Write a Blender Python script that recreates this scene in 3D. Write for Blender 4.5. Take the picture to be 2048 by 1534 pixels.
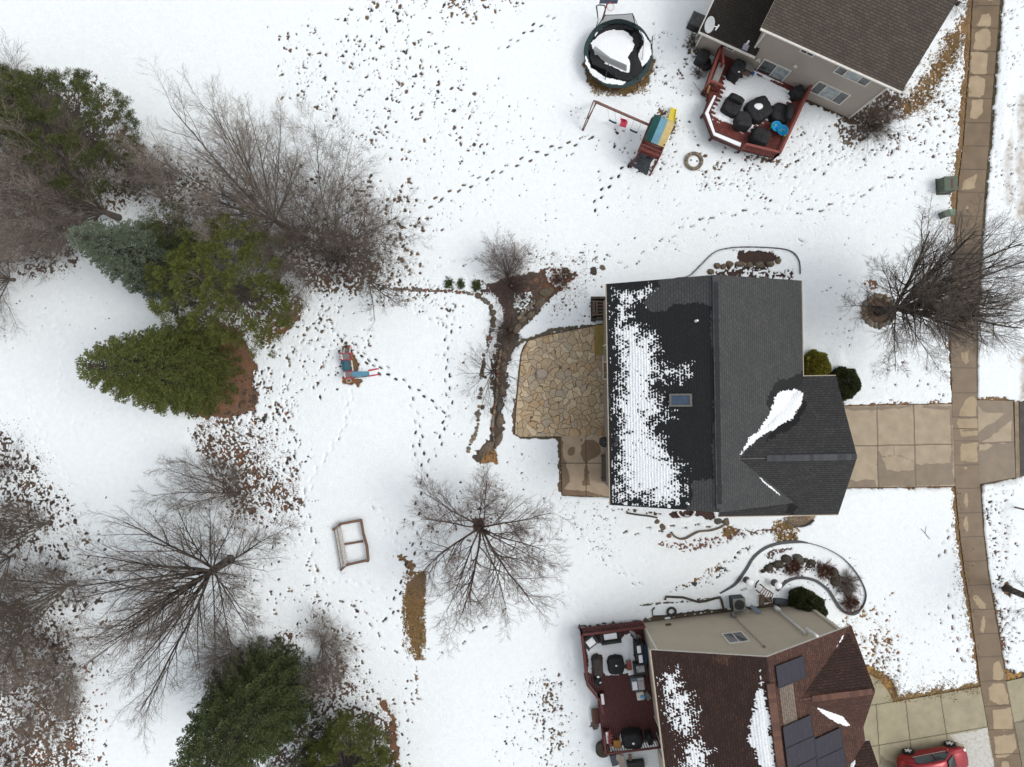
import bpy, math, random
import numpy as np
from mathutils import Vector
for o in list(bpy.data.objects): bpy.data.objects.remove(o, do_unlink=True)
SC = bpy.context.scene
COL = SC.collection
PI = math.pi
# ---------------------------------------------------------------- camera, sky, sun, exposure
H = 44.0; FPX = 1365.0
cam = bpy.data.cameras.new('camera'); cam.sensor_width = 36; cam.lens = 36*FPX/2048
cam.clip_end = 2000; cam.clip_start = .5
co = bpy.data.objects.new('camera', cam); COL.objects.link(co); co.location = (0, 0, H); SC.camera = co
W = bpy.data.worlds.new('World'); SC.world = W; W.use_nodes = True
nt = W.node_tree; bg = nt.nodes['Background']
sky = nt.nodes.new('ShaderNodeTexSky'); sky.sky_type = 'NISHITA'; sky.sun_disc = False
SUN_EL = math.radians(52); SUN_AZ = math.radians(95)      # azimuth clockwise from +Y
sky.sun_elevation = SUN_EL; sky.sun_rotation = SUN_AZ; sky.air_density = 1.0; sky.dust_density = 6.0; sky.ozone_density = .6
hsv = nt.nodes.new('ShaderNodeHueSaturation'); hsv.inputs['Saturation'].default_value = .30
nt.links.new(sky.outputs[0], hsv.inputs['Color']); 
mxs = nt.nodes.new('ShaderNodeMix'); mxs.data_type = 'RGBA'; mxs.inputs[0].default_value = .62      # mostly an even overcast veil
nt.links.new(hsv.outputs[0], mxs.inputs[6]); mxs.inputs[7].default_value = (4.6, 4.85, 5.1, 1); nt.links.new(mxs.outputs[2], bg.inputs['Color']); bg.inputs['Strength'].default_value = .15
sl = bpy.data.lights.new('sun', 'SUN'); sl.energy = .80; sl.angle = math.radians(24); sl.color = (1, .97, .93)
so = bpy.data.objects.new('sun', sl); COL.objects.link(so)
sd = Vector((math.sin(SUN_AZ)*math.cos(SUN_EL), math.cos(SUN_AZ)*math.cos(SUN_EL), math.sin(SUN_EL)))
so.rotation_euler = sd.to_track_quat('Z', 'Y').to_euler(); so.location = sd*60
SC.view_settings.view_transform = 'Standard'; SC.view_settings.look = 'None'; SC.view_settings.gamma = 1
SC.view_settings.exposure = .34
SC.render.engine = 'CYCLES'
SC.cycles.max_bounces = 6; SC.cycles.diffuse_bounces = 3; SC.cycles.transparent_max_bounces = 8
# ---------------------------------------------------------------- helpers
def P(px, py, z=0.):
    s = (H-z)/FPX
    return Vector(((px-1024)*s, (767-py)*s, z))
def Q(x, y, z):
    s = FPX/(H-z); return 1024+x*s, 767-y*s
MATS = {}
def mat(name, c, rough=.85, c2=None, scale=8., bump=0., metal=0., bscale=None, det=6, spec=.3, stretch=None, alpha=1., coat=0.):
    if name in MATS: return MATS[name]
    m = bpy.data.materials.new(name); m.use_nodes = True; n = m.node_tree; b = n.nodes['Principled BSDF']
    b.inputs['Roughness'].default_value = rough; b.inputs['Metallic'].default_value = metal
    b.inputs['Specular IOR Level'].default_value = spec; b.inputs['Alpha'].default_value = alpha; b.inputs['Coat Weight'].default_value = coat
    c = tuple(c)+(1,)
    if c2 is None: c2 = tuple(v*.72 for v in c[:3])
    tc = n.nodes.new('ShaderNodeTexCoord'); mp = n.nodes.new('ShaderNodeMapping'); n.links.new(tc.outputs['Object'], mp.inputs[0])
    if stretch: mp.inputs['Scale'].default_value = stretch
    nz = n.nodes.new('ShaderNodeTexNoise'); nz.inputs['Scale'].default_value = scale; nz.inputs['Detail'].default_value = det
    n.links.new(mp.outputs[0], nz.inputs['Vector'])
    r = n.nodes.new('ShaderNodeMapRange'); r.inputs[1].default_value = .35; r.inputs[2].default_value = .65; n.links.new(nz.outputs[0], r.inputs[0])
    x = n.nodes.new('ShaderNodeMix'); x.data_type = 'RGBA'; x.inputs[6].default_value = c; x.inputs[7].default_value = tuple(c2)+(1,)
    n.links.new(r.outputs[0], x.inputs[0]); n.links.new(x.outputs[2], b.inputs['Base Color'])
    if bump:
        nb = n.nodes.new('ShaderNodeTexNoise'); nb.inputs['Scale'].default_value = bscale or scale*3; nb.inputs['Detail'].default_value = 4; n.links.new(mp.outputs[0], nb.inputs['Vector'])
        bp = n.nodes.new('ShaderNodeBump'); bp.inputs['Strength'].default_value = 1; bp.inputs['Distance'].default_value = bump
        n.links.new(nb.outputs[0], bp.inputs['Height']); n.links.new(bp.outputs[0], b.inputs['Normal'])
    MATS[name] = m; return m
def island_mat(name, cols, rough=.7, spec=.2):
    """colour picked at random for every loose island (needle tuft, leaf, twig)"""
    m = bpy.data.materials.new(name); m.use_nodes = True; n = m.node_tree; b = n.nodes['Principled BSDF']
    b.inputs['Roughness'].default_value = rough; b.inputs['Specular IOR Level'].default_value = spec
    g = n.nodes.new('ShaderNodeNewGeometry'); cr = n.nodes.new('ShaderNodeValToRGB')
    e = cr.color_ramp.elements
    while len(e) < len(cols): e.new(.5)
    for i, c in enumerate(cols): e[i].position = i/(len(cols)-1); e[i].color = tuple(c)+(1,)
    n.links.new(g.outputs['Random Per Island'], cr.inputs[0]); n.links.new(cr.outputs[0], b.inputs['Base Color'])
    MATS[name] = m; return m
def meta(o, label=None, cat=None, group=None, kind=None):
    if label: o['label'] = label
    if cat: o['category'] = cat
    if group: o['group'] = group
    if kind: o['kind'] = kind
    return o
def empty(name, loc, label, cat, group=None):
    o = bpy.data.objects.new(name, None); COL.objects.link(o); o.location = loc; o.empty_display_size = .3
    return meta(o, label, cat, group)
def wloc(o):
    v = Vector((0, 0, 0))
    while o is not None: v = v+o.location; o = o.parent
    return v
def link_mesh(name, me, m, parent=None, loc=None):
    o = bpy.data.objects.new(name, me); COL.objects.link(o)
    if m is not None:
        for k in (m if isinstance(m, (list, tuple)) else [m]): me.materials.append(k)
    if parent is not None: o.parent = parent
    elif loc is not None: o.location = loc
    return o
class MB:
    def __init__(s): s.v = []; s.f = []; s.uv = {}; s.mi = []; s.cur = 0
    def face(s, pts, uv=None):
        k = len(s.v); s.v += [tuple(p) for p in pts]; s.f.append(tuple(range(k, k+len(pts)))); s.mi.append(s.cur)
        if uv: s.uv[len(s.f)-1] = uv
        return s
    def hexa(s, a):   # 8 pts, bottom 4 ccw, top 4 ccw
        k = len(s.v); s.v += [tuple(p) for p in a]
        for q in ((3, 2, 1, 0), (4, 5, 6, 7), (0, 1, 5, 4), (1, 2, 6, 5), (2, 3, 7, 6), (3, 0, 4, 7)): s.f.append(tuple(k+i for i in q)); s.mi.append(s.cur)
        return s
    def box(s, c, size, rz=0, top=1.):
        cx, cy, cz = c; a, b, h = size[0]/2, size[1]/2, size[2]/2; cs, sn = math.cos(rz), math.sin(rz); P8 = []
        for z, t in ((-h, 1), (h, top)):
            for x, y in ((-a, -b), (a, -b), (a, b), (-a, b)):
                x *= t; y *= t; P8.append((cx+x*cs-y*sn, cy+x*sn+y*cs, cz+z))
        return s.hexa(P8)
    def beam(s, p, q, w, h, up=(0, 0, 1)):
        p = Vector(p); q = Vector(q); d = (q-p).normalized(); up = Vector(up)
        if abs(d.dot(up)) > .99: up = Vector((1, 0, 0))
        r = d.cross(up).normalized(); u = r.cross(d)
        return s.hexa([p-r*w/2-u*h/2, p+r*w/2-u*h/2, q+r*w/2-u*h/2, q-r*w/2-u*h/2, p-r*w/2+u*h/2, p+r*w/2+u*h/2, q+r*w/2+u*h/2, q-r*w/2+u*h/2])
    def tube(s, pts, rad, n=8, cap=True):
        pts = [Vector(p) for p in pts]; k0 = len(s.v)
        if not isinstance(rad, (list, tuple)): rad = [rad]*len(pts)
        pr = None
        for i, p in enumerate(pts):
            d = (pts[min(i+1, len(pts)-1)]-pts[max(i-1, 0)]); d = d.normalized() if d.length > 0 else Vector((0, 0, 1))
            if pr is None:
                a = Vector((0, 0, 1)) if abs(d.z) < .9 else Vector((1, 0, 0)); r = d.cross(a).normalized()
            else: r = (pr-d*pr.dot(d)).normalized()
            pr = r; u = d.cross(r)
            for j in range(n):
                t = 2*PI*j/n; s.v.append(tuple(p+(r*math.cos(t)+u*math.sin(t))*rad[i]))
        for i in range(len(pts)-1):
            for j in range(n):
                a = k0+i*n+j; b = k0+i*n+(j+1) % n; s.f.append((a, b, b+n, a+n)); s.mi.append(s.cur)
        if cap:
            s.f.append(tuple(k0+j for j in range(n))[::-1]); s.f.append(tuple(k0+(len(pts)-1)*n+j for j in range(n))); s.mi += [s.cur]*2
        return s
    def cyl(s, c, r, h, n=16, r2=None):
        c = Vector(c); return s.tube([c, c+Vector((0, 0, h))], [r, r if r2 is None else r2], n)
    def lathe(s, c, prof, n=20):
        k0 = len(s.v)
        for r, z in prof:
            for j in range(n): t = 2*PI*j/n; s.v.append((c[0]+max(r, .001)*math.cos(t), c[1]+max(r, .001)*math.sin(t), c[2]+z))
        for i in range(len(prof)-1):
            for j in range(n): a = k0+i*n+j; b = k0+i*n+(j+1) % n; s.f.append((a, b, b+n, a+n)); s.mi.append(s.cur)
        s.f.append(tuple(k0+j for j in range(n))[::-1]); s.f.append(tuple(k0+(len(prof)-1)*n+j for j in range(n))); s.mi += [s.cur]*2
        return s
    def prism(s, poly, z0, z1):
        n = len(poly); k = len(s.v); s.v += [(p[0], p[1], z0) for p in poly]+[(p[0], p[1], z1) for p in poly]
        ar = sum(poly[i][0]*poly[(i+1) % n][1]-poly[(i+1) % n][0]*poly[i][1] for i in range(n))
        idx = list(range(n)) if ar > 0 else list(range(n))[::-1]
        s.f.append(tuple(k+i for i in idx[::-1])); s.f.append(tuple(k+n+i for i in idx)); s.mi += [s.cur]*2
        for i in range(n):
            a, b = idx[i], idx[(i+1) % n]; s.f.append((k+a, k+b, k+n+b, k+n+a)); s.mi.append(s.cur)
        return s
    def rock(s, c, r, seed=0, flat=.6, sub=2, amp=.18, rz=0):
        import bmesh
        bm = bmesh.new(); bmesh.ops.create_icosphere(bm, subdivisions=sub, radius=1)
        R = random.Random(seed); dirs = [Vector((R.gauss(0, 1), R.gauss(0, 1), R.gauss(0, 1))).normalized() for _ in range(9)]
        cut = [R.uniform(.62, .95) for _ in dirs]; k = len(s.v); cs, sn = math.cos(rz), math.sin(rz)
        if not isinstance(r, (list, tuple)): r = (r, r, r*flat)
        bm.verts.ensure_lookup_table()
        for v in bm.verts:
            p = v.co.copy()
            for d, q in zip(dirs, cut):
                t = p.dot(d)
                if t > q: p -= d*(t-q)*.85
            p *= 1+R.uniform(-amp, amp)*.25
            x, y, z = p.x*r[0], p.y*r[1], p.z*r[2]; s.v.append((c[0]+x*cs-y*sn, c[1]+x*sn+y*cs, c[2]+z))
        for f in bm.faces: s.f.append(tuple(k+v.index for v in f.verts)); s.mi.append(s.cur)
        bm.free(); return s
    def build(s, name, m, parent=None, smooth=False, bevel=0, kind=None):
        me = bpy.data.meshes.new(name)
        V = np.array(s.v, dtype=float)
        if parent is not None: off = np.array(wloc(parent)); loc = None
        else: loc = Vector(((V[:, 0].min()+V[:, 0].max())/2, (V[:, 1].min()+V[:, 1].max())/2, V[:, 2].min())); off = np.array(loc)
        me.from_pydata((V-off).tolist(), [], s.f); me.update()
        if s.uv:
            ul = me.uv_layers.new(name='UVMap')
            for p in me.polygons:
                if p.index in s.uv:
                    for li, uv in zip(p.loop_indices, s.uv[p.index]): ul.data[li].uv = uv
        o = link_mesh(name, me, m, parent, loc)
        if len(set(s.mi)) > 1: me.polygons.foreach_set('material_index', s.mi)
        if smooth: me.polygons.foreach_set('use_smooth', [True]*len(me.polygons))
        if bevel:
            b = o.modifiers.new('bevel', 'BEVEL'); b.width = bevel; b.segments = 2; b.limit_method = 'ANGLE'
        if kind: o['kind'] = kind
        return o
def fast_mesh(name, V, F, m, parent=None, attrs=None, smooth=False, nv=4, off=None):
    """numpy mesh: V (n,3), F (k,nv)"""
    me = bpy.data.meshes.new(name)
    V = np.asarray(V, dtype=np.float32); F = np.asarray(F, dtype=np.int32)
    loc = None
    if off is None:
        if parent is not None: off = np.array(wloc(parent))
        else: loc = Vector((float((V[:, 0].min()+V[:, 0].max())/2), float((V[:, 1].min()+V[:, 1].max())/2), float(V[:, 2].min()))); off = np.array(loc)
    me.vertices.add(len(V)); me.vertices.foreach_set('co', (V-off).astype(np.float32).ravel())
    me.loops.add(F.size); me.loops.foreach_set('vertex_index', F.ravel())
    me.polygons.add(len(F)); me.polygons.foreach_set('loop_start', np.arange(0, F.size, nv, dtype=np.int32))
    try: me.polygons.foreach_set('loop_total', np.full(len(F), nv, dtype=np.int32))
    except Exception: pass
    if smooth: me.polygons.foreach_set('use_smooth', np.ones(len(F), dtype=bool))
    me.update(calc_edges=True)
    for k, a in (attrs or {}).items():
        if a.ndim == 1: me.attributes.new(k, 'FLOAT', 'POINT').data.foreach_set('value', a.astype(np.float32))
        else: me.attributes.new(k, 'FLOAT_COLOR', 'POINT').data.foreach_set('color', np.c_[a, np.ones(len(a))].astype(np.float32).ravel())
    return link_mesh(name, me, m, parent, loc)
# numpy noise
_L = np.random.RandomState(7).rand(8, 256, 256)
def vn(x, y, s, k=0):
    x = x/s+37.3*k; y = y/s+11.7*k; xi = np.floor(x).astype(int); yi = np.floor(y).astype(int); fx = x-xi; fy = y-yi
    fx = fx*fx*(3-2*fx); fy = fy*fy*(3-2*fy); L = _L[k % 8]; g = lambda a, b: L[a % 256, b % 256]
    return (g(xi, yi)*(1-fx)+g(xi+1, yi)*fx)*(1-fy)+(g(xi, yi+1)*(1-fx)+g(xi+1, yi+1)*fx)*fy
def fbm(x, y, s, k=0, o=4):
    r = 0; a = .5; t = 0
    for i in range(o): r = r+a*vn(x, y, s/2**i, k+i); t += a; a *= .55
    return r/t-.5
def sdf(px, py, poly):
    d = np.full(px.shape, 1e9); ins = np.zeros(px.shape, bool); n = len(poly)
    for i in range(n):
        (ax, ay), (bx, by) = poly[i], poly[(i+1) % n]; ex, ey = bx-ax, by-ay; wx, wy = px-ax, py-ay
        t = np.clip((wx*ex+wy*ey)/(ex*ex+ey*ey+1e-9), 0, 1); d = np.minimum(d, (wx-ex*t)**2+(wy-ey*t)**2)
        c = (ay > py) != (by > py); ins ^= c & (px < ex*(py-ay)/(by-ay+1e-12)+ax)
    d = np.sqrt(d); return np.where(ins, -d, d)
def sdl(px, py, pts):
    d = np.full(px.shape, 1e9)
    for (ax, ay), (bx, by) in zip(pts, pts[1:]):
        ex, ey = bx-ax, by-ay; wx, wy = px-ax, py-ay; t = np.clip((wx*ex+wy*ey)/(ex*ex+ey*ey+1e-9), 0, 1)
        d = np.minimum(d, (wx-ex*t)**2+(wy-ey*t)**2)
    return np.sqrt(d)
def ss(a, b, x):
    t = np.clip((x-a)/(b-a), 0, 1); return t*t*(3-2*t)
def Z(x0, y0, k, pts): return [(x0+k*a, y0+k*b) for a, b in pts]     # zoom-crop coordinates to photo coordinates
# small shader helpers
def node(n, t, **kw):
    x = n.nodes.new(t)
    for k, v in kw.items(): setattr(x, k, v)
    return x
def attr(n, name): return node(n, 'ShaderNodeAttribute', attribute_name=name)
def mixc(n, f, a, b):
    x = node(n, 'ShaderNodeMix', data_type='RGBA')
    for i, v in ((0, f), (6, a), (7, b)):
        if hasattr(v, 'links'): n.links.new(v, x.inputs[i])
        elif i == 0: x.inputs[0].default_value = v
        else: x.inputs[i].default_value = tuple(v)+(1,) if len(v) == 3 else v
    return x.outputs[2]
def math2(n, op, a, b=None, c=None, clamp=False):
    x = node(n, 'ShaderNodeMath', operation=op, use_clamp=clamp)
    for i, v in enumerate((a, b, c)):
        if v is None: continue
        if hasattr(v, 'links'): n.links.new(v, x.inputs[i])
        else: x.inputs[i].default_value = v
    return x.outputs[0]
def noise_n(n, vec, s, det=4, rough=.55):
    x = node(n, 'ShaderNodeTexNoise'); x.inputs['Scale'].default_value = s; x.inputs['Detail'].default_value = det; x.inputs['Roughness'].default_value = rough
    n.links.new(vec, x.inputs['Vector']); return x.outputs[0]
def mrange(n, v, a, b, c=0., d=1.):
    x = node(n, 'ShaderNodeMapRange'); n.links.new(v, x.inputs[0])
    for i, q in zip((1, 2, 3, 4), (a, b, c, d)): x.inputs[i].default_value = q
    return x.outputs[0]
def newmat(name, rough=.85, spec=.3):
    m = bpy.data.materials.new(name); m.use_nodes = True; n = m.node_tree; b = n.nodes['Principled BSDF']
    b.inputs['Roughness'].default_value = rough; b.inputs['Specular IOR Level'].default_value = spec; MATS[name] = m
    tc = n.nodes.new('ShaderNodeTexCoord'); return m, n, b, tc
def bump_n(n, b, h, dist):
    x = node(n, 'ShaderNodeBump'); x.inputs['Distance'].default_value = dist; n.links.new(h, x.inputs['Height']); n.links.new(x.outputs[0], b.inputs['Normal'])
# ================================================================= GROUND
GR = (.155, .105, .055); GOLD = (.30, .175, .055); MUL = (.045, .026, .020); LITTER = (.12, .078, .054); DRK = (.05, .042, .034); ROCKY = (.075, .058, .044); RUST = (.19, .09, .05)
STEP = .062
ax_ = np.arange(-35, 35.01, STEP); ay_ = np.arange(-27, 27.01, STEP)
outer = np.array([1.5, 4, 9, 18, 35, 70, 140, 280, 500.])
gx = np.r_[(-35-outer)[::-1], ax_, 35+outer]; gy = np.r_[(-27-outer)[::-1], ay_, 27+outer]
GX, GY = np.meshgrid(gx, gy); PX, PY = 1024+GX*FPX/H, 767-GY*FPX/H
pxa = PX[0]; pya = PY[:, 0]                              # pya decreasing
cover = np.ones(PX.shape); under = np.ones(PX.shape+(3,))*np.array(GR); dz = np.zeros(PX.shape); grime = np.zeros(PX.shape)
N1 = fbm(PX, PY, 22, 1, 5); N2 = fbm(PX, PY, 7, 2, 3); N3 = vn(PX, PY, 3.1, 3)-.5
def win(x0, y0, x1, y1):
    a, b = np.searchsorted(pxa, [x0, x1]); c, d = np.searchsorted(-pya, [-y1, -y0]); return slice(c, d), slice(a, b)
def put(w, m, color, strength=1.):
    cover[w] = np.minimum(cover[w], 1-m*(strength-.30*np.clip(N3[w]+N2[w]+.1, 0, 1)*(strength > .98))); mm = (m > .02)[..., None]; under[w] = np.where(mm, np.array(color), under[w])
def mask(d, w, edge, rough, speck):
    d = d+N1[w]*rough*2+N2[w]*rough*2.2+N3[w]*rough*.9
    m = 1-ss(-edge, edge, d)
    if speck: m = m*ss(speck-.03, speck+.13, .5+N2[w]*1.15+N3[w]*1.1+ss(0, -14, d)*.10)
    return m
def patch(poly, color, edge=2.5, rough=9, speck=0, strength=1.):
    xs = [p[0] for p in poly]; ys = [p[1] for p in poly]; w = win(min(xs)-24, min(ys)-24, max(xs)+24, max(ys)+24)
    put(w, mask(sdf(PX[w], PY[w], poly), w, edge, rough, speck), color, strength)
def stroke(pts, hw, color, edge=2.5, rough=6, speck=0, strength=1.):
    xs = [p[0] for p in pts]; ys = [p[1] for p in pts]; g = hw+24; w = win(min(xs)-g, min(ys)-g, max(xs)+g, max(ys)+g)
    put(w, mask(sdl(PX[w], PY[w], pts)-hw, w, edge, rough, speck), color, strength)
def disc(x, y, r, color, **k): patch([(x+r*math.cos(t*PI/8), y+r*math.sin(t*PI/8)) for t in range(16)], color, **k)
RS = random.Random(11)
def spot(x, y, r, color=DRK, strength=1.):
    w = win(x-r-3, y-r-3, x+r+3, y+r+3)
    if PX[w].size == 0: return
    e = RS.uniform(.65, 1.5); th = RS.uniform(0, PI); c, s = math.cos(th), math.sin(th)
    dx = (PX[w]-x); dy = (PY[w]-y); d = np.sqrt(((dx*c+dy*s)/e)**2+((-dx*s+dy*c)*e)**2)*(1+N2[w]*1.0+N3[w]*.5)
    m = 1-ss(r-1.2, r+1.0, d); put(w, m, color, strength); dz[w] -= .012*(1-ss(r-1, r+2, d))
def snowback(poly, speck=.5, rough=6):
    xs = [p[0] for p in poly]; ys = [p[1] for p in poly]; w = win(min(xs)-20, min(ys)-20, max(xs)+20, max(ys)+20); m = mask(sdf(PX[w], PY[w], poly), w, 2.5, rough, speck); cover[w] = np.maximum(cover[w], m)
def foot(x, y, a, L=14.5, wd=4.2, strength=.5, col=(.13, .11, .09)):
    strength = min(1, strength*1.35); w = win(x-L, y-L, x+L, y+L)
    if PX[w].size == 0: return
    c, s = math.cos(a), math.sin(a); u = (PX[w]-x)*c+(PY[w]-y)*s; v = -(PX[w]-x)*s+(PY[w]-y)*c
    d1 = np.sqrt((u-L*.2)**2/1.9+v**2)-wd*.62; d2 = np.sqrt((u+L*.26)**2+v**2)-wd*.52; d = np.minimum(d1, d2)
    m = (1-ss(-.9, 1.0, d)); put(w, m*(.8+N2[w]), col, strength); dz[w] -= .035*(1-ss(-1.5, 2.0, d))
def trail(pts, step=25, side=4, strength=.5, L=13, jitter=1.5, col=(.16, .14, .12)):
    acc = 0; k = 0
    for (x0, y0), (x1, y1) in zip(pts, pts[1:]):
        D = math.hypot(x1-x0, y1-y0); a = math.atan2(y1-y0, x1-x0)
        while acc < D:
            t = acc/D; sg = 1 if k % 2 else -1; k += 1
            foot(x0+(x1-x0)*t-math.sin(a)*side*sg+RS.uniform(-jitter, jitter), y0+(y1-y0)*t+math.cos(a)*side*sg+RS.uniform(-jitter, jitter), a+RS.uniform(-.25, .25)+.1*sg, L=L, strength=strength*RS.uniform(.75, 1.25), col=col); acc += step
        acc -= D
def scatter(poly, n, r0, r1, cols=(DRK, LITTER, GR), strength=1., clump=0, bias=2.):
    xs = [p[0] for p in poly]; ys = [p[1] for p in poly]; k = 0; tries = 0
    n = int(n*1.7); P_ = np.array([[RS.uniform(min(xs)-25, max(xs)+25), RS.uniform(min(ys)-25, max(ys)+25)] for _ in range(n*5)]); ins = sdf(P_[:, 0], P_[:, 1], poly) < np.array([RS.gauss(-6, 16) for _ in range(len(P_))])
    P_ = P_[ins][:n]
    dens = vn(P_[:, 0], P_[:, 1], 34., 5) if len(P_) else []
    for (x, y), q in zip(P_, dens):
        if q < .32 and RS.random() < .7: continue
        r = (r0+(r1-r0)*RS.random()**(bias+.5))*.61; c = RS.choice(cols); spot(x, y, r, c, strength*RS.uniform(.6, 1))
        for _ in range(clump if RS.random() < .3 else 0): spot(x+RS.gauss(0, 6), y+RS.gauss(0, 6), r*RS.uniform(.5, .9), c, strength)
# ---- concrete outlines in photo pixels (all lie on the ground)
SW_L = [(1953, -160), (1945, -60), (1946, 0), (1941, 100), (1934, 200), (1927, 290), (1918, 360), (1912, 440), (1906, 520), (1903, 600), (1901, 700), (1904, 780), (1906, 880), (1911, 975), (1919, 1060), (1929, 1140), (1939, 1200), (1950, 1280), (1961, 1370), (1974, 1440), (1990, 1534), (2020, 1700)]
SW_R = [(2004, -160), (2002, -60), (2000, 0), (1992, 110), (1984, 200), (1978, 290), (1972, 350), (1965, 440), (1959, 520), (1956, 600), (1953, 700), (1954, 800), (1957, 880), (1960, 965), (1966, 1060), (1975, 1140), (1985, 1200), (1999, 1280), (2014, 1370), (2027, 1440), (2044, 1534), (2075, 1700)]
SIDEWALK = SW_L+SW_R[::-1]
DRIVE = [(1560, 815), (1904, 808), (1910, 972), (1560, 977)]
APRON = [(1954, 800), (2026, 802), (2031, 955), (1960, 968)]
WALK = [(1596, 750), (1650, 752), (1667, 778), (1688, 812), (1596, 815)]
DRIVE2 = [(1690, 1336), (1741, 1350), (1759, 1360), (1776, 1382), (1787, 1404), (1961, 1373), (1990, 1530), (2020, 1700), (1690, 1700)]
APRON2 = [(2013, 1363), (2120, 1338), (2170, 1700), (2076, 1700)]
CURB = [(2026, 760), (2034, 760), (2039, 1000), (2031, 1000)]
STREET = [(2034, -900), (2600, -900), (2600, 2500), (2060, 2500), (2039, 1000)]
PATIO = Z(900, 460, .326, [(478, 680), (560, 655), (720, 622), (890, 590), (1010, 575), (1010, 1262), (430, 1268), (400, 1250), (405, 1110), (425, 900), (440, 760)])
SLAB = Z(900, 460, .326, [(678, 1262), (1060, 1262), (1060, 1640), (690, 1624)])
def hide(poly, grow=-1, rough=1.2):
    grow += 2.2
    xs = [p[0] for p in poly]; ys = [p[1] for p in poly]; w = win(min(xs)-10, min(ys)-10, max(xs)+10, max(ys)+10)
    d = sdf(PX[w], PY[w], poly)-grow+N2[w]*rough*2+N1[w]*rough*2; m = 1-ss(-1.5, 1.5, d); cover[w] = np.minimum(cover[w], 1-m); dz[w] -= .05*m
# ---- dormant grass, mulch and needle beds
for pts, hw in ((([(x-6, y) for x, y in SW_L[:8]]), 7), (([(x-2, y) for x, y in SW_L[8:12]]), 3), (([(x-3, y) for x, y in SW_L[13:19]]), 6)): stroke(pts, hw, (.20, .125, .065), rough=4)
stroke([(1741, 1343), (1764, 1356), (1781, 1378), (1792, 1400), (1850, 1392), (1958, 1372)], 9, (.24, .16, .07), rough=4)
stroke([(1730, 1330), (1750, 1345), (1775, 1370)], 6, GOLD, rough=4)
stroke([(x+3, y) for x, y in SW_R[2:10]], 2, (.10, .085, .05), rough=2)
stroke([(1690, 812), (1760, 810), (1830, 804), (1900, 804)], 3, (.2, .11, .06), rough=6, speck=.42)
stroke([(1995, 1350), (2030, 1355), (2060, 1350)], 9, GOLD, rough=6); stroke([(1960, 795), (1985, 797), (2010, 800)], 4, (.2, .12, .06), rough=5)
stroke([(1700, 979), (1790, 976), (1900, 975)], 2, (.2, .11, .06), rough=5, speck=.5)
patch(Z(780, 850, .3259, [(150, 905), (215, 895), (222, 950), (200, 1080), (208, 1300), (190, 1440), (160, 1440), (122, 1300), (78, 1060), (98, 970)]), (.185, .105, .042), rough=8)
stroke([(806, 1118), (820, 1130), (822, 1148)], 7, (.17, .1, .05), rough=7); stroke([(806, 1220), (812, 1250), (806, 1290)], 4, (.13, .08, .05), speck=.45)
stroke([(834, 1318), (833, 1345), (836, 1400)], 5, (.16, .10, .05), rough=8, speck=.52)
patch([(420, 640), (475, 655), (498, 690), (515, 745), (515, 800), (490, 828), (450, 838), (395, 836), (360, 815), (380, 700)], (.16, .088, .052), rough=9)
patch([(340, 640), (430, 655), (520, 690), (590, 660), (610, 600), (560, 560), (380, 560), (320, 600)], LITTER, rough=8, speck=.46)
patch([(520, 700), (600, 640), (598, 600), (540, 640)], RUST, rough=8, speck=.35)
patch([(195, 140), (290, 290), (290, 400), (200, 440), (100, 330), (60, 200)], LITTER, rough=14, speck=.60)
patch([(-60, 250), (140, 330), (220, 440), (170, 540), (60, 560), (-60, 520)], (.10, .068, .058), rough=14, speck=.60)
patch([(560, 455), (640, 440), (740, 470), (780, 540), (720, 590), (620, 585), (560, 530)], (.10, .068, .055), rough=12, speck=.50)
patch([(1185, 85), (1240, 60), (1290, 85), (1308, 125), (1298, 162), (1262, 188), (1215, 190), (1176, 168), (1166, 132)], (.19, .115, .05), rough=6)
stroke([(1918, 55), (1895, 110), (1862, 160), (1830, 200), (1800, 225)], 17, (.23, .135, .055), rough=12, speck=.33)
stroke([(1780, 190), (1745, 240), (1700, 262)], 34, (.10, .07, .052), rough=14, speck=.44)
stroke([(1700, 238), (1650, 215), (1610, 198)], 5, (.07, .05, .035), rough=5); stroke([(1390, 40), (1382, 95), (1400, 120)], 9, (.14, .095, .06), rough=10, speck=.42)
stroke([(1262, 322), (1272, 345), (1300, 345), (1312, 322)], 5, (.13, .09, .06), rough=8, speck=.42); stroke([(1322, 225), (1345, 262), (1345, 240)], 11, (.16, .1, .055), rough=6, speck=.4)
stroke([(1490, 315), (1540, 320), (1560, 325)], 7, (.12, .08, .05), rough=8, speck=.42)
stroke([(694, 700), (712, 728), (706, 748)], 8, (.17, .1, .045), rough=3); stroke([(690, 762), (718, 764), (715, 768)], 5, (.19, .1, .045), rough=4)
disc(1457, 1063, 14, (.28, .15, .04), rough=12, speck=.34); patch([(1545, 1050), (1575, 1040), (1592, 1055), (1594, 1080), (1560, 1083)], (.28, .15, .04), rough=12, speck=.24)
stroke([(1335, 1087), (1380, 1093), (1440, 1080), (1482, 1064)], 11, (.15, .075, .055), rough=9, speck=.58, strength=.85)
stroke([(1325, 1087), (1380, 1093), (1440, 1080), (1490, 1064)], 17, (.15, .075, .055), rough=11, speck=.70, strength=.8)
stroke([(1365, 1170), (1400, 1155), (1430, 1138), (1455, 1118)], 5, (.27, .15, .05), rough=9, speck=.40); stroke([(1340, 1180), (1420, 1160), (1500, 1090)], 12, DRK, rough=9, speck=.74)
stroke([(1500, 1066), (1530, 1062), (1560, 1060)], 4, (.14, .08, .06), rough=5, speck=.4)
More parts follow.
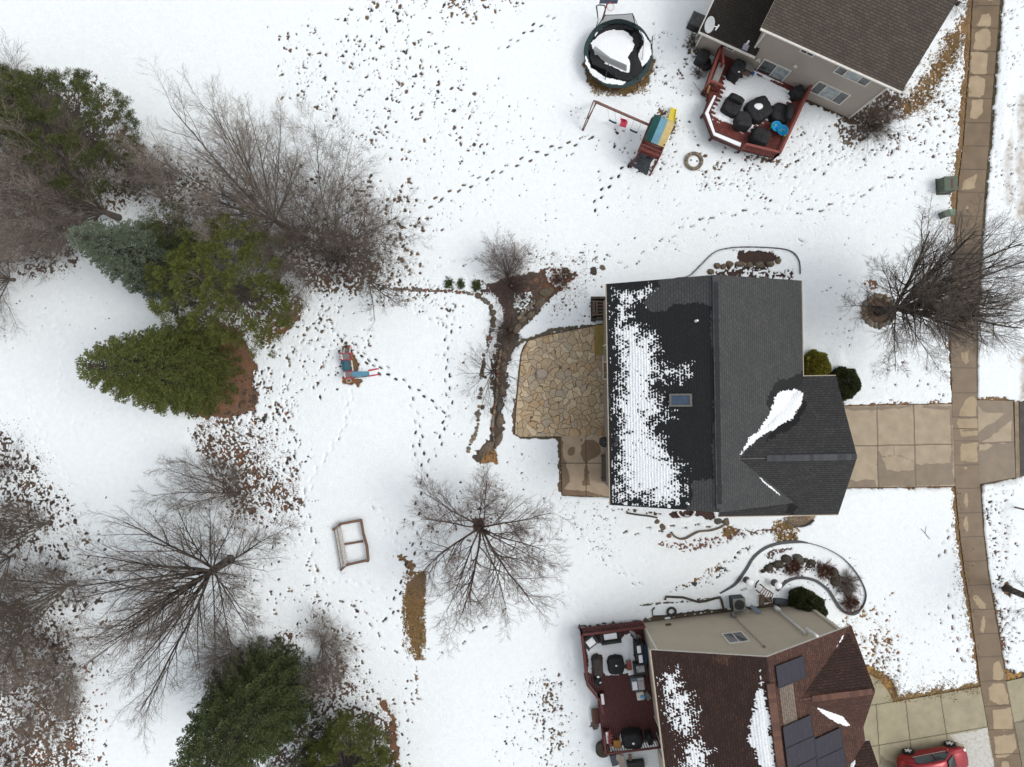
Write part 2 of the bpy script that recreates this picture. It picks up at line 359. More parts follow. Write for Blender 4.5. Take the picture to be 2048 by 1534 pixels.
patch(Z(1180, 480, .378, [(775, 60), (950, 55), (1010, 105), (900, 135), (775, 125)]), MUL, rough=4); patch(Z(1180, 480, .378, [(865, 175), (1000, 160), (1080, 145), (1082, 215), (700, 215), (640, 180), (700, 130), (1000, 130)]), MUL, rough=5, speck=.42)
patch(Z(1280, 1000, .1074, [(510, 250), (600, 200), (1350, 190), (1400, 330), (1250, 370), (1150, 300), (880, 270), (760, 330), (560, 350)]), (.055, .03, .025), rough=3)
patch(Z(1280, 1000, .2441, [(1180, 140), (1260, 210), (1330, 222), (1400, 200), (1440, 120)]), (.30, .22, .14), rough=1)
patch(Z(1280, 1000, .2441, [(1020, 440), (1090, 400), (1240, 385), (1245, 410), (1120, 440), (1060, 490)]), (.12, .085, .075), rough=4, speck=.33)
patch([(1515, 1140), (1560, 1112), (1640, 1120), (1700, 1160), (1720, 1210), (1695, 1215), (1660, 1160), (1600, 1140), (1540, 1150)], DRK, rough=8, speck=.50)
patch(Z(900, 460, .326, [(560, 250), (720, 240), (800, 280), (690, 360), (640, 400), (560, 470), (520, 540), (440, 620), (400, 730), (350, 830), (360, 960), (330, 1030), (330, 1240), (285, 1330), (285, 1430), (160, 1415), (130, 1395), (200, 1330), (245, 1270), (262, 1080), (250, 880), (270, 760), (300, 620), (340, 500), (300, 420), (230, 340), (380, 290)]), ROCKY, rough=6)
patch(Z(900, 460, .326, [(560, 250), (720, 240), (800, 280), (690, 360), (640, 400), (560, 430), (540, 380)]), (.12, .06, .038), rough=4)
patch(Z(900, 460, .326, [(300, 420), (230, 330), (400, 270), (560, 300), (520, 420), (400, 460), (380, 560), (320, 590)]), (.07, .045, .038), rough=6, speck=.38)
patch(Z(900, 460, .326, [(235, 1340), (285, 1360), (290, 1435), (205, 1425)]), (.26, .14, .045), rough=8, speck=.30)
snowback(Z(900, 460, .326, [(400, 390), (500, 380), (520, 470), (430, 540), (380, 470)]), .47)
snowback(Z(900, 460, .326, [(215, 400), (320, 440), (340, 560), (280, 660), (250, 560)]), .44)
snowback(Z(900, 460, .326, [(255, 620), (330, 600), (300, 740), (250, 800), (235, 740)]), .50)
snowback(Z(900, 460, .326, [(560, 240), (720, 225), (830, 260), (800, 330), (700, 380), (600, 330)]), .58)
snowback(Z(900, 460, .326, [(200, 1260), (260, 1100), (300, 700), (240, 640)]), .66)
stroke(Z(900, 460, .326, [(-350, 360), (0, 375), (100, 385), (190, 405), (240, 460), (262, 560), (235, 680), (205, 800), (195, 900)]), 5, (.09, .07, .055), rough=4, speck=.38)
stroke(Z(880, 480, .1758, [(420, 500), (500, 560), (600, 560), (700, 700)]), 12, (.08, .05, .045), rough=8, speck=.5)
disc(1757, 622, 27, (.085, .058, .042), rough=3); disc(960, 1048, 15, (.06, .042, .033), rough=7); disc(975, 1065, 12, MUL, rough=6, speck=.4)
disc(1738, 568, 12, (.19, .09, .045), rough=8, speck=.36)
stroke([(1375, 552), (1400, 530), (1430, 503), (1470, 494), (1560, 497), (1590, 510)], 1.0, (.12, .11, .10), rough=1, speck=.42)
stroke([(1284, 1240), (1420, 1220)], 3, (.08, .065, .05), rough=3); stroke([(1280, 1210), (1340, 1205), (1440, 1195)], 2.4, (.10, .08, .06), rough=3, speck=.38)
stroke([(1284, 1245), (1598, 1205)], 5, (.09, .07, .05), rough=4); stroke([(1225, 1017), (1320, 1028)], 3, (.07, .05, .04), rough=4, speck=.4)
stroke([(1160, 1255), (1280, 1242)], 4, (.07, .05, .04), rough=5, speck=.4); disc(1190, 1450, 9, (.15, .12, .1), rough=4)
patch([(1960, 1440), (1976, 1470), (2000, 1540), (1900, 1540), (1925, 1470)], (.4, .39, .37), strength=.0)
disc(2012, 1178, 11, (.16, .09, .05), rough=6); stroke([(1978, 1180), (2000, 1230), (2008, 1300), (2020, 1345)], 8, (.17, .10, .06), rough=10, speck=.55)
stroke([(1975, 1000), (1985, 1080), (1998, 1160)], 10, DRK, rough=8, speck=.70)
stroke([(600, 545), (640, 575), (780, 575)], 5, (.12, .08, .055), rough=6, speck=.45); disc(1030, 690, 6, MUL, rough=6, speck=.5)
stroke([(1025, 690), (1100, 662), (1185, 650)], 3, (.10, .085, .06), rough=3); stroke([(1029, 800), (1028, 868), (1040, 874), (1118, 874), (1120, 980)], 3, (.11, .08, .05), rough=3)
# lower-left thicket floor
patch([(-60, 1180), (60, 1200), (150, 1290), (160, 1420), (175, 1600), (-60, 1600)], (.10, .062, .042), rough=18, speck=.56)
patch([(-60, 820), (30, 860), (100, 960), (120, 1060), (60, 1100), (-60, 1100)], (.08, .06, .05), rough=16, speck=.67)
patch([(370, 860), (480, 840), (520, 900), (580, 960), (590, 1010), (470, 1040), (420, 980)], (.095, .066, .05), rough=20, speck=.68)
patch([(540, 1270), (600, 1250), (600, 1420), (700, 1400), (790, 1440), (800, 1600), (540, 1600)], (.09, .06, .048), rough=12, speck=.52)
patch([(610, 1330), (680, 1300), (720, 1380), (680, 1420), (610, 1420)], (.10, .065, .055), rough=12, speck=.54)
stroke([(760, 1400), (786, 1440), (792, 1540)], 6, (.18, .09, .05), rough=6)
# scattered spots: leaf and grass holes in the snow
scatter([(560, 40), (820, 0), (1000, 200), (960, 330), (760, 330), (560, 200)], 520, 1.2, 5.5, clump=2, bias=2.2)
scatter([(720, -40), (1080, -40), (1020, 20), (920, 50), (740, 30)], 170, 2, 7, cols=(GR, LITTER, DRK), clump=3)
scatter([(820, 130), (1180, 200), (1200, 420), (840, 480)], 330, 1, 3.2, cols=(DRK, LITTER), clump=1)
scatter([(1020, -40), (1120, 60), (1130, 110), (1050, 20)], 60, 1, 2.6); scatter([(1300, 60), (1400, 90), (1350, 330), (1180, 330), (1290, 200)], 130, 1.5, 4.5, clump=2)
scatter([(1180, 330), (1900, 330), (1900, 480), (1180, 520)], 260, 1, 3.2, clump=1); scatter([(1400, 310), (1500, 310), (1530, 400), (1400, 380)], 60, 2, 5.5, cols=(GR, LITTER), clump=2)
scatter([(1560, 260), (1880, 200), (1900, 320), (1560, 350)], 220, 1.2, 5, cols=(GR, LITTER, DRK), clump=2); scatter([(1810, 190), (1900, 60), (1900, 260), (1820, 260)], 90, 2, 5.5, cols=(GR, LITTER), clump=2)
scatter([(430, 820), (540, 700), (580, 860), (620, 1000), (600, 1040), (470, 1040), (390, 850)], 520, 2, 6.5, cols=(LITTER, DRK, RUST), clump=2)
scatter([(520, 680), (640, 600), (760, 660), (700, 760), (560, 860)], 150, 2, 5.5, cols=(GR, LITTER, DRK), clump=1)
scatter([(620, 560), (900, 560), (900, 620), (720, 600), (620, 640)], 200, 1.5, 4.5, clump=1)
scatter([(240, 300), (420, 330), (560, 440), (400, 440), (280, 400)], 560, 1.8, 5.5, cols=(MUL, DRK, LITTER), clump=1)
scatter([(560, 330), (840, 370), (860, 560), (700, 600), (600, 480)], 330, 2, 7, cols=(GR, LITTER, DRK), clump=1)
scatter([(-40, 820), (110, 960), (230, 1130), (200, 1280), (-40, 1250)], 620, 2, 7.5, cols=(DRK, MUL, LITTER), clump=1)
scatter([(120, 1260), (220, 1330), (200, 1560), (0, 1560)], 420, 2, 6.5, cols=(LITTER, RUST, DRK), clump=1)
scatter([(230, 1000), (640, 1000), (640, 1260), (560, 1260)], 190, 1.2, 5, clump=1); scatter([(600, 1200), (720, 1200), (740, 1420), (620, 1400)], 220, 1.5, 4.5, cols=(MUL, LITTER), clump=1)
scatter([(700, 1370), (830, 1360), (820, 1560), (740, 1560)], 90, 2, 6, cols=(DRK, LITTER)); scatter([(0, 560), (160, 560), (260, 660), (0, 700)], 70, 1, 3)
scatter([(980, 1380), (1130, 1340), (1160, 1540), (1020, 1540)], 230, 1.2, 4, clump=1); scatter([(1070, 1360), (1110, 1360), (1150, 1540), (1090, 1540)], 150, 2, 5, cols=(GR, LITTER, DRK), clump=1)
scatter([(1680, 1240), (1760, 1210), (1800, 1300), (1790, 1390), (1720, 1330)], 260, 1.5, 5, cols=(GOLD, LITTER, GR, RUST), clump=2); scatter([(1800, 1230), (1950, 1100), (1950, 1300), (1860, 1400), (1780, 1380)], 110, 1, 2.8)
scatter([(1975, 0), (2048, 0), (2048, 420), (1975, 420)], 210, 1, 3.4, clump=1); scatter([(1965, 980), (2010, 980), (2048, 1360), (2000, 1360)], 200, 1.2, 4.2, cols=(LITTER, DRK, RUST), clump=1)
scatter([(1060, 480), (1210, 500), (1200, 620), (1100, 640), (1060, 560)], 230, 1.5, 4.5, cols=(RUST, LITTER, DRK), clump=1); scatter([(1040, 620), (1200, 600), (1200, 650), (1030, 690)], 70, 1, 2.8)
scatter([(1030, 900), (1090, 900), (1080, 980), (1030, 980)], 90, 1, 2.6); scatter([(1150, 1000), (1230, 1020), (1230, 1140), (1180, 1120), (1130, 1020)], 230, 1, 3.0)
scatter([(820, 960), (1050, 940), (1010, 1010), (900, 1180), (830, 1100)], 60, 2.5, 5.5, cols=(DRK, LITTER)); scatter([(910, 560), (960, 640), (940, 900), (860, 900), (860, 600)], 90, 1.2, 3.6)
scatter([(1620, 560), (1720, 540), (1740, 700), (1660, 720)], 60, 1, 3); scatter([(1780, 700), (1900, 700), (1900, 800), (1750, 800)], 60, 1.5, 4, cols=(RUST, LITTER)); scatter([(1500, 1100), (1700, 1120), (1730, 1220), (1560, 1190)], 70, 1.5, 4)
scatter([(1180, 1100), (1300, 1100), (1300, 1230), (1160, 1230)], 70, 1, 3.4, strength=.6); scatter([(-40, -40), (2090, -40), (2090, 1580), (-40, 1580)], 900, .8, 2.0, strength=.5)
scatter([(780, 1050), (860, 1090), (850, 1340), (790, 1300)], 60, 2, 5, cols=(LITTER, DRK))
# footprints
trail([(1842, 332), (1800, 350), (1775, 360), (1735, 385), (1690, 400), (1650, 418), (1600, 424), (1540, 422), (1470, 426), (1420, 433), (1380, 450), (1340, 472), (1295, 502), (1262, 530), (1240, 552)], 22, 4, .55)
trail([(1240, 520), (1180, 512), (1120, 510), (1050, 512), (1000, 515), (950, 522), (900, 530), (850, 528)], 26, 5, .5, L=12); trail([(820, 545), (700, 600), (655, 625), (615, 665), (590, 700), (572, 740), (570, 790), (583, 850), (598, 930), (605, 970), (613, 1020), (630, 1070), (627, 1110), (632, 1150), (631, 1200)], 26, 3, .6)
trail([(632, 1198), (660, 1205), (700, 1205), (725, 1222), (745, 1250), (762, 1290), (790, 1305), (815, 1312)], 26, 3, .65, L=12); trail([(855, 1300), (905, 1300), (930, 1278), (975, 1245), (1010, 1212), (1035, 1170), (1060, 1125), (1085, 1060), (1095, 985)], 26, 4, .6)
trail([(1180, 272), (1140, 288), (1105, 298), (1060, 315), (1000, 340), (950, 365), (890, 390), (850, 412)], 16, 4, .8, L=9, jitter=3, col=(.12, .09, .06)); trail([(720, 712), (760, 745), (800, 758), (850, 790), (890, 830)], 17, 2, .8, L=7, col=DRK)
trail([(1250, 1068), (1290, 1060), (1330, 1056), (1380, 1052), (1420, 1050), (1450, 1046)], 24, 4, .7, L=12); trail([(1255, 330), (1215, 370), (1195, 400), (1185, 420)], 14, 4, .8, L=7, col=DRK)
trail([(640, 1230), (660, 1260), (720, 1300), (735, 1340), (740, 1400), (762, 1440), (780, 1500), (775, 1540)], 19, 6, .9, L=9, jitter=4, col=(.1, .08, .06)); trail([(500, 820), (475, 870), (520, 950), (570, 1010)], 26, 6, .6, L=10, jitter=5)
trail([(840, 870), (850, 940), (838, 1000), (830, 1080), (800, 1180), (770, 1250)], 20, 5, .8, L=8, jitter=3, col=DRK); trail([(1640, 1130), (1600, 1180)], 20, 3, .3); trail([(1900, 1050), (1888, 1090), (1880, 1120)], 13, 4, .5, L=8)
trail([(1893, 1190), (1898, 1215), (1905, 1250), (1915, 1290), (1925, 1340)], 22, 2, .9, L=10, col=(.2, .1, .07)); trail([(110, 640), (125, 690), (120, 750), (115, 820)], 14, 2, .12, L=7); trail([(40, 760), (80, 850), (110, 920), (150, 980)], 12, 4, .10, L=8); trail([(150, 850), (220, 810), (280, 800)], 11, 5, .10, L=8)
for pth in ([(1560, 420), (1640, 330), (1720, 270)], [(1200, 1290), (1150, 1200), (1120, 1160)], [(300, 880), (200, 760), (60, 620)], [(1600, 330), (1640, 240)], [(1100, 1250), (1140, 1330), (1130, 1400)], [(1640, 1300), (1500, 1120)]): trail(pth, 12, 7, .12, L=8, jitter=6)
for pth, st in (([(600, 1010), (640, 930), (690, 850), (705, 780)], .35), ([(640, 640), (700, 690), (745, 720), (780, 742)], .5), ([(905, 610), (890, 700), (900, 800), (880, 880), (850, 960)], .55), ([(820, 800), (838, 860), (825, 930)], .5), ([(560, 700), (620, 690), (690, 705)], .4), ([(650, 1165), (700, 1160), (760, 1180)], .3), ([(760, 560), (830, 620), (900, 650)], .35), ([(740, 1000), (790, 1060), (800, 1130)], .35), ([(1000, 100), (1060, 60), (1110, 30)], .5), ([(930, 560), (1000, 660), (960, 620)], .3), ([(1130, 1010), (1180, 1090), (1230, 1130), (1290, 1180)], .4), ([(1500, 330), (1560, 360), (1640, 340), (1760, 300)], .3)): trail(pth, 14, 4, st, L=9, jitter=3, col=DRK)
# snow grime at the street
def grim(pts, hw, s):
    w = win(min(p[0] for p in pts)-60, min(p[1] for p in pts)-60, 2400, max(p[1] for p in pts)+60); d = sdl(PX[w], PY[w], pts)-hw
    grime[w] = np.maximum(grime[w], s*(1-ss(-hw, hw*.7, d+N1[w]*20))*(.6+.8*vn(PX[w], PY[w], 6, 4)))
grim([(2020, 270), (2012, 330), (2018, 400)], 9, .45); grim([(2045, 200), (2040, 300), (2042, 430)], 10, .6); grim([(2046, 720), (2046, 790)], 8, .7); grim([(2005, 1020), (2012, 1060), (2010, 1090)], 12, .14)
grim([(1830, 975), (1890, 972)], 7, .25); grim([(1990, 965), (2040, 960)], 6, .3); grim([(1430, 1060), (1330, 1090)], 20, .08)
for pl, g in ((SIDEWALK, 0), (DRIVE, 0), (APRON, 0), (WALK, 0), (DRIVE2, 0), (APRON2, 0), (PATIO, 1), (SLAB, 0)): hide(pl, g)
hide([(2024, 806), (2600, 806), (2600, 950), (2036, 952)], 0, 4)
# bed snow next to house and undulation
snowy = ss(.15, .85, cover)
GZ = .09*snowy+.16*fbm(PX, PY, 260, 4, 2)*snowy+.05*fbm(PX, PY, 60, 6, 3)*snowy+.006*N2*snowy+dz*np.where(snowy > 0, 1, 1)
bank = 0
for pts, hw, h in (([(1690, 990), (1800, 985), (1900, 982)], 9, .12), ([(1968, 975), (2030, 972)], 8, .16), ([(1670, 700), (1700, 805), (1760, 800)], 10, .08), ([(1130, 1000), (1215, 1000)], 8, .06), ([(1800, 1370), (1940, 1345)], 22, .14), ([(2000, 300), (2012, 100)], 14, .08)):
    w = win(min(p[0] for p in pts)-50, min(p[1] for p in pts)-50, max(p[0] for p in pts)+50, max(p[1] for p in pts)+50)
    GZ[w] += h*(1-ss(0, hw*2, sdl(PX[w], PY[w], pts)+N1[w]*14))*snowy[w]*(1+N1[w])
# footprints etc. must stay above the base; the far ring lies level
GZ = np.maximum(GZ, -.09)
def groundz(x, y):
    i = min(max(int(np.searchsorted(gy, y)), 0), len(gy)-1); j = min(max(int(np.searchsorted(gx, x)), 0), len(gx)-1); return float(GZ[i, j])
ny, nx = GX.shape; I = np.arange(ny*nx).reshape(ny, nx)
Fq = np.stack([I[:-1, :-1], I[:-1, 1:], I[1:, 1:], I[1:, :-1]], -1).reshape(-1, 4)
m, n, b, tc = newmat('snow and dormant lawn', .75, .25)
vec = tc.outputs['Object']; ca = attr(n, 'cover'); ua = attr(n, 'under'); gm = attr(n, 'grime')
nf = noise_n(n, vec, 26, 5, .65); nb = noise_n(n, vec, 3.2, 5); ng = noise_n(n, vec, 14, 6, .7)
f = math2(n, 'ADD', ca.outputs['Fac'], math2(n, 'MULTIPLY', math2(n, 'SUBTRACT', nf, .5), .8)); f = mrange(n, f, .42, .62)
sn = mixc(n, mrange(n, nb, .35, .65), (.815, .85, .865), (.775, .81, .83)); sn = mixc(n, gm.outputs['Fac'], sn, (.34, .27, .20))
un = mixc(n, mrange(n, ng, .36, .62), ua.outputs['Color'], (.30, .22, .14)); hs = node(n, 'ShaderNodeMix', data_type='RGBA', blend_type='MULTIPLY'); hs.inputs[0].default_value = 1
n.links.new(ua.outputs['Color'], hs.inputs[6]); cr = node(n, 'ShaderNodeCombineColor'); gv = mrange(n, ng, .33, .66, .40, 1.65)
for i in range(3): n.links.new(gv, cr.inputs[i])
n.links.new(cr.outputs[0], hs.inputs[7]); n.links.new(mixc(n, f, hs.outputs[2], sn), b.inputs['Base Color'])
bump_n(n, b, math2(n, 'ADD', math2(n, 'MULTIPLY', nf, .5), math2(n, 'MULTIPLY', noise_n(n, vec, 9, 4), 1.1)), .035)
V = np.c_[GX.ravel(), GY.ravel(), GZ.ravel()]
g = fast_mesh('ground', V, Fq, m, attrs={'cover': cover.ravel(), 'under': under.reshape(-1, 3), 'grime': grime.ravel()}, smooth=True, off=np.zeros(3))
meta(g, kind='structure')
# ---------------------------------------------------------------- concrete sheets
def sheet(name, poly, z, fn, material, res=.05, parent=None, thick=.12):
    """fine sheet clipped to poly (photo px at height z), fn(px,py)->dict of attributes, on a slab"""
    pts = [P(x, y, z) for x, y in poly]; xs = [p.x for p in pts]; ys = [p.y for p in pts]
    X, Y = np.meshgrid(np.arange(min(xs)-res, max(xs)+res*2, res), np.arange(min(ys)-res, max(ys)+res*2, res)); s = FPX/(H-z)
    px, py = 1024+X*s, 767-Y*s; d = sdf(px, py, poly)
    # pull the first outside ring of vertices onto the outline for a clean edge
    e = res*s*.75; c = d < e
    ok = c[:-1, :-1] & c[1:, :-1] & c[:-1, 1:] & c[1:, 1:]
    gy_, gx_ = np.gradient(d, -res*s, res*s)   # d/dpy uses flipped axis
    mv = np.where((d > 0) & c, d, 0); px2 = px-gx_*mv; py2 = py-gy_*mv; X = (px2-1024)/s; Y = (767-py2)/s
    n_ = X.shape; I = np.arange(X.size).reshape(n_); F = np.stack([I[:-1, :-1], I[:-1, 1:], I[1:, 1:], I[1:, :-1]], -1)[ok]
    used = np.unique(F); rm = np.full(X.size, -1); rm[used] = np.arange(len(used))
    at = {k: v.ravel()[used] for k, v in fn(px, py).items()}
    Zz = np.full(X.size, z); 
    if 'joint' in at: pass
    V = np.c_[X.ravel(), Y.ravel(), Zz][used]
    return fast_mesh(name, V, rm[F], material, parent=parent, attrs=at)
def conc_mat(name, dry, wet):
    m, n, b, tc = newmat(name, .8, .3); vec = tc.outputs['Object']; w = attr(n, 'wet'); j = attr(n, 'joint'); fr = attr(n, 'frost')
    a = noise_n(n, vec, 1.3, 6); g = noise_n(n, vec, 22, 4, .7)
    wf = mrange(n, math2(n, 'ADD', w.outputs['Fac'], math2(n, 'MULTIPLY', math2(n, 'SUBTRACT', noise_n(n, vec, 6, 4), .5), .35)), .36, .66)
    d = mixc(n, mrange(n, a, .35, .65), dry, tuple(v*.78 for v in dry)); d = mixc(n, math2(n, 'MULTIPLY', mrange(n, g, .4, .7), .4), d, tuple(v*.7 for v in dry))
    ww = mixc(n, mrange(n, a, .35, .65), wet, tuple(v*.78 for v in wet)); c = mixc(n, wf, d, ww)
    c = mixc(n, mrange(n, math2(n, 'ADD', fr.outputs['Fac'], math2(n, 'MULTIPLY', math2(n, 'SUBTRACT', noise_n(n, vec, 5, 5), .5), .9)), .5, .9), c, (.50, .49, .46))
    c = mixc(n, j.outputs['Fac'], c, tuple(v*.28 for v in wet)); n.links.new(c, b.inputs['Base Color'])
    n.links.new(mrange(n, wf, 0, 1, .85, .45), b.inputs['Roughness']); bump_n(n, b, g, .004); return m
M_SW = conc_mat('sidewalk concrete', (.40, .31, .205), (.165, .112, .064)); M_DR = conc_mat('driveway concrete', (.40, .325, .235), (.19, .143, .095)); M_DR2 = conc_mat('driveway concrete pale', (.36, .32, .22), (.20, .17, .115))
def jl(px, py, lines, hw=.9):
    m = np.zeros(px.shape)
    for l in lines: m = np.maximum(m, 1-ss(hw*.4, hw*1.5, sdl(px, py, l)))
    return m
def polys(px, py, L, rough=3.):
    rough = rough+4; nn = fbm(px, py, 11, 2, 4); m = np.zeros(px.shape)
    for p in L: m = np.maximum(m, 1-ss(-2.4, 2.4, sdf(px, py, p)+nn*rough))
    return m
zf = lambda k, x0, y0, L: [Z(x0, y0, k, p) for p in L]
SWDRY = zf(.3913, 1800, 0, [[(392, 130), (420, 75), (455, 65), (470, 90), (460, 135)], [(375, 250), (385, 170), (440, 140), (462, 160), (462, 230), (440, 255)], [(357, 370), (365, 270), (400, 258), (450, 275), (445, 370), (420, 385), (380, 380)], [(353, 490), (357, 390), (400, 385), (435, 410), (430, 480), (400, 500)], [(358, 600), (370, 510), (420, 510), (425, 570), (390, 610)], [(313, 970), (325, 920), (390, 893), (385, 960), (350, 975)], [(430, -60), (480, -60), (470, 0), (440, 5)], [(335, 1050), (348, 1052), (345, 1066), (334, 1066)]])
SWDRY += zf(.2608, 1600, 700, [[(1240, 20), (1290, 10), (1290, 90), (1270, 105), (1240, 80)], [(1225, 500), (1230, 460), (1270, 380), (1330, 355), (1357, 385), (1355, 510), (1240, 512)], [(1205, 570), (1210, 530), (1360, 520), (1362, 605), (1230, 612)], [(1235, 625), (1362, 618), (1362, 655), (1240, 660)], [(1238, 715), (1364, 708), (1360, 858), (1300, 865), (1235, 850)], [(1262, 1100), (1282, 1100), (1292, 1160), (1280, 1212), (1258, 1170)], [(1262, 1275), (1285, 1275), (1292, 1380), (1275, 1395), (1256, 1340)], [(1258, 900), (1280, 898), (1278, 912), (1262, 915)]])
SWDRY += zf(.2308, 1660, 1180, [[(1235, 40), (1275, 45), (1340, 120), (1345, 165), (1310, 170), (1240, 80)], [(1300, 350), (1325, 220), (1338, 240), (1340, 350), (1325, 375)], [(1420, 640), (1460, 618), (1500, 690), (1500, 760), (1460, 782), (1410, 770)], [(1370, 850), (1420, 812), (1500, 815), (1540, 900), (1545, 985), (1460, 998), (1385, 950)], [(1408, 1045), (1570, 1020), (1590, 1210), (1500, 1225), (1420, 1205)], [(1425, 1270), (1600, 1240), (1618, 1370), (1520, 1455), (1440, 1450)], [(1490, 1490), (1550, 1485), (1570, 1600), (1490, 1600)]])
def sw_fn(px, py):
    lines = []
    ys = list(range(-140, 1640, 47))
    yj = [10, 55, 102, 149, 196, 245, 291, 338, 384, 432, 479, 526, 573, 620, 667, 735, 785, 834, 881, 931, 978, 1027, 1075, 1124, 1172, 1221, 1270, 1316, 1365, 1415, 1463, 1512, 1560, 1608]
    for y in yj:
        k = .02 if y < 900 else -.06; lines.append([(1890, y), (2080, y+k*100)])
    lines.append([(1895, 857), (1960, 858)])
    return {'wet': 1-polys(px, py, SWDRY), 'joint': jl(px, py, lines, .8), 'frost': np.zeros(px.shape)}
o = sheet('sidewalk', SIDEWALK, .03, sw_fn, M_SW); meta(o, kind='structure')
def dr_fn(px, py):
    z = .2608; wet = polys(px, py, zf(z, 1600, 700, [[(320, 430), (1175, 425), (1175, 1030), (1160, 1030), (1150, 460), (1000, 452), (870, 430), (700, 455), (480, 462), (400, 470), (330, 445)], [(878, 865), (940, 880), (1000, 872), (1165, 868), (1195, 1030), (595, 1050), (595, 740), (610, 800), (655, 860), (665, 920), (750, 932), (870, 918)], [(375, 985), (440, 1008), (500, 1000), (580, 990), (592, 1060), (330, 1070)]]), 4)
    j = jl(px, py, [[(1754, 800), (1757, 990)], [(1827, 800), (1832, 990)], [(1560, 895), (1905, 888)], [(1684, 800), (1688, 980)]], .85)
    j = np.maximum(j, .7*jl(px, py, [Z(1600, 700, z, [(720, 740), (720, 808)]), Z(1600, 700, z, [(615, 822), (720, 808), (770, 812), (880, 858)])], .5)); return {'wet': wet, 'joint': j, 'frost': np.zeros(px.shape)}
meta(sheet('driveway', DRIVE, .034, dr_fn, M_DR), kind='structure')
def ap_fn(px, py):
    dry = polys(px, py, zf(.2608, 1600, 700, [[(1365, 425), (1400, 470), (1450, 480), (1590, 482), (1368, 632)], [(1375, 715), (1500, 640), (1622, 545), (1628, 712)], [(1373, 775), (1375, 727), (1500, 726), (1430, 765)]]), 3)
    return {'wet': 1-dry, 'joint': jl(px, py, [[(1955, 886), (2028, 884)]], .8), 'frost': np.zeros(px.shape)}
meta(sheet('driveway', APRON, .034, ap_fn, M_DR), kind='structure')
def wk_fn(px, py): return {'wet': polys(px, py, [[(1648, 752), (1670, 780), (1655, 782), (1640, 765)], [(1612, 772), (1620, 775), (1615, 781)]], 4), 'joint': jl(px, py, [[(1632, 748), (1625, 785)], [(1596, 815), (1690, 812)]], .7), 'frost': np.zeros(px.shape)}
meta(sheet('front_path', WALK, .038, wk_fn, M_DR), kind='structure')
def d2_fn(px, py):
    z = .2308; j = jl(px, py, zf(z, 1660, 1180, [[(355, 1000), (1310, 838)], [(400, 990), (440, 1600)], [(655, 960), (705, 1400)], [(955, 905), (1015, 1290)], [(325, 1362), (1370, 1185)], [(1310, 838), (1460, 1700)], [(380, 820), (430, 775)]]), .8)
    fr = polys(px, py, zf(z, 1660, 1180, [[(1020, 1260), (1365, 1190), (1440, 1560), (1200, 1560), (1150, 1350)]]), 6)*.85
    wet = polys(px, py, zf(z, 1660, 1180, [[(440, 1420), (470, 1470), (560, 1500), (640, 1600), (440, 1600)], [(1300, 838), (1330, 838), (1480, 1560), (1440, 1560)]]), 4)*.9
    return {'wet': wet, 'joint': j, 'frost': fr}
meta(sheet('driveway', DRIVE2, .034, d2_fn, M_DR2), kind='structure')
meta(sheet('driveway', APRON2, .034, lambda px, py: {'wet': polys(px, py, [[(2020, 1450), (2060, 1430), (2060, 1540), (2046, 1540)]], 6), 'joint': jl(px, py, [[(2025, 1446), (2080, 1436)]], .8), 'frost': np.zeros(px.shape)}, M_DR2), kind='structure')
def st_fn(px, py): return {'wet': 1-polys(px, py, [[(2043, 808), (2060, 808), (2060, 905), (2046, 900)]], 3), 'joint': jl(px, py, [[(2030, 864), (2060, 864)]], .7)*(px < 2050), 'frost': np.zeros(px.shape)}
mb = MB(); mb.prism([tuple(P(*p))[:2] for p in STREET], -.10, .016); meta(mb.build('street', mat('asphalt', (.075, .068, .06), .8, (.055, .05, .045), 3, .01)), kind='structure')
mb = MB(); mb.prism([tuple(P(*p))[:2] for p in [(2026, 700), (2034, 700), (2041, 1060), (2033, 1060)]], -.1, .045); meta(mb.build('kerb', mat('kerb concrete', (.27, .205, .14), .85, (.2, .15, .10), 3)), kind='structure')
def sl_fn(px, py):
    z = .1695; wet = polys(px, py, zf(z, 900, 700, [[(1385, 1200), (1410, 1150), (1470, 1145), (1490, 1190), (1460, 1245), (1400, 1245)], [(1530, 1050), (1565, 1040), (1570, 1080), (1540, 1085)], [(1598, 1030), (1610, 1055), (1700, 1055), (1760, 1110), (1775, 1210), (1720, 1260), (1640, 1300), (1620, 1340), (1660, 1600), (1560, 1600), (1595, 1330), (1540, 1230), (1540, 1130), (1590, 1060)], [(1300, 1020), (1325, 1020), (1335, 1280), (1385, 1330), (1370, 1370), (1420, 1560), (1330, 1640), (1600, 1660), (1800, 1720), (1300, 1720)]]), 4)
    return {'wet': wet, 'joint': jl(px, py, zf(z, 900, 700, [[(1290, 1335), (1900, 1337)], [(1601, 1010), (1605, 1720)]]), .8), 'frost': np.zeros(px.shape)}
meta(sheet('patio_slab', SLAB, .036, sl_fn, conc_mat('patio concrete', (.43, .33, .235), (.19, .125, .075))), kind='structure')
m, n, b, tc = newmat('irregular flagstone', .8, .25); vec = tc.outputs['Object']
dn = node(n, 'ShaderNodeTexNoise'); dn.inputs['Scale'].default_value = 1.1; dn.inputs['Detail'].default_value = 2; n.links.new(vec, dn.inputs['Vector'])
dv = node(n, 'ShaderNodeVectorMath', operation='SCALE'); n.links.new(dn.outputs['Color'], dv.inputs[0]); dv.inputs['Scale'].default_value = 1.1
av = node(n, 'ShaderNodeVectorMath', operation='ADD'); n.links.new(vec, av.inputs[0]); n.links.new(dv.outputs[0], av.inputs[1])
ve = node(n, 'ShaderNodeTexVoronoi', feature='DISTANCE_TO_EDGE', voronoi_dimensions='2D'); vc = node(n, 'ShaderNodeTexVoronoi', feature='F1', voronoi_dimensions='2D')
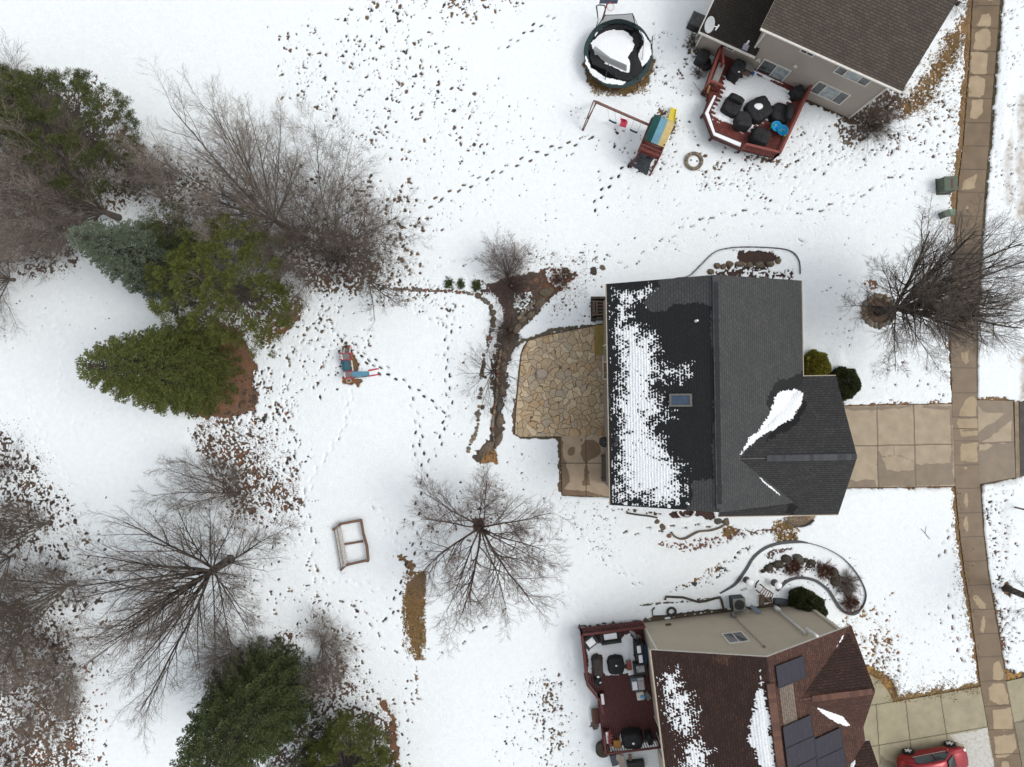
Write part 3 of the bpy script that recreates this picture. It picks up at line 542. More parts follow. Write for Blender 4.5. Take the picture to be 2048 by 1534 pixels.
for q in (ve, vc): q.inputs['Scale'].default_value = 2.35; q.inputs['Randomness'].default_value = 1; n.links.new(av.outputs[0], q.inputs['Vector'])
sp = node(n, 'ShaderNodeSeparateColor'); n.links.new(vc.outputs['Color'], sp.inputs[0]); cr = node(n, 'ShaderNodeValToRGB'); n.links.new(sp.outputs[0], cr.inputs[0])
for i, c in enumerate([(.40, .30, .19), (.47, .37, .25), (.35, .255, .155), (.33, .27, .21), (.38, .24, .12), (.45, .33, .19)]):
    e = cr.color_ramp.elements[i] if i < 2 else cr.color_ramp.elements.new(.5)
for i, e in enumerate(cr.color_ramp.elements): e.position = i/5; e.color = [(.49, .39, .26, 1), (.58, .47, .33, 1), (.43, .33, .21, 1), (.40, .34, .265, 1), (.45, .31, .18, 1), (.54, .43, .28, 1)][i]
st = noise_n(n, vec, 5, 6, .6); c = mixc(n, math2(n, 'MULTIPLY', mrange(n, st, .4, .7), .45), cr.outputs[0], (.24, .165, .095)); c = mixc(n, mrange(n, ve.outputs['Distance'], .012, .05), (.10, .062, .03), c)
shade_attr = attr(n, 'wet'); c = mixc(n, math2(n, 'MULTIPLY', shade_attr.outputs['Fac'], .5), c, (.13, .095, .06)); n.links.new(c, b.inputs['Base Color']); bump_n(n, b, math2(n, 'ADD', mrange(n, ve.outputs['Distance'], 0, .07), math2(n, 'MULTIPLY', st, .2)), .02)
meta(sheet('patio', PATIO, .04, lambda px, py: {'wet': .7*ss(1140, 1215, px+fbm(px, py, 60, 3, 3)*90)}, m), kind='structure')  # wet here is the house's shade, painted into the stones on the right
# ================================================================= HOUSES
class Fr:      # local frame: u to the right, v towards the photo's bottom, z up
    def __init__(s, ox, oy, deg):
        a = math.radians(deg); s.o = Vector((ox, oy, 0)); s.U = Vector((math.cos(a), math.sin(a), 0)); s.V = Vector((math.sin(a), -math.cos(a), 0)); s.a = a
    def __call__(s, u, v, z=0): return s.o+s.U*u+s.V*v+Vector((0, 0, z))
def shingle(name, cols, wetc, capc=None, row=.145, wid=.30):
    m, n, b, tc = newmat(name, .9, .2); a = attr(n, 'ruv'); w = attr(n, 'wet')
    br = node(n, 'ShaderNodeTexBrick'); br.offset = .5; br.squash = 1; n.links.new(a.outputs['Vector'], br.inputs['Vector']); br.inputs['Scale'].default_value = 1; br.inputs['Brick Width'].default_value = wid; br.inputs['Row Height'].default_value = row
    br.inputs['Mortar Size'].default_value = .020; br.inputs['Mortar Smooth'].default_value = .5; br.inputs['Bias'].default_value = 0
    br.inputs['Color1'].default_value = cols[0]+(1,); br.inputs['Color2'].default_value = cols[1]+(1,); br.inputs['Mortar'].default_value = cols[2]+(1,)
    no = noise_n(n, a.outputs['Vector'], 1.1, 6, .6); nf = noise_n(n, a.outputs['Vector'], 9, 4, .7)
    c = mixc(n, math2(n, 'MULTIPLY', mrange(n, no, .38, .68), .35), br.outputs['Color'], cols[2]); c = mixc(n, math2(n, 'MULTIPLY', mrange(n, nf, .4, .7), .35), c, cols[1])
    wf = mrange(n, math2(n, 'ADD', w.outputs['Fac'], math2(n, 'MULTIPLY', math2(n, 'SUBTRACT', nf, .5), .5)), .4, .6)
    mx = node(n, 'ShaderNodeMix', data_type='RGBA', blend_type='MULTIPLY'); n.links.new(wf, mx.inputs[0]); n.links.new(c, mx.inputs[6]); mx.inputs[7].default_value = wetc+(1,)
    n.links.new(mx.outputs[2], b.inputs['Base Color']); n.links.new(mrange(n, wf, 0, 1, .9, .7), b.inputs['Roughness']); bump_n(n, b, br.outputs['Fac'], -.012); return m
M_SH1 = shingle('charcoal shingles', ((.082, .082, .078), (.062, .063, .064), (.034, .035, .037)), (.27, .275, .285))
M_SH1B = shingle('charcoal shingles front', ((.060, .059, .058), (.040, .040, .041), (.021, .021, .022)), (.3, .3, .33))
M_SH2 = shingle('weathered brown shingles', ((.115, .094, .076), (.083, .068, .056), (.042, .034, .029)), (.30, .30, .30), wid=.36, row=.15)
M_SH3 = shingle('red brown shingles', ((.125, .062, .043), (.070, .037, .030), (.032, .019, .017)), (.50, .50, .52))
M_SH3N = shingle('tan replacement shingles', ((.22, .18, .145), (.16, .13, .105), (.09, .07, .055)), (.6, .6, .6))
M_SNOWR = mat('roof snow', (.84, .855, .87), .75, (.78, .80, .82), 9, .02, bscale=22)
M_FLASH = mat('pvc white', (.75, .75, .74), .5, (.68, .68, .67)); M_DARKM = mat('dark metal', (.03, .032, .035), .45, (.05, .05, .05), metal=.6)
M_WHITE = mat('white trim', (.66, .63, .58), .6, (.56, .53, .48), 5); M_TAN = mat('beige trim', (.42, .35, .27), .7, (.34, .28, .22), 4)
M_GLASS = mat('window glass', (.055, .065, .07), .08, (.03, .035, .04), 2.2, spec=.6); M_GLASSL = mat('curtained glass', (.34, .38, .38), .15, (.16, .19, .2), 2.5, spec=.6)
def siding(name, c):
    m, n, b, tc = newmat(name, .75, .3); vec = tc.outputs['Object']; sp = node(n, 'ShaderNodeSeparateXYZ'); n.links.new(vec, sp.inputs[0])
    fr = math2(n, 'FRACT', math2(n, 'MULTIPLY', sp.outputs['Z'], 7.4)); e = mrange(n, fr, .0, .13)
    c1 = mixc(n, mrange(n, noise_n(n, vec, .8, 5), .35, .65), c, tuple(v*.9 for v in c)); n.links.new(mixc(n, e, tuple(v*.62 for v in c), c1), b.inputs['Base Color']); bump_n(n, b, fr, -.015); return m
M_SID1 = siding('grey tan siding', (.27, .235, .20)); M_SID2 = siding('taupe siding', (.37, .32, .275)); M_SID3 = siding('beige siding', (.47, .41, .32))
def roof_plane(name, fr, mtl, parent, e0, e1, zeave, up, run, rise, wetpoly=None, res=.12, soffit=M_WHITE, rough=9, poly=None):
    """e0,e1: eave ends (u,v); up: (du,dv) unit towards the ridge; run horizontal length, rise height"""
    A = fr(*e0, zeave); B = fr(*e1, zeave); Ud = (B-A); L = Ud.length; Ud.normalize(); h = fr.U*up[0]+fr.V*up[1]; S = (h*run+Vector((0, 0, rise))); SL = S.length; S = S/SL
    nu = max(2, int(L/res)); nv = max(2, int(SL/res)); a, c = np.meshgrid(np.linspace(0, L, nu+1), np.linspace(0, SL, nv+1)); nrm = Ud.cross(S).normalized()
    if nrm.z < 0: nrm = -nrm
    V = np.array(A)+a[..., None]*np.array(Ud)+c[..., None]*np.array(S)+np.array(nrm)*.012
    px = 1024+V[..., 0]*FPX/(H-V[..., 2]); py = 767-V[..., 1]*FPX/(H-V[..., 2])
    wet = np.zeros(px.shape)
    for p in (wetpoly or []): wet = np.maximum(wet, 1-ss(-3, 3, sdf(px, py, p)+fbm(px, py, 26, 3, 4)*rough*2+(vn(px, py, 2.7, 5)-.5)*7))
    I = np.arange(px.size).reshape(px.shape); F = np.stack([I[:-1, :-1], I[:-1, 1:], I[1:, 1:], I[1:, :-1]], -1).reshape(-1, 4)
    if Ud.cross(S).z < 0: F = F[:, ::-1]
    if poly:
        cc = V.reshape(-1, 3)[F].mean(1)-np.array(fr.o); uu = cc@np.array(fr.U); vv = cc@np.array(fr.V); F = F[sdf(uu, vv, poly) < .03]
    ruv = np.stack([a+.07*np.sin(c*13), c, a*0], -1).reshape(-1, 3)
    o = fast_mesh(name, V.reshape(-1, 3), F, mtl, parent=parent, attrs={'ruv': ruv, 'wet': wet.ravel()})
    mb = MB(); C8 = [A, B, B+S*SL, A+S*SL]
    if poly:
        Q8 = []
        for (pu, pv_) in poly:
            t = ((pu-e0[0])*up[0]+(pv_-e0[1])*up[1])/run; Q8.append(fr(pu, pv_, zeave+rise*t))
        mb.face(Q8)
        mb.face([p-Vector((0, 0, .16)) for p in Q8[::-1]])
        for a_, b_ in zip(Q8, Q8[1:]+Q8[:1]): mb.face([a_, b_, b_-Vector((0, 0, .16)), a_-Vector((0, 0, .16))])
        mb.build('roof_deck', soffit, o); return o
    if Ud.cross(S).z < 0: C8 = [B, A, A+S*SL, B+S*SL]
    mb.hexa([p-Vector((0, 0, .16)) for p in C8]+[p for p in C8]); mb.build('roof_deck', soffit, o)
    return o
def roof_snow(name, fr, parent, u0, u1, v0, v1, zf, polys_, rowaxis, res=.028, rowamp=10., rough=10., th=.05, rowp=.145, soft=10., spec=12.):
    u, v = np.meshgrid(np.arange(u0, u1, res), np.arange(v0, v1, res)); z = zf(u, v)
    X = fr.o.x+u*fr.U.x+v*fr.V.x; Y = fr.o.y+u*fr.U.y+v*fr.V.y; px = 1024+X*FPX/(H-z); py = 767-Y*FPX/(H-z)
    d = np.full(px.shape, 1e9)
    for p in polys_: d = np.minimum(d, sdf(px, py, p))
    q = (u if rowaxis == 'u' else v)
    ri = np.floor(q/rowp); o_ = (v if rowaxis == 'u' else u); row = .65*np.cos(q/rowp*2*PI+1.2*vn(u, v, .6, 2))+.45*np.cos((o_/.16+.5*(ri % 2))*2*PI+5*vn(ri, o_, 3., 1))
    f = -d/soft+fbm(px, py, 26, 2, 4)*rough/soft*2+row*rowamp/10*.55+(vn(u, v, .08, 4)-.5)*spec/10*1.3+(vn(u, v, .24, 6)-.5)*spec/10*.9-.1
    keep = (f > .1) & (d < 14)
    t = .012+th*ss(.1, 2.6, f)+.012*(row+1)*ss(.1, .6, f)
    c = keep[:-1, :-1] & keep[1:, 1:] & keep[:-1, 1:] & keep[1:, :-1]
    e = np.zeros(keep.shape, int)
    for sl in ((slice(0, -1), slice(0, -1)), (slice(0, -1), slice(1, None)), (slice(1, None), slice(0, -1)), (slice(1, None), slice(1, None))): e[sl] += c
    t = np.where(e == 4, t, .004)+.014
    V = np.stack([X, Y, z+t], -1).reshape(-1, 3); I = np.arange(px.size).reshape(px.shape)
    F = np.stack([I[:-1, :-1], I[1:, :-1], I[1:, 1:], I[:-1, 1:]], -1)[c]
    used = np.unique(F); rm = np.full(px.size, -1); rm[used] = np.arange(len(used))
    return fast_mesh(name, V[used], rm[F], M_SNOWR, parent=parent, smooth=True)
def walls(fr, parent, m, rect, z1, gables=(), name='wall'):
    u0, u1, v0, v1 = rect; mb = MB(); mb.prism([fr(u0, v0)[:2], fr(u1, v0)[:2], fr(u1, v1)[:2], fr(u0, v1)[:2]], -.15, z1)
    for (a, b_, c, zc) in gables:       # triangle prisms: a,b_ base ends (u,v), c apex (u,v)
        mb.face([fr(*a, z1), fr(*b_, z1), fr(*c, zc)])
    return mb.build(name, m, parent)
def hitwall(px, py, O, N):
    """photo pixel onto a vertical wall through O with normal N -> point"""
    a = Vector(((px-1024)/FPX, (767-py)/FPX, 0)); s = O.dot(N)/a.dot(N); z = H-s; return Vector((a.x*s, a.y*s, z))
def window(parent, O, U, N, u0, u1, z0, z1, panes=2, fm=M_WHITE, gl=M_GLASS, light=(), name='window'):
    """opening on a wall: O wall origin at z 0, U along, N outward"""
    mb = MB(); t = .07; pt = lambda u, z, n=0: O+U*u+N*n+Vector((0, 0, z))
    def bar(a, b, w, dpt=.05): mb.beam(pt(a[0], a[1], dpt/2), pt(b[0], b[1], dpt/2), dpt if abs(a[0]-b[0]) < 1e-6 else w, w if abs(a[0]-b[0]) > 1e-6 else w, up=(0, 0, 1) if abs(a[0]-b[0]) > 1e-6 else tuple(U))
    def slab(ua, ub, za, zb, n0, n1):
        q = [pt(ua, za, n0), pt(ub, za, n0), pt(ub, za, n1), pt(ua, za, n1)]
        mb.hexa([*q, *[p+Vector((0, 0, zb-za)) for p in q]])
    slab(u0, u1, z0, z0+t, .002, .06); slab(u0, u1, z1-t, z1, .002, .06); slab(u0, u0+t, z0+t, z1-t, .002, .055); slab(u1-t, u1, z0+t, z1-t, .002, .055)
    w = (u1-u0-2*t)
    fr_ = panes if isinstance(panes, (list, tuple)) else [1/panes]*panes; x = u0+t; xs = [x]
    for q in fr_: x += w*q; xs.append(x)
    for x in xs[1:-1]: slab(x-.025, x+.025, z0+t, z1-t, .002, .05)
    f = mb.build(name, fm, parent)
    for i in range(len(xs)-1):
        g = MB(); g.face([pt(xs[i], z0+t, .02), pt(xs[i+1], z0+t, .02), pt(xs[i+1], z1-t, .02), pt(xs[i], z1-t, .02)]); g.build('pane', M_GLASSL if i in light else gl, f)
    return f
def gutter(parent, a, b, m=M_WHITE, w=.11): mb = MB(); mb.beam(a, b, w, .10); mb.build('gutter', m, parent)
def ridge(parent, a, b, m, w=.32, h=.05, name='ridge_cap', step=.25):
    a = Vector(a); b = Vector(b); d = (b-a); n = int(d.length/step); d.normalize(); R = random.Random(5); mb = MB()
    for i in range(n): p = a+d*(i*step); mb.cur = R.randrange(len(m)); mb.beam(p+Vector((0, 0, .002*(i % 2))), p+d*(step+.02)+Vector((0, 0, .002*(i % 2)+.004)), w, h)
    return mb.build(name, list(m), parent)
def stub(parent, p, r, h, m, name='vent_pipe'): mb = MB(); mb.cyl(Vector(p)-Vector((0, 0, .15)), r, h+.15, 14); mb.cyl(Vector(p)-Vector((0, 0, .1)), r*1.9, .13, 14, r*1.3); return mb.build(name, m, parent, smooth=False)
CAP1 = [mat('ridge shingle a', (.075, .078, .083), .85, (.06, .062, .066)), mat('ridge shingle b', (.05, .052, .056), .85, (.04, .042, .045)), mat('ridge shingle c', (.062, .065, .07), .85, (.05, .05, .055))]
# ---- main house
h1 = empty('house', P(1410, 790, 0), 'two-storey house with a charcoal shingle roof half covered in snow, beside the flagstone patio', 'house')
f1 = Fr(5.345, 5.63, 1.0); WD, LN, RX = 11.02, 12.5, 5.38; EA, RG = 5.4, 8.1
walls(f1, h1, M_SID1, (.45, WD-.45, .4, LN-.4), EA-.02, [((.45, .4), (WD-.45, .4), (RX, .4), RG-.2), ((.45, LN-.4), (WD-.45, LN-.4), (RX, LN-.4), RG-.2)])
z4 = lambda L: Z(1180, 480, .378, L)
WETW = [z4([(80, 230), (370, 200), (355, 260), (280, 340), (330, 385), (440, 345), (560, 320), (640, 350), (640, 460), (655, 640), (660, 900), (655, 1020), (640, 1100), (660, 1260), (540, 1270), (530, 1400), (500, 1440), (100, 1430)])]
rW = roof_plane('roof', f1, M_SH1, h1, (0, LN), (0, 0), EA, (1, 0), RX, RG-EA, WETW)
rE = roof_plane('roof', f1, M_SH1, h1, (WD, 0), (WD, LN), EA, (-1, 0), WD-RX, RG-EA, [z4([(1130, 700), (1060, 730), (1000, 740), (960, 790), (930, 870), (960, 910), (1130, 860)])], rough=6)
GU0, GU1 = 6.15, 12.95; GVR, GV0, GV1 = 9.78, 5.42, 13.28; GE, GZR = 5.25, 7.5
walls(f1, h1, M_SID1, (6, GU1-.45, GV0+.35, GV1-.4), GE, [((GU1-.45, GV0+.35), (GU1-.45, GV1-.4), (GU1-.45, GVR), GZR-.15)], 'front_wing_wall')
NE_ = f1; rN = roof_plane('roof', f1, M_SH1B, h1, (6.5, GV0), (GU1, GV0), GE, (0, 1), GVR-GV0, GZR-GE, [z4([(1100, 800), (1140, 880), (1100, 960), (1040, 1010), (960, 1040), (930, 1060), (1020, 960), (1130, 870)])], rough=5, poly=[(GU1, GV0), (WD, GV0), (6.6, GVR), (GU1, GVR)])
rS = roof_plane('roof', f1, M_SH1B, h1, (GU1, GV1), (GU0, GV1), GE, (0, -1), GV1-GVR, GZR-GE, [z4([(1030, 1350), (1100, 1410), (1080, 1450), (1030, 1450), (1050, 1400)])], rough=3)
ridge(h1, f1(RX-.02, .05, RG+.02), f1(RX-.02, LN-.02, RG+.02), CAP1, .34); mb = MB(); mb.beam(f1(RX-.02, .4, RG+.03), f1(RX-.02, LN-.45, RG+.03), .22, .08); mb.build('ridge_vent', mat('ridge vent', (.03, .031, .034), .9), h1)
ridge(h1, f1(8.1, GVR, GZR+.015), f1(GU1-.02, GVR, GZR+.015), CAP1, .34)
for a, b_ in ((f1(0, .0, EA-.05), f1(0, LN, EA-.05)), (f1(WD, 0, EA-.05), f1(WD, GV0, EA-.05)), (f1(WD, GV0, GE-.05), f1(GU1, GV0, GE-.05)), (f1(GU0, GV1, GE-.05), f1(GU1, GV1, GE-.05))): gutter(h1, a, b_, M_TAN)
zf1 = lambda u, v: np.maximum(np.where(v <= LN, np.where(u < RX, EA+(RG-EA)*u/RX, RG-(RG-EA)*(u-RX)/(WD-RX)), -9), np.where((u > RX) & (v > GV0) & (v < GV1), np.where(v < GVR, GE+(GZR-GE)*(v-GV0)/(GVR-GV0), GZR-(GZR-GE)*(v-GVR)/(GV1-GVR)), -9))
SN1 = z4([(132, 265), (230, 285), (335, 250), (275, 335), (205, 365), (165, 400), (230, 432), (330, 490), (370, 590), (400, 675), (455, 700), (530, 665), (530, 745), (420, 735), (350, 745), (345, 775), (392, 850), (410, 900), (455, 925), (400, 940), (330, 955), (345, 1020), (400, 1060), (430, 1150), (505, 1190), (485, 1290), (495, 1350), (480, 1415), (128, 1395), (128, 1100), (120, 1085), (118, 1040), (130, 1000), (122, 850), (130, 700), (128, 450)])
roof_snow('roof_snow', f1, h1, .1, RX-.6, .1, LN-.05, zf1, [SN1], 'u', rough=16, soft=21, rowamp=13, spec=15)
roof_snow('roof_snow', f1, h1, RX, WD+1, 3, GVR+.3, zf1, [z4([(785, 1142), (830, 1060), (900, 985), (945, 920), (970, 830), (1000, 800), (1060, 792), (1100, 785), (1135, 812), (1120, 880), (1080, 940), (1010, 985), (930, 1030), (860, 1080)])], 'u', rowamp=2, rough=3, th=.12, soft=7, spec=5)
roof_snow('roof_snow', f1, h1, RX, WD+1, GVR, GV1, zf1, [z4([(885, 1250), (905, 1255), (970, 1310), (1025, 1362), (1010, 1360), (930, 1300)])], 'u', rowamp=1, rough=1, th=.05, soft=5, spec=3)
0 and roof_snow('roof_snow', f1, h1, RX-2, RX, 2, LN, zf1, [z4([(645, 680), (650, 720), (646, 720)]), z4([(575, 935), (655, 930), (655, 940)]), z4([(632, 440), (634, 455), (631, 455)]), z4([(655, 1170), (658, 1180), (653, 1180)])], 'u', rowamp=12, rough=4, th=.02, soft=8)
sk = f1(0, 0); c = P(1359, 800, 7.0); zsk = lambda p: float(zf1(np.array((p-f1.o).dot(f1.U)), np.array((p-f1.o).dot(f1.V))))
slp = math.atan2(RG-EA, RX); mb = MB(); du = f1.U*math.cos(slp)+Vector((0, 0, math.sin(slp))); cc = Vector((c.x, c.y, zsk(c)+.06)); w2, l2 = .30, .60
def sq(mb, cc, hu, hv, t, n=Vector((0, 0, 1))):
    nn = du.cross(-f1.V).normalized(); nn = nn if nn.z > 0 else -nn; a = [cc-du*hu-f1.V*-1*hv, cc+du*hu+f1.V*hv, cc+du*hu-f1.V*hv, cc-du*hu-f1.V*hv]; mb.hexa([p-nn*t for p in a]+[p+nn*t for p in a])
for s_, (hu, hv, ou, ov) in enumerate([(l2, .045, 0, w2), (l2, .045, 0, -w2), (.05, w2-.045, l2-.05, 0), (.05, w2-.045, -l2+.05, 0)]): sq(mb, cc+du*ou+f1.V*ov, hu, hv, .07)
sky_ = mb.build('skylight', mat('skylight frame', (.17, .16, .15), .5, (.12, .12, .11)), h1); mb = MB(); sq(mb, cc-Vector((0, 0, .01)), l2-.09, w2-.04, .02); mb.build('pane', mat('skylight glass', (.035, .06, .10), .15, (.05, .08, .13), 3, spec=.5), sky_)
for px, py, z, r, h_, mm, nm in ((1395, 641, 7.9, .055, .3, M_FLASH, 'vent_pipe'), (1377, 1008, 7.6, .05, .3, M_FLASH, 'vent_pipe'), (1234, 878, 5.5, .13, .10, M_DARKM, 'vent_cap'), (1231, 888, 5.5, .12, .10, M_DARKM, 'vent_cap')):
    q = P(px, py, z); stub(h1, (q.x, q.y, zsk(q)), r, h_, mm, nm)
window(h1, f1(.45, 0), -f1.V, -f1.U, -5.4, -3.2, .15, 2.2, 2, light=(1,), name='patio_door')
for v in (2.2, 6.5, 9.6): window(h1, f1(.45, 0), -f1.V, -f1.U, -v-1.4, -v, 3.5, 4.7, 2)
for u in (2.2, 7.4): window(h1, f1(0, .4), -f1.U, -f1.V, -u-1.3, -u, 3.4, 4.7, 2); window(h1, f1(0, .4), -f1.U, -f1.V, -u-1.3, -u, .9, 2.2, 2)
for u in (2, 8.5): window(h1, f1(0, LN-.4) if u < 6 else f1(0, GV1-.4), f1.U, f1.V, u, u+1.3, 1, 2.3, 2)
window(h1, f1(WD-.45, 0), f1.V, f1.U, 1.4, 3.2, .8, 2.3, 2); window(h1, f1(WD-.45, 0), f1.V, f1.U, 1.4, 3.2, 3.4, 4.7, 2); window(h1, f1(GU1-.45, 0), f1.V, f1.U, 8.6, 10.4, 3.5, 4.8, 2)
mb = MB(); mb.beam(f1(GU1-.42, 7.2, 1.15), f1(GU1-.42, 12.2, 1.15), .05, 2.25)
for z in (.6, 1.15, 1.7): mb.beam(f1(GU1-.39, 7.25, z), f1(GU1-.39, 12.15, z), .03, .04)
mb.build('garage_door', M_WHITE, h1); mb = MB(); mb.beam(f1(WD-.42, 4.1, 1.1), f1(WD-.42, 5.0, 1.1), .05, 2.1); d_ = mb.build('front_door', mat('door paint', (.12, .04, .035), .5), h1); mb = MB(); mb.rock(f1(WD-.36, 4.2, 1.0), .04, 1, 1); mb.build('handle', M_DARKM, d_)
# ---- upper right neighbour
h2 = empty('house', P(1600, 100, 0), 'taupe-sided house with a weathered brown shingle roof above a red deck, beside the trampoline', 'house')
f2 = Fr(11.73, 21.60, -24.3)
walls(f2, h2, M_SID2, (3.15, 10.97, -11, 0), 5.4, name='wall'); walls(f2, h2, M_SID2, (0, 3.15, -9, 0), 2.7, name='lower_wall')
roof_plane('roof', f2, M_SH2, h2, (2.75, .38), (11.5, .38), 5.42, (0, -1), 6.4, 2.88)
roof_plane('roof', f2, M_SH2, h2, (11.5, -12.4), (2.75, -12.4), 5.42, (0, 1), 6.4, 2.88); ridge(h2, f2(2.8, -6.02, 8.32), f2(11.45, -6.02, 8.32), CAP1)
mb = MB()
for u in (3.15, 10.97): mb.face([f2(u, 0, 5.4), f2(u, -11, 5.4), f2(u, -6.0, 8.1)]); mb.face([f2(u, -6.0, 8.1), f2(u, -11, 5.4), f2(u, 0, 5.4)][::1])
mb.build('gable_wall', M_SID2, h2)
roof_plane('lower_roof', f2, shingle('dark wet shingles', ((.040, .034, .028), (.028, .024, .020), (.014, .012, .011)), (.6, .6, .6)), h2, (-.28, .42), (3.5, .42), 2.72, (0, -1), 4.6, 2.05)
roof_plane('lower_roof', f2, MATS['dark wet shingles'], h2, (3.15, -9.3), (-.28, -9.3), 2.72, (0, 1), 5.1, 2.05); mb = MB(); mb.face([f2(0, 0, 2.7), f2(0, -9, 2.7), f2(0, -4.3, 4.7)]); mb.build('gable_wall', M_SID2, h2)
gutter(h2, f2(2.75, .45, 5.37), f2(11.5, .45, 5.37)); gutter(h2, f2(-.28, .49, 2.67), f2(3.5, .49, 2.67)); mb = MB(); mb.beam(f2(-.26, .42, 2.72), f2(-.26, -4.2, 4.78), .06, .14); mb.build('rake_board', M_WHITE, h2)
for u, z0, z1 in ((3.2, 2.9, 5.3), (10.92, .1, 5.3), (.05, .1, 2.6)): mb = MB(); mb.beam(f2(u, .05, z0), f2(u, .05, z1), .09, .07); mb.build('downspout', M_WHITE, h2)
O2 = f2(0, 0); N2v = f2.V
def wpx(h, fr, O, U, N, a, b_, **k):
    p = hitwall(*a, O, N); q = hitwall(*b_, O, N); u = sorted([(p-O).dot(U), (q-O).dot(U)]); z = sorted([p.z, q.z]); return window(h, O, U, N, u[0], u[1], max(z[0], .12), z[1], **k)
k2 = lambda x, y: (1350+.293*x, .293*y)
wpx(h2, f2, O2, f2.U, N2v, k2(322, 284), k2(398, 350)); wpx(h2, f2, O2, f2.U, N2v, k2(868, 324), k2(940, 388))
for TL, BR in (((1128, 440), (1300, 588)), ((985, 548), (1125, 714))): wpx(h2, f2, O2, f2.U, N2v, k2(*TL), k2(*BR), panes=[.27, .46, .27], light=(1,))
wpx(h2, f2, O2, f2.U, N2v, k2(612, 398), k2(722, 568), panes=2, light=(1,), name='sliding_door')
for x, y, nm in ((573, 403, 'wall_lamp'), (826, 447, 'wall_vent')):
    q = hitwall(*k2(x, y), O2, N2v); mb = MB(); mb.box(q+N2v*.06, (.22, .1, .16), -f2.a*-1); [mb.rock(q+N2v*.14+f2.U*s*.1, .07, 2, 1) for s in ((-1, 1) if nm == 'wall_lamp' else ())]; mb.build(nm, M_WHITE, h2)
q = P(1497, 83, 3.2); zz = 2.72+2.05/4.6*(.42-(Vector((q.x, q.y, 0))-f2.o).dot(f2.V)); stub(h2, (q.x, q.y, zz), .06, .35, M_FLASH); mb = MB(); mb.box((q.x-.06, q.y-.18, zz+.0), (.34, .34, .08), f2.a); mb.build('flashing', mat('lavender grey metal', (.32, .30, .36), .5), h2)
# ---- lower right neighbour
h3 = empty('house', P(1520, 1420, 0), 'beige-sided house with red-brown shingles and dark solar panels, beside the red car', 'house')
f3 = Fr(7.88, -15.11, 7.0); W3, R3, E3, Z3, L3 = 11.42, 5.62, 5.3, 8.0, 15.
walls(f3, h3, M_SID3, (.42, W3-.42, .38, L3-.4), E3-.02, [((.42, .38), (W3-.42, .38), (R3, .38), Z3-.2)])
z7 = lambda L: Z(1140, 1180, .293, L)
WW3 = [z7([(550, 395), (980, 430), (985, 500), (1080, 520), (1110, 445), (1400, 450), (1500, 1700), (560, 1700)])]
roof_plane('roof', f3, M_SH3, h3, (0, L3), (0, 0), E3, (1, 0), R3, Z3-E3, WW3, rough=12); roof_plane('roof', f3, M_SH3, h3, (W3, 0), (W3, L3), E3, (-1, 0), W3-R3, Z3-E3)
C1 = (2.88, 5.76, 7.2); C2 = (9.9, 13.2, 7.45); C2a = 6.6
roof_plane('roof', f3, M_SH3, h3, (6.6, 0), (W3+.02, 0), E3, (0, 1), C1[0], C1[2]-E3, poly=[(W3+.02, 0), (W3-.1, 0), (7.3, C1[0]), (W3+.02, C1[0])], wetpoly= [z7([(1600, 690), (1900, 300), (2100, 700), (1650, 700)])], rough=3); roof_plane('roof', f3, M_SH3, h3, (W3+.02, C1[1]), (6.6, C1[1]), E3, (0, -1), C1[0], C1[2]-E3, poly=[(W3+.02, C1[1]), (W3-.1, C1[1]), (7.3, C1[0]), (W3+.02, C1[0])])
roof_plane('roof', f3, M_SH3, h3, (6.6, C2a), (W3+.25, C2a), E3, (0, 1), 3.3, 2.15, [[(1600, 1500), (1800, 1450), (1800, 1700), (1600, 1700)]]); roof_plane('roof', f3, M_SH3, h3, (W3+.25, 13.2), (6.6, 13.2), E3, (0, -1), 3.3, 2.15)
walls(f3, h3, M_SID3, (W3-.6, W3-.35, .3, C1[1]-.3), E3, [((W3-.35, .3), (W3-.35, C1[1]-.3), (W3-.35, C1[0]), C1[2]-.15)], 'front_wall'); walls(f3, h3, M_SID3, (W3-.6, W3-.1, C2a+.3, 12.9), E3, [((W3-.1, C2a+.3), (W3-.1, 12.9), (W3-.1, 9.9), 7.3)], 'front_wall')
CAP3 = [mat('brown ridge a', (.15, .075, .05), .85, (.11, .055, .04)), mat('brown ridge b', (.11, .055, .042), .85, (.085, .045, .035))]
ridge(h3, f3(R3, 1.4, Z3+.02), f3(R3, L3, Z3+.02), CAP3, .42, .09); ridge(h3, f3(8.0, C1[0], C1[2]+.015), f3(W3, C1[0], C1[2]+.015), CAP3, .32)
gutter(h3, f3(-.04, 0, E3-.05), f3(-.04, L3, E3-.05), M_TAN, .10)
zf3 = lambda u, v: np.maximum(np.where(u < R3, E3+(Z3-E3)*u/R3, Z3-(Z3-E3)*(u-R3)/(W3-R3)), np.where(u > 6.6, np.maximum(C1[2]-(C1[2]-E3)*np.abs(v-C1[0])/C1[0], np.where(v > C2a, 7.45-2.15*np.abs(v-9.9)/3.3, -9)), -9))
roof_snow('roof_snow', f3, h3, .1, R3-.1, .1, L3-2, zf3, [z7([(625, 600), (640, 565), (742, 550), (755, 640), (850, 750), (862, 930), (840, 1000), (760, 990), (680, 915), (655, 800), (630, 700)]), z7([(745, 1040), (860, 1030), (960, 1100), (955, 1208), (980, 1400), (760, 1400)])], 'u', rowamp=13, rough=16, th=.02, soft=20, spec=18)
roof_snow('roof_snow', f3, h3, .1, R3-.1, .1, L3-2, zf3, [z7([(1300, 545), (1325, 620), (1365, 850), (1402, 1208), (1420, 1500), (1320, 1500), (1300, 1208), (1205, 1045), (1235, 850), (1275, 660)])], 'u', rowamp=4, rough=4, th=.06, soft=9, spec=8)
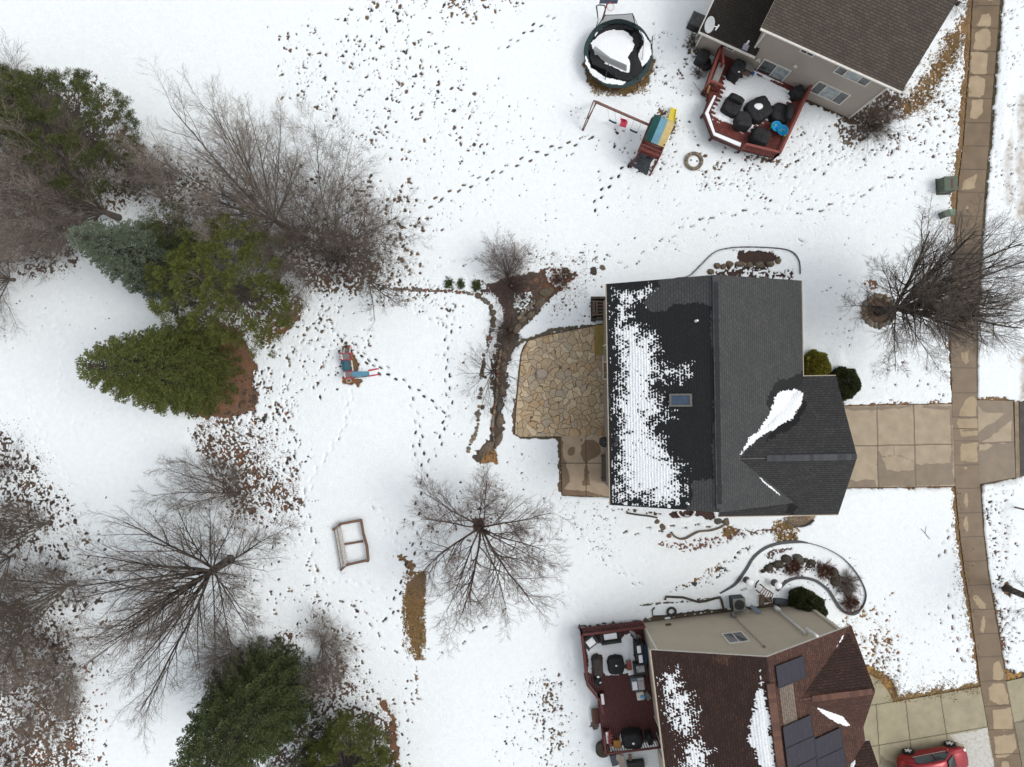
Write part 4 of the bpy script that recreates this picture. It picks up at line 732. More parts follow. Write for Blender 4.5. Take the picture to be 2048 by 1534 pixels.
for q in ([(1875, 293), (1872, 330), (1835, 385), (1812, 400), (1815, 380), (1850, 315)], [(1670, 797), (1700, 800), (1870, 860), (1925, 930), (1880, 935), (1800, 905), (1720, 850)], [(1955, 1140), (1950, 1190), (1900, 1260), (1880, 1330), (1860, 1330), (1915, 1180)]): roof_snow('roof_snow', f3, h3, R3, W3+.1, .05, 9, zf3, [z7(q)], 'u', rowamp=0, rough=1.5, th=.08, soft=6, spec=2)
q = P(1338, 1437, 5.6); stub(h3, (q.x, q.y, 5.65), .05, .2, M_FLASH)
NW3 = -f3.V; O3 = f3(0, .38); wpx(h3, f3, O3, f3.U, NW3, Z(1140, 1180, .293, [(1032, 303)])[0], Z(1140, 1180, .293, [(1232, 352)])[0], panes=2)
q = hitwall(*Z(1140, 1180, .293, [(672, 241)])[0], O3, NW3); mb = MB(); mb.box(q+NW3*.05, (.34, .1, .13), f3.a); mb.build('wall_vent', mat('brown vent', (.09, .055, .035), .6), h3)
a = hitwall(*z7([(1112, 180)])[0], O3, NW3); b_ = hitwall(*z7([(1325, 392)])[0], O3, NW3); mb = MB(); mb.tube([a+NW3*.06, b_+NW3*.06], .022, 8); mb.box(b_+NW3*.07, (.12, .12, .14), f3.a); mb.build('conduit', mat('galvanised', (.25, .235, .20), .5), h3)
mb = MB(); mb.box(a+NW3*.1+Vector((0, 0, .1)), (.26, .2, .42), f3.a); mb.rock(a+NW3*.22+Vector((0, 0, .12)), .12, 3, 1); mb.build('meter_box', mat('meter grey', (.16, .16, .155), .5), h3)
a = hitwall(*z7([(1390, 118)])[0], O3, NW3); b_ = hitwall(*z7([(1648, 340)])[0], O3, NW3); a.z = .35; off = NW3*.12
mb = MB(); top = Vector((a.x, a.y, E3+.0)); t0 = (b_-O3).dot(f3.U); bt = f3(t0, .38, E3-.25)+off; at_ = f3((a-O3).dot(f3.U), .38, .35)+off; at_ = f3(t0, .38, .35)+off
mb.tube([at_, bt, bt+NW3*.35+Vector((0, 0, .15)), bt+NW3*.42+Vector((0, 0, 1.2)), bt+NW3*.42+f3.U*.0+Vector((0, 0, 1.5))], .075, 12); mb.tube([f3(t0, .38, .45)+off, f3(t0, .38, 1.0)+off], [.14, .14], 12); mb.build('radon_pipe', M_FLASH, h3, smooth=True)
for u in (W3-.5, .45): mb = MB(); mb.beam(f3(u, .31, .1), f3(u, .31, 5.2), .09, .07); mb.build('downspout', M_WHITE, h3)
for v in (2.2, 3.3): window(h3, f3(.42, 0), -f3.V, -f3.U, -v-.9, -v, 3.4, 4.6, 1)
window(h3, f3(.42, 0), -f3.V, -f3.U, -2.6, -1.2, 1.9, 3.0, 2); window(h3, f3(.42, 0), -f3.V, -f3.U, -8.2, -6.0, .7, 2.7, 2, name='sliding_door')
mb = MB(); mb.beam(f3(W3-.06, 8, 1.15), f3(W3-.06, 12.2, 1.15), .05, 2.25); mb.build('garage_door', M_WHITE, h3)
# solar panels on the east slope, laid just above it
def slope_pt(px, py, off=.13):
    z = 7.0
    for _ in range(30):
        q = P(px, py, z); u = (q-f3.o).dot(f3.U); z = Z3-(Z3-E3)*(u-R3)/(W3-R3)+off
    return u, (Vector((q.x, q.y, 0))-Vector((f3.o.x, f3.o.y, 0))).dot(f3.V)
import sys
PAN = [[(1405, 520), (1590, 455), (1615, 605), (1425, 660)], [(1455, 935), (1640, 860), (1665, 1000), (1470, 1080)], [(1470, 1080), (1665, 1000), (1690, 1145), (1490, 1225)], [(1670, 1020), (1845, 945), (1870, 1080), (1680, 1155)], [(1680, 1155), (1870, 1080), (1890, 1225), (1700, 1300)], [(1490, 1225), (1690, 1145), (1700, 1300), (1510, 1380)]]
SLV = (-f3.V).cross(Vector((0, 0, 1)))
def slp3(u, v, off): return f3(u, v, Z3-(Z3-E3)*(u-R3)/(W3-R3)+off)
M_PV = mat('solar glass', (.034, .031, .042), .45, (.040, .037, .048), 3, spec=.12); M_PVF = mat('panel frame', (.03, .03, .035), .4, metal=.3)
def pv(name, pts, m1, off, th, label=None, parent=None, frame=True):
    uv = [slope_pt(*p, off) for p in z7(pts)]
    u0 = (uv[0][0]+uv[3][0])/2; u1 = (uv[1][0]+uv[2][0])/2; v0 = (uv[0][1]+uv[1][1])/2; v1 = (uv[2][1]+uv[3][1])/2
    mb = MB(); c4 = [(u0, v1), (u1, v1), (u1, v0), (u0, v0)]; mb.hexa([slp3(u, v, off-th) for u, v in c4]+[slp3(u, v, off) for u, v in c4]); o = mb.build(name, m1, parent)
    if frame:
        mb = MB(); e = .035
        for a, b_ in zip(c4, c4[1:]+c4[:1]): mb.beam(slp3(*a, off), slp3(*b_, off), e, .03)
        um = (u0+u1)/2; vm = (v0+v1)/2
        for k in range(1, 6): mb.beam(slp3(u0+(u1-u0)*k/6, v0, off+.0), slp3(u0+(u1-u0)*k/6, v1, off), .012, .006)
        mb.build('panel_frame', M_PVF, o)
    return o
for p in PAN: pv('solar_panel', p, M_PV, .14, .04, parent=h3)
pts = [(1425, 660), (1520, 632), (1548, 900), (1458, 935)]; uv = [slope_pt(*p, 0) for p in z7(pts)]; u0, u1 = uv[0][0], uv[1][0]; v0, v1 = (uv[0][1]+uv[1][1])/2, (uv[2][1]+uv[3][1])/2
roof_plane('shingle_patch', f3, M_SH3N, h3, (u1, v0), (u1, v1), float(Z3-(Z3-E3)*(u1-R3)/(W3-R3))+.012, (-1, 0), u1-u0, (Z3-E3)*(u1-u0)/(W3-R3))
# ================================================================= TREES AND SHRUBS
def prisms(segs, n=3):
    """segments (k,8): p0 p1 r0 r1 -> tapered n-sided tubes in one array"""
    S = np.array(segs, dtype=float); p = S[:, 0:3]; q = S[:, 3:6]; d = q-p; L = np.linalg.norm(d, axis=1, keepdims=True)+1e-9; d = d/L
    a = np.where(np.abs(d[:, 2:3]) < .9, np.array([[0, 0, 1.]]), np.array([[1., 0, 0]])); r = np.cross(d, a); r /= np.linalg.norm(r, axis=1, keepdims=True); u = np.cross(d, r)
    V = []
    for base, rad in ((p, S[:, 6:7]), (q, S[:, 7:8])):
        for j in range(n): t = 2*PI*j/n; V.append(base+(r*math.cos(t)+u*math.sin(t))*rad)
    V = np.stack(V, 1); k = len(S); b = np.arange(k)[:, None]*2*n
    F = np.stack([np.concatenate([b+j, b+(j+1) % n, b+n+(j+1) % n, b+n+j], 1) for j in range(n)], 1)
    return V.reshape(-1, 3), F.reshape(-1, 4)
def grow(R, out, p, d, L, r, lvl, cfg):
    """cfg: per level dict(n, wander, up, kids, ang, ratio, start)"""
    c = cfg[lvl]; n = c['n']; st = L/n; x, y, z = p; dx, dy, dz_ = d; r0 = r; last = lvl == len(cfg)-1
    wd = c['w']; up = c['up']; pos = []
    for i in range(n):
        dx += R.uniform(-wd, wd); dy += R.uniform(-wd, wd); dz_ += R.uniform(-wd, wd)+up; q = math.sqrt(dx*dx+dy*dy+dz_*dz_); dx /= q; dy /= q; dz_ /= q
        nx_, ny_, nz_ = x+dx*st, y+dy*st, max(z+dz_*st, .06); rb = r*(1-(i+1)/n*(1-c.get('tip', .35)))
        out[lvl].append((x, y, z, nx_, ny_, nz_, r0, rb)); r0 = rb; x, y, z = nx_, ny_, nz_; pos.append((x, y, z, dx, dy, dz_, rb, (i+1)/n))
    if last: return
    k = c['k']; a0, a1 = c['ang']; s0 = c.get('s', .2)
    for j in range(k):
        t = s0+(1-s0)*(j+R.random())/k; i = min(n-1, int(t*n)); x, y, z, dx, dy, dz_, rb, tt = pos[i]
        if i > 0: f = t*n-i; x0, y0, z0 = pos[i-1][:3]; x, y, z = x0+(x-x0)*f, y0+(y-y0)*f, z0+(z-z0)*f
        an = math.radians(R.uniform(a0, a1)); D = Vector((dx, dy, dz_)); s = Vector((R.gauss(0, 1), R.gauss(0, 1), R.gauss(0, 1)*.8)); s = (s-D*s.dot(D))
        if s.length < 1e-4: continue
        s.normalize(); E = D*math.cos(an)+s*math.sin(an)
        grow(R, out, (x, y, z), tuple(E), L*c['rt']*R.uniform(.65, 1.15)*(1.15-.55*t), max(rb*c.get('rr', .6), .005), lvl+1, cfg)
BR = dict(n=5, w=.16, up=.03, k=7, ang=(25, 60), rt=.5); TW = dict(n=4, w=.2, up=.02, k=6, ang=(25, 60), rt=.5); TT = dict(n=3, w=.22, up=.02)
TREES = []
def bare_tree(px, py, label, limbs, trunkh=1.6, tr=.14, seed=1, cat='tree', name='bare_tree', group=None, bark=None, twig=None, cfg=None, lean=(0, 0), sides=3):
    R = random.Random(seed); b = P(px, py, 0); b.z = max(0, groundz(b.x, b.y)-.03)
    root = empty(name, b, label, cat, group); out = [[] for _ in range(6)]
    cfg = cfg or [dict(n=7, w=.11, up=.02, k=9, ang=(25, 55), rt=.42, s=.15, tip=.3), BR, TW, TT]
    top = b+Vector((lean[0], lean[1], trunkh)); tk = MB()
    if trunkh > .3: tk.tube([b-Vector((0, 0, .1)), b+Vector((0, 0, .12)), b+(top-b)*.5+Vector((R.uniform(-.05, .05), R.uniform(-.05, .05), 0)), top], [tr*1.5, tr*1.15, tr, tr*.85], 10)
    else: tk.tube([b-Vector((0, 0, .1)), b+Vector((0, 0, .3))], [tr*1.2, tr*.7], 8)
    for (az, el, L, r) in limbs:
        a = math.radians(az); e = math.radians(el); d = (math.cos(a)*math.cos(e), math.sin(a)*math.cos(e), math.sin(e))
        s = top-Vector((0, 0, R.uniform(0, .25*trunkh))) if trunkh > .3 else b+Vector((math.cos(a)*tr*.6, math.sin(a)*tr*.6, .03))
        grow(R, out, tuple(s), d, L, r, 0, cfg)
    tk.build('trunk', bark or M_BARK, root, smooth=True)
    big = out[0]+out[1]; small = out[2]+out[3]+out[4]
    V, F = prisms(big, 5); fast_mesh('limbs', V, F, bark or M_BARK, parent=root, smooth=True)
    if small: V, F = prisms(small, 3); fast_mesh('crown', V, F, twig or M_TWIG, parent=root)
    TREES.append((label, len(big), len(small))); return root
M_BARK = mat('bark grey brown', (.135, .115, .095), .95, (.08, .067, .057), 14, .01, stretch=(1, 1, .3)); M_TWIG = island_mat('twigs', [(.11, .088, .073), (.175, .145, .12), (.125, .098, .08), (.22, .185, .155)])
M_TWIGR = island_mat('reddish twigs', [(.13, .092, .075), (.185, .138, .112), (.11, .078, .064), (.225, .175, .145)]); M_TWIGP = island_mat('pale twigs', [(.20, .165, .135), (.28, .235, .195), (.16, .13, .107), (.33, .28, .235)])
M_BARKD = mat('dark bark', (.055, .045, .038), .95, (.035, .028, .024), 14, .01); M_BARKR = mat('reddish bark', (.085, .055, .047), .95, (.05, .035, .03), 14, .008)
def fan(n, az0, az1, e0, e1, L0, L1, r, seed):
    R = random.Random(seed); return [(az0+(az1-az0)*(i+R.uniform(.2, .8))/n, R.uniform(e0, e1), R.uniform(L0, L1), r*R.uniform(.7, 1.15)) for i in range(n)]
# birch-like tree by the patio (visible limb directions taken from the photo; azimuth 0 = right, 90 = up)
cf = [dict(n=8, w=.09, up=.012, k=17, ang=(22, 55), rt=.46, s=.18, tip=.25), dict(n=5, w=.13, up=.02, k=10, ang=(25, 55), rt=.5), dict(n=4, w=.18, up=.02, k=10, ang=(25, 60), rt=.5), dict(n=3, w=.25, up=.02)]
bare_tree(962, 1048, 'wide bare tree with reddish-brown limbs in a dark mulch ring, below the flagstone patio', [(-90, 52, 6.9, .085), (-44, 46, 6.9, .085), (-12, 40, 6.2, .06), (30, 42, 5.8, .065), (68, 48, 5.4, .05), (100, 50, 5.0, .045), (135, 42, 5.6, .06), (165, 40, 5.2, .05), (203, 40, 5.6, .075), (238, 48, 6.2, .06), (-66, 60, 6.8, .055), (-25, 55, 6.2, .05)], 1.3, .17, 3, bark=M_BARKR, twig=M_TWIGR, cfg=cf)
# large tree lower left
cf2 = [dict(n=9, w=.07, up=.015, k=15, ang=(20, 45), rt=.42, s=.12, tip=.25), dict(n=5, w=.12, up=.03, k=10, ang=(25, 50), rt=.5), dict(n=4, w=.16, up=.03, k=7, ang=(25, 55), rt=.5), dict(n=3, w=.2, up=.02)]
bare_tree(462, 1118, 'largest bare grey tree, its dark limbs fanning out toward the lower left corner', fan(8, 95, 275, 28, 62, 6.2, 8.2, .085, 5)+fan(5, 180, 262, 62, 80, 7.5, 9, .08, 6)+fan(10, -90, 110, 15, 50, 5.2, 7, .06, 7), 2.6, .24, 11, bark=M_BARKD, cfg=cf2, lean=(-.15, -.1))
# street tree on the right
bare_tree(1757, 624, 'tall bare street tree in a ring of stones, its limbs sweeping over the sidewalk', fan(14, 0, 360, 62, 84, 8.0, 10.0, .105, 8)+fan(9, 20, 340, 26, 55, 4.2, 5.8, .05, 9)+fan(3, -60, 100, 40, 60, 6, 7.5, .06, 10), 2.3, .23, 12, bark=M_BARKD, cfg=cf2, lean=(.05, 0))
# upper left group
bare_tree(238, 436, 'tall bare pale-twigged tree leaning over the dark pines at the left edge', fan(14, 85, 265, 48, 80, 7.5, 10, .065, 13)+fan(7, 80, 240, 25, 52, 5.0, 7.0, .05, 14), 1.6, .20, 14, twig=M_TWIGP, cfg=cf2)
bare_tree(60, 470, 'dense bare multi-stemmed tree at the left edge beneath the pale-twigged tree', fan(13, 0, 360, 30, 75, 5, 7.5, .045, 15), .6, .14, 15, twig=M_TWIGP, cfg=cf)
bare_tree(566, 452, 'bare tree with long limbs reaching up and left, above the green pine', fan(7, 85, 175, 36, 70, 7.0, 8.8, .075, 17)+fan(5, 30, 110, 35, 60, 5, 7, .055, 18)+fan(6, 180, 270, 30, 55, 4.5, 6.5, .045, 19), 1.6, .17, 16, cfg=cf2, twig=M_TWIGP)
bare_tree(672, 520, 'rounded bare tree standing in a dark brown brush patch, right of the green pine', fan(9, 20, 160, 30, 70, 6.0, 8.0, .05, 21)+fan(5, -30, 40, 25, 55, 4.6, 6.2, .045, 22)+fan(6, 150, 250, 30, 60, 4.2, 5.6, .04, 23), .9, .15, 20, twig=M_TWIG, cfg=cf)
bare_tree(742, 566, 'small bare tree with one fork spreading toward the red and blue slide', [(-42, 30, 3.8, .05), (-70, 28, 3.2, .045), (-15, 32, 3.2, .04), (20, 40, 2.8, .035)], .7, .09, 24, cfg=[dict(n=7, w=.12, up=0, k=9, ang=(25, 55), rt=.45, s=.15), BR, TW, TT])
SH = [dict(n=5, w=.12, up=.03, k=8, ang=(15, 45), rt=.5, s=.1, tip=.3), dict(n=4, w=.17, up=.02, k=6, ang=(20, 50), rt=.5), dict(n=3, w=.22, up=.02, k=4, ang=(25, 50), rt=.5), dict(n=2, w=.2, up=0)]
SH2 = [dict(n=5, w=.12, up=.0, k=8, ang=(15, 45), rt=.5, s=.1, tip=.3), dict(n=4, w=.17, up=.0, k=7, ang=(20, 50), rt=.5), dict(n=2, w=.22, up=.0)]
def bush(px, py, label, n, L0, L1, e0, e1, seed, r=.014, az=(0, 360), twig=None, cat='shrub', cfg=SH2, group=None, name='bare_shrub'):
    return bare_tree(px, py, label, fan(n, az[0], az[1], e0, e1, L0, L1, r, seed), 0, .12, seed, cat, name, group, bark=M_BARKR, twig=twig or M_TWIG, cfg=cfg)
bush(100, 500, 'low bare shrub with dark stems in the snow gap left of the blue-green spruce', 26, 1.6, 3.0, 15, 65, 31)
bush(480, 984, 'bare dark shrub tree in a patch of leaves above the largest grey tree', 12, 1.2, 2.6, 20, 70, 32, cfg=SH)
bare_tree(476, 986, 'low bare tree with long limbs lying toward the upper left, below the round spruce', [(170, 22, 4.8, .05), (150, 28, 4.6, .05), (128, 32, 4.2, .045), (100, 35, 3.4, .04), (185, 30, 4.0, .04), (60, 35, 3, .03)], .5, .1, 33, cfg=cf2)
bare_tree(100, 1045, 'bare dark tree at the left edge with limbs pointing left', fan(7, 130, 240, 25, 55, 3.6, 5, .05, 34)+fan(2, 0, 120, 40, 60, 2.5, 3.5, .03, 35), .6, .12, 34, cfg=cf2)
bare_tree(150, 1165, 'bare forked tree between the left edge and the largest grey tree', fan(7, 140, 260, 30, 55, 3.8, 5.5, .055, 36)+fan(4, -20, 140, 40, 65, 2.8, 4, .04, 37), .8, .14, 36, cfg=cf2)
bush(110, 1290, 'tangled grey-brown thicket shrub in the lower left, right of the leaf litter', 22, 1.8, 3.4, 20, 65, 38, cfg=SH)
bush(30, 1330, 'tan brushy shrub at the left edge above the leaf litter', 18, 1.5, 3.0, 20, 65, 39, twig=M_TWIGP); bush(60, 1440, 'brown brushy shrub in the lower left corner leaf litter', 18, 1.4, 2.8, 15, 60, 40, twig=M_TWIGR); bush(20, 1520, 'grey brushy shrub in the very lower left corner', 18, 1.4, 2.6, 15, 60, 41)
bare_tree(30, 560, 'pale bare tree low at the left edge below the dense multi-stem tree', fan(12, 60, 300, 25, 65, 3.5, 5.5, .04, 140), .5, .1, 141, twig=M_TWIGP, cfg=cf)
bare_tree(60, 1250, 'sprawling bare tree above the thicket at the lower left edge', fan(8, 60, 320, 25, 65, 4, 6, .045, 144), .6, .12, 145, cfg=cf2)
bare_tree(150, 1330, 'pale bare tree over the right border of the lower left leaf litter', fan(8, 0, 360, 35, 70, 3.2, 5.0, .03, 146), .4, .1, 147, twig=M_TWIGP, cfg=cf)
bare_tree(30, 1110, 'bare dark tree between the two leaf patches at the left edge', fan(11, 90, 320, 25, 60, 3.5, 5.5, .04, 148), .5, .1, 149, cfg=cf2)
bare_tree(330, 400, 'small bare tree among dark leaves right of the dark pines', fan(9, 10, 170, 30, 70, 2.5, 4.2, .03, 152), .4, .08, 153, twig=M_TWIGP, cfg=cf)
bare_tree(470, 520, 'pale bare branches spreading over the top of the bright olive pine', fan(4, 0, 80, 40, 70, 5, 7, .03, 154), 2.5, .08, 155, twig=M_TWIGP, cfg=cf2)
bush(20, 930, 'small bare shrub at the left edge among fallen leaves', 18, 1.2, 2.4, 20, 60, 42); bush(130, 1400, 'sparse bare shrub at the right border of the leaf litter', 18, 1.0, 2.0, 20, 60, 43, twig=M_TWIGR)
bush(30, 160, 'bare pinkish shrub above the dark pines in the upper left corner', 22, 1.4, 2.8, 25, 65, 44, twig=M_TWIGP); bush(100, 200, 'low bare shrub poking out above the dark pines', 18, 1.2, 2.2, 25, 60, 45)
bush(480, 1300, 'bare grey brush leaning over the top of the lower spruce', 46, 1.8, 3.6, 25, 65, 46, az=(110, 330), cfg=SH); bush(645, 1290, 'fan-shaped tan shrub between the lower spruce and the snow', 44, 1.8, 3.3, 20, 60, 47, az=(-110, 110), twig=M_TWIGP, cfg=SH); bush(650, 1360, 'low tan shrub just below the fan-shaped tan shrub', 26, 1.0, 2.2, 20, 60, 48, twig=M_TWIGP)
bush(1014, 552, 'upright bare shrub with red-brown twigs at the head of the rock bed', 26, 1.8, 3.2, 28, 70, 49, az=(20, 160), twig=M_TWIGR, cfg=SH)
bush(1022, 572, 'low dense brown shrub sprawling over the head of the rock bed', 46, 1.0, 1.9, 8, 45, 50, twig=M_TWIGR); bush(1020, 660, 'dark twiggy shrub lying along the middle of the rock bed', 34, .7, 1.4, 8, 45, 51, az=(60, 330)); bush(1120, 560, 'russet flower-head shrub at the upper right end of the rock bed', 26, .4, .9, 15, 60, 52, twig=island_mat('russet heads', [(.20, .085, .05), (.15, .07, .045), (.24, .12, .07)]))
bush(985, 744, 'small bare tree halfway down the rock bed, twigs hanging over the patio edge', 13, 1.9, 3.0, 15, 50, 53, r=.03, cfg=SH, cat='small tree', name='bare_tree')
bush(1738, 250, 'dense grey twiggy shrub at the corner of the taupe house', 70, .9, 2.1, 15, 70, 54, cfg=SH2); bush(1772, 215, 'brown leafy shrub beside the taupe house under the roof edge', 26, .6, 1.3, 15, 60, 55, twig=M_TWIGR); bush(1912, 10, 'thin bare shrub near the sidewalk at the top edge', 12, .9, 1.8, 20, 60, 56)
bush(1386, 90, 'small tan shrub at the left corner of the taupe house', 22, .4, .9, 20, 65, 57, twig=M_TWIGP); bush(1395, 148, 'small dark shrub between the covered bin and the red deck', 18, .3, .7, 15, 60, 58)
bush(678, 508, 'dense dark brown brush mass beneath the rounded bare tree', 44, .9, 2.0, 10, 55, 59, twig=island_mat('dark brush', [(.09, .065, .05), (.13, .095, .07), (.15, .10, .065)])); bush(590, 470, 'dark brush beneath the bare tree above the green pine', 26, .6, 1.3, 10, 50, 60)
# street tree at right edge
bare_tree(2012, 1176, 'leaning dark trunk of a bare street tree at the right edge', fan(6, 0, 360, 50, 75, 5, 6.5, .07, 61)+[(150, 12, 2.6, .02), (215, 10, 2.2, .018), (185, 15, 2.4, .018), (120, 25, 2.0, .016)], 3.0, .19, 62, bark=M_BARKD, cfg=SH, lean=(.1, 0))
# ---- foliage
def tufts(pts, dirs, size, rnd, blades=4, wid=.35, spread=.7):
    """needle tufts: at each point `blades` slim pointed quads around dir"""
    n = len(pts); r = rnd; pts = np.repeat(pts, blades, 0); d = np.repeat(dirs, blades, 0)+r.normal(0, spread, (n*blades, 3)); d /= np.linalg.norm(d, axis=1, keepdims=True)
    s = r.normal(0, 1, d.shape); s -= d*(s*d).sum(1, keepdims=True); s /= np.linalg.norm(s, axis=1, keepdims=True); L = size*r.uniform(.7, 1.3, (len(d), 1)); w = L*wid*.5
    V = np.stack([pts, pts+d*L*.45+s*w, pts+d*L, pts+d*L*.45-s*w], 1); k = len(d); F = np.arange(k*4).reshape(k, 4); return V.reshape(-1, 3), F
def spruce(px, py, label, h, r, seed, mtl, whorls=30, z0=.3, group=None, size=.125, name='spruce_tree', dens=1.25, power=.8, nb0=11, tilt=(0, 0)):
    R = np.random.RandomState(seed); b = P(px, py, 0); root = empty(name, b, label, 'conifer', group); mb = MB(); mb.tube([b-Vector((0, 0, .1)), b+Vector((tilt[0]*.6, tilt[1]*.6, h*.6)), b+Vector((tilt[0], tilt[1], h*.98))], [r*.055, r*.03, .008], 8); mb.build('trunk', M_BARKD, root, smooth=True)
    pts = []; dirs = []; segs = []
    for i in range(whorls):
        t = (i+.5)/whorls; z = z0+(h-z0)*t; rr = r*min(1, (1-t)**power*1.02)*(1 if t > .08 else .93)+.10; nb = max(5, int(nb0*(.45+.75*(1-t)))); ph = R.uniform(0, 6.3)
        for j in range(nb):
            a = ph+2*PI*j/nb+R.uniform(-.15, .15); L = rr*R.uniform(.92, 1.06); up = .35+.5*t-.15; droop = .55*(1-t)+.1
            m_ = max(4, int(L/.085*dens)); bx, by = b.x+tilt[0]*t, b.y+tilt[1]*t
            for k in range(m_):
                f = (k+.5)/m_
                if f < .42+.1*R.uniform(): continue
                x = bx+math.cos(a)*L*f; y = by+math.sin(a)*L*f; zz = z+L*(up*f-droop*f*f-.25*f)+.12*f*f*L
                wdt = L*.20*(1-f)**.6*min(1, f*2.2)+.05; ns = max(2, int(2+wdt/.055))
                for q in range(ns):
                    o = R.uniform(-1, 1)*wdt; pts.append((x-math.sin(a)*o+R.normal(0, .02), y+math.cos(a)*o+R.normal(0, .02), zz-abs(o)*.22+R.normal(0, .03)))
                    dirs.append((math.cos(a)*.8-math.sin(a)*o/wdt*.5, math.sin(a)*.8+math.cos(a)*o/wdt*.5, .35))
            segs.append((bx, by, z, bx+math.cos(a)*L*.9, by+math.sin(a)*L*.9, z+L*(up*.9-droop*.8-.2), .01+.012*L, .006))
    for q in range(int(1500*dens)):
        t = R.uniform(0, .93); rr = r*(1-t)**power*R.uniform(.35, .72); a = R.uniform(0, 6.283); pts.append((b.x+tilt[0]*t+math.cos(a)*rr, b.y+tilt[1]*t+math.sin(a)*rr, z0+(h-z0)*t*.97)); dirs.append((math.cos(a), math.sin(a), .3))
    pts.append((b.x+tilt[0], b.y+tilt[1], h)); dirs.append((0, 0, 1)); V, F = tufts(np.array(pts), np.array(dirs), size, R, 6, .26, .5); fast_mesh('foliage', V, F, mtl, parent=root); V, F = prisms(segs, 4); fast_mesh('branches', V, F, M_BARKD, parent=root)
    TREES.append((label, len(pts), 0)); return root
def pine(px, py, label, h, r, seed, mtl, puffs=260, pr=.36, zc=.5, group=None, name='pine_tree', blades=110, sq=.9, off=(0, 0)):
    R = np.random.RandomState(seed); b = P(px, py, 0); root = empty(name, b, label, 'conifer', group); mb = MB(); mb.tube([b-Vector((0, 0, .1)), b+Vector((0, 0, h*.5)), b+Vector((off[0], off[1], h*.93))], [r*.05, r*.04, .03], 8); mb.build('trunk', M_BARK, root, smooth=True)
    cs = []; segs = []
    for i in range(puffs):
        t = R.uniform(0, 1)**.8; z = h*(.12+.88*t); rr = r*math.sqrt(max(.02, 1-((t-.28)/.75)**2)) if t > .28 else r*(.75+.9*t)
        rr = rr*((.62+.38*R.uniform()**.4) if t < .8 else R.uniform()**.5); a = R.uniform(0, 2*PI)+math.sin(i)*.2; rr *= 1+.16*math.sin(3*a+seed)+.08*math.sin(7*a+z)
        c = (b.x+off[0]*t+math.cos(a)*rr, b.y+off[1]*t+math.sin(a)*rr, z); cs.append(c); z1 = max(.3, z-rr*.45); segs.append((b.x+off[0]*t*.7, b.y+off[1]*t*.7, z1, *c, .03, .008))
    cs = np.array(cs); prr = pr*R.uniform(.65, 1.2, len(cs)); base = np.repeat(cs, blades, 0); d = R.normal(0, 1, (len(base), 3)); d[:, 2] = np.abs(d[:, 2])*.9-.25; d /= np.linalg.norm(d, axis=1, keepdims=True); rad = np.repeat(prr, blades)[:, None]
    V, F = tufts(base+d*rad*R.uniform(.1, .75, (len(d), 1))*np.array([[1, 1, sq]]), d+np.array([[0, 0, .35]]), pr*.42, R, 1, .15, .30)
    fast_mesh('foliage', V, F, mtl, parent=root); V, F = prisms(segs, 4); fast_mesh('branches', V, F, M_BARK, parent=root); TREES.append((label, len(base), 0)); return root
G_SP = island_mat('spruce needles', [(0.069, 0.086, 0.023), (0.116, 0.134, 0.034), (0.042, 0.057, 0.018), (0.176, 0.190, 0.056), (0.084, 0.101, 0.029)]); G_BL = island_mat('blue spruce needles', [(0.102, 0.130, 0.100), (0.150, 0.180, 0.123), (0.069, 0.094, 0.073), (0.191, 0.216, 0.135), (0.096, 0.118, 0.082)])
G_PI = island_mat('pine needles', [(0.074, 0.088, 0.021), (0.122, 0.138, 0.031), (0.043, 0.058, 0.017), (0.175, 0.185, 0.045), (0.087, 0.100, 0.025)]); G_PD = island_mat('dark pine needles', [(0.057, 0.071, 0.023), (0.098, 0.113, 0.033), (0.031, 0.043, 0.017), (0.127, 0.140, 0.043)]); G_SD = island_mat('dark spruce needles', [(0.059, 0.078, 0.031), (0.101, 0.122, 0.048), (0.034, 0.050, 0.023), (0.149, 0.165, 0.060)])
spruce(392, 740, 'rounded olive-green spruce with its top pointing left, in a bed of brown needles', 11.4, 3.25, 71, G_SP, 15, power=.60, nb0=20)
spruce(352, 538, 'blue-green spruce with a pale tip, left of the bright green pine', 10.4, 2.75, 72, G_BL, 14, power=.7, nb0=18)
pine(508, 592, 'bright olive-green pine, widest tree of the middle left group', 8.2, 3.95, 73, G_PI, 300, .40, blades=230)
pine(400, 480, 'small green pine behind the blue-green spruce', 5.6, 1.6, 74, G_PD, 110, .34)
pine(235, 318, 'dark green pine with ragged top edge in the upper left', 9.5, 3.2, 75, G_PD, 400, .36, blades=190); pine(120, 290, 'dark green pine at the left edge behind pale bare branches', 9.0, 3.0, 76, G_PD, 330, .36, blades=190); pine(60, 240, 'dark pine cut off by the left edge, topmost of its group', 8.0, 2.2, 77, G_PD, 160, .36)
spruce(538, 1372, 'dark green spruce at the bottom edge beneath grey brush', 11.2, 3.6, 78, G_SD, 15, power=.56, nb0=20)
pine(716, 1500, 'green pine at the bottom edge right of the dark spruce', 6.0, 3.2, 79, G_PI, 460, .38, blades=190); pine(628, 1460, 'sparse dark pine between the two evergreens at the bottom edge', 5.0, 1.9, 80, G_PD, 90, .36)
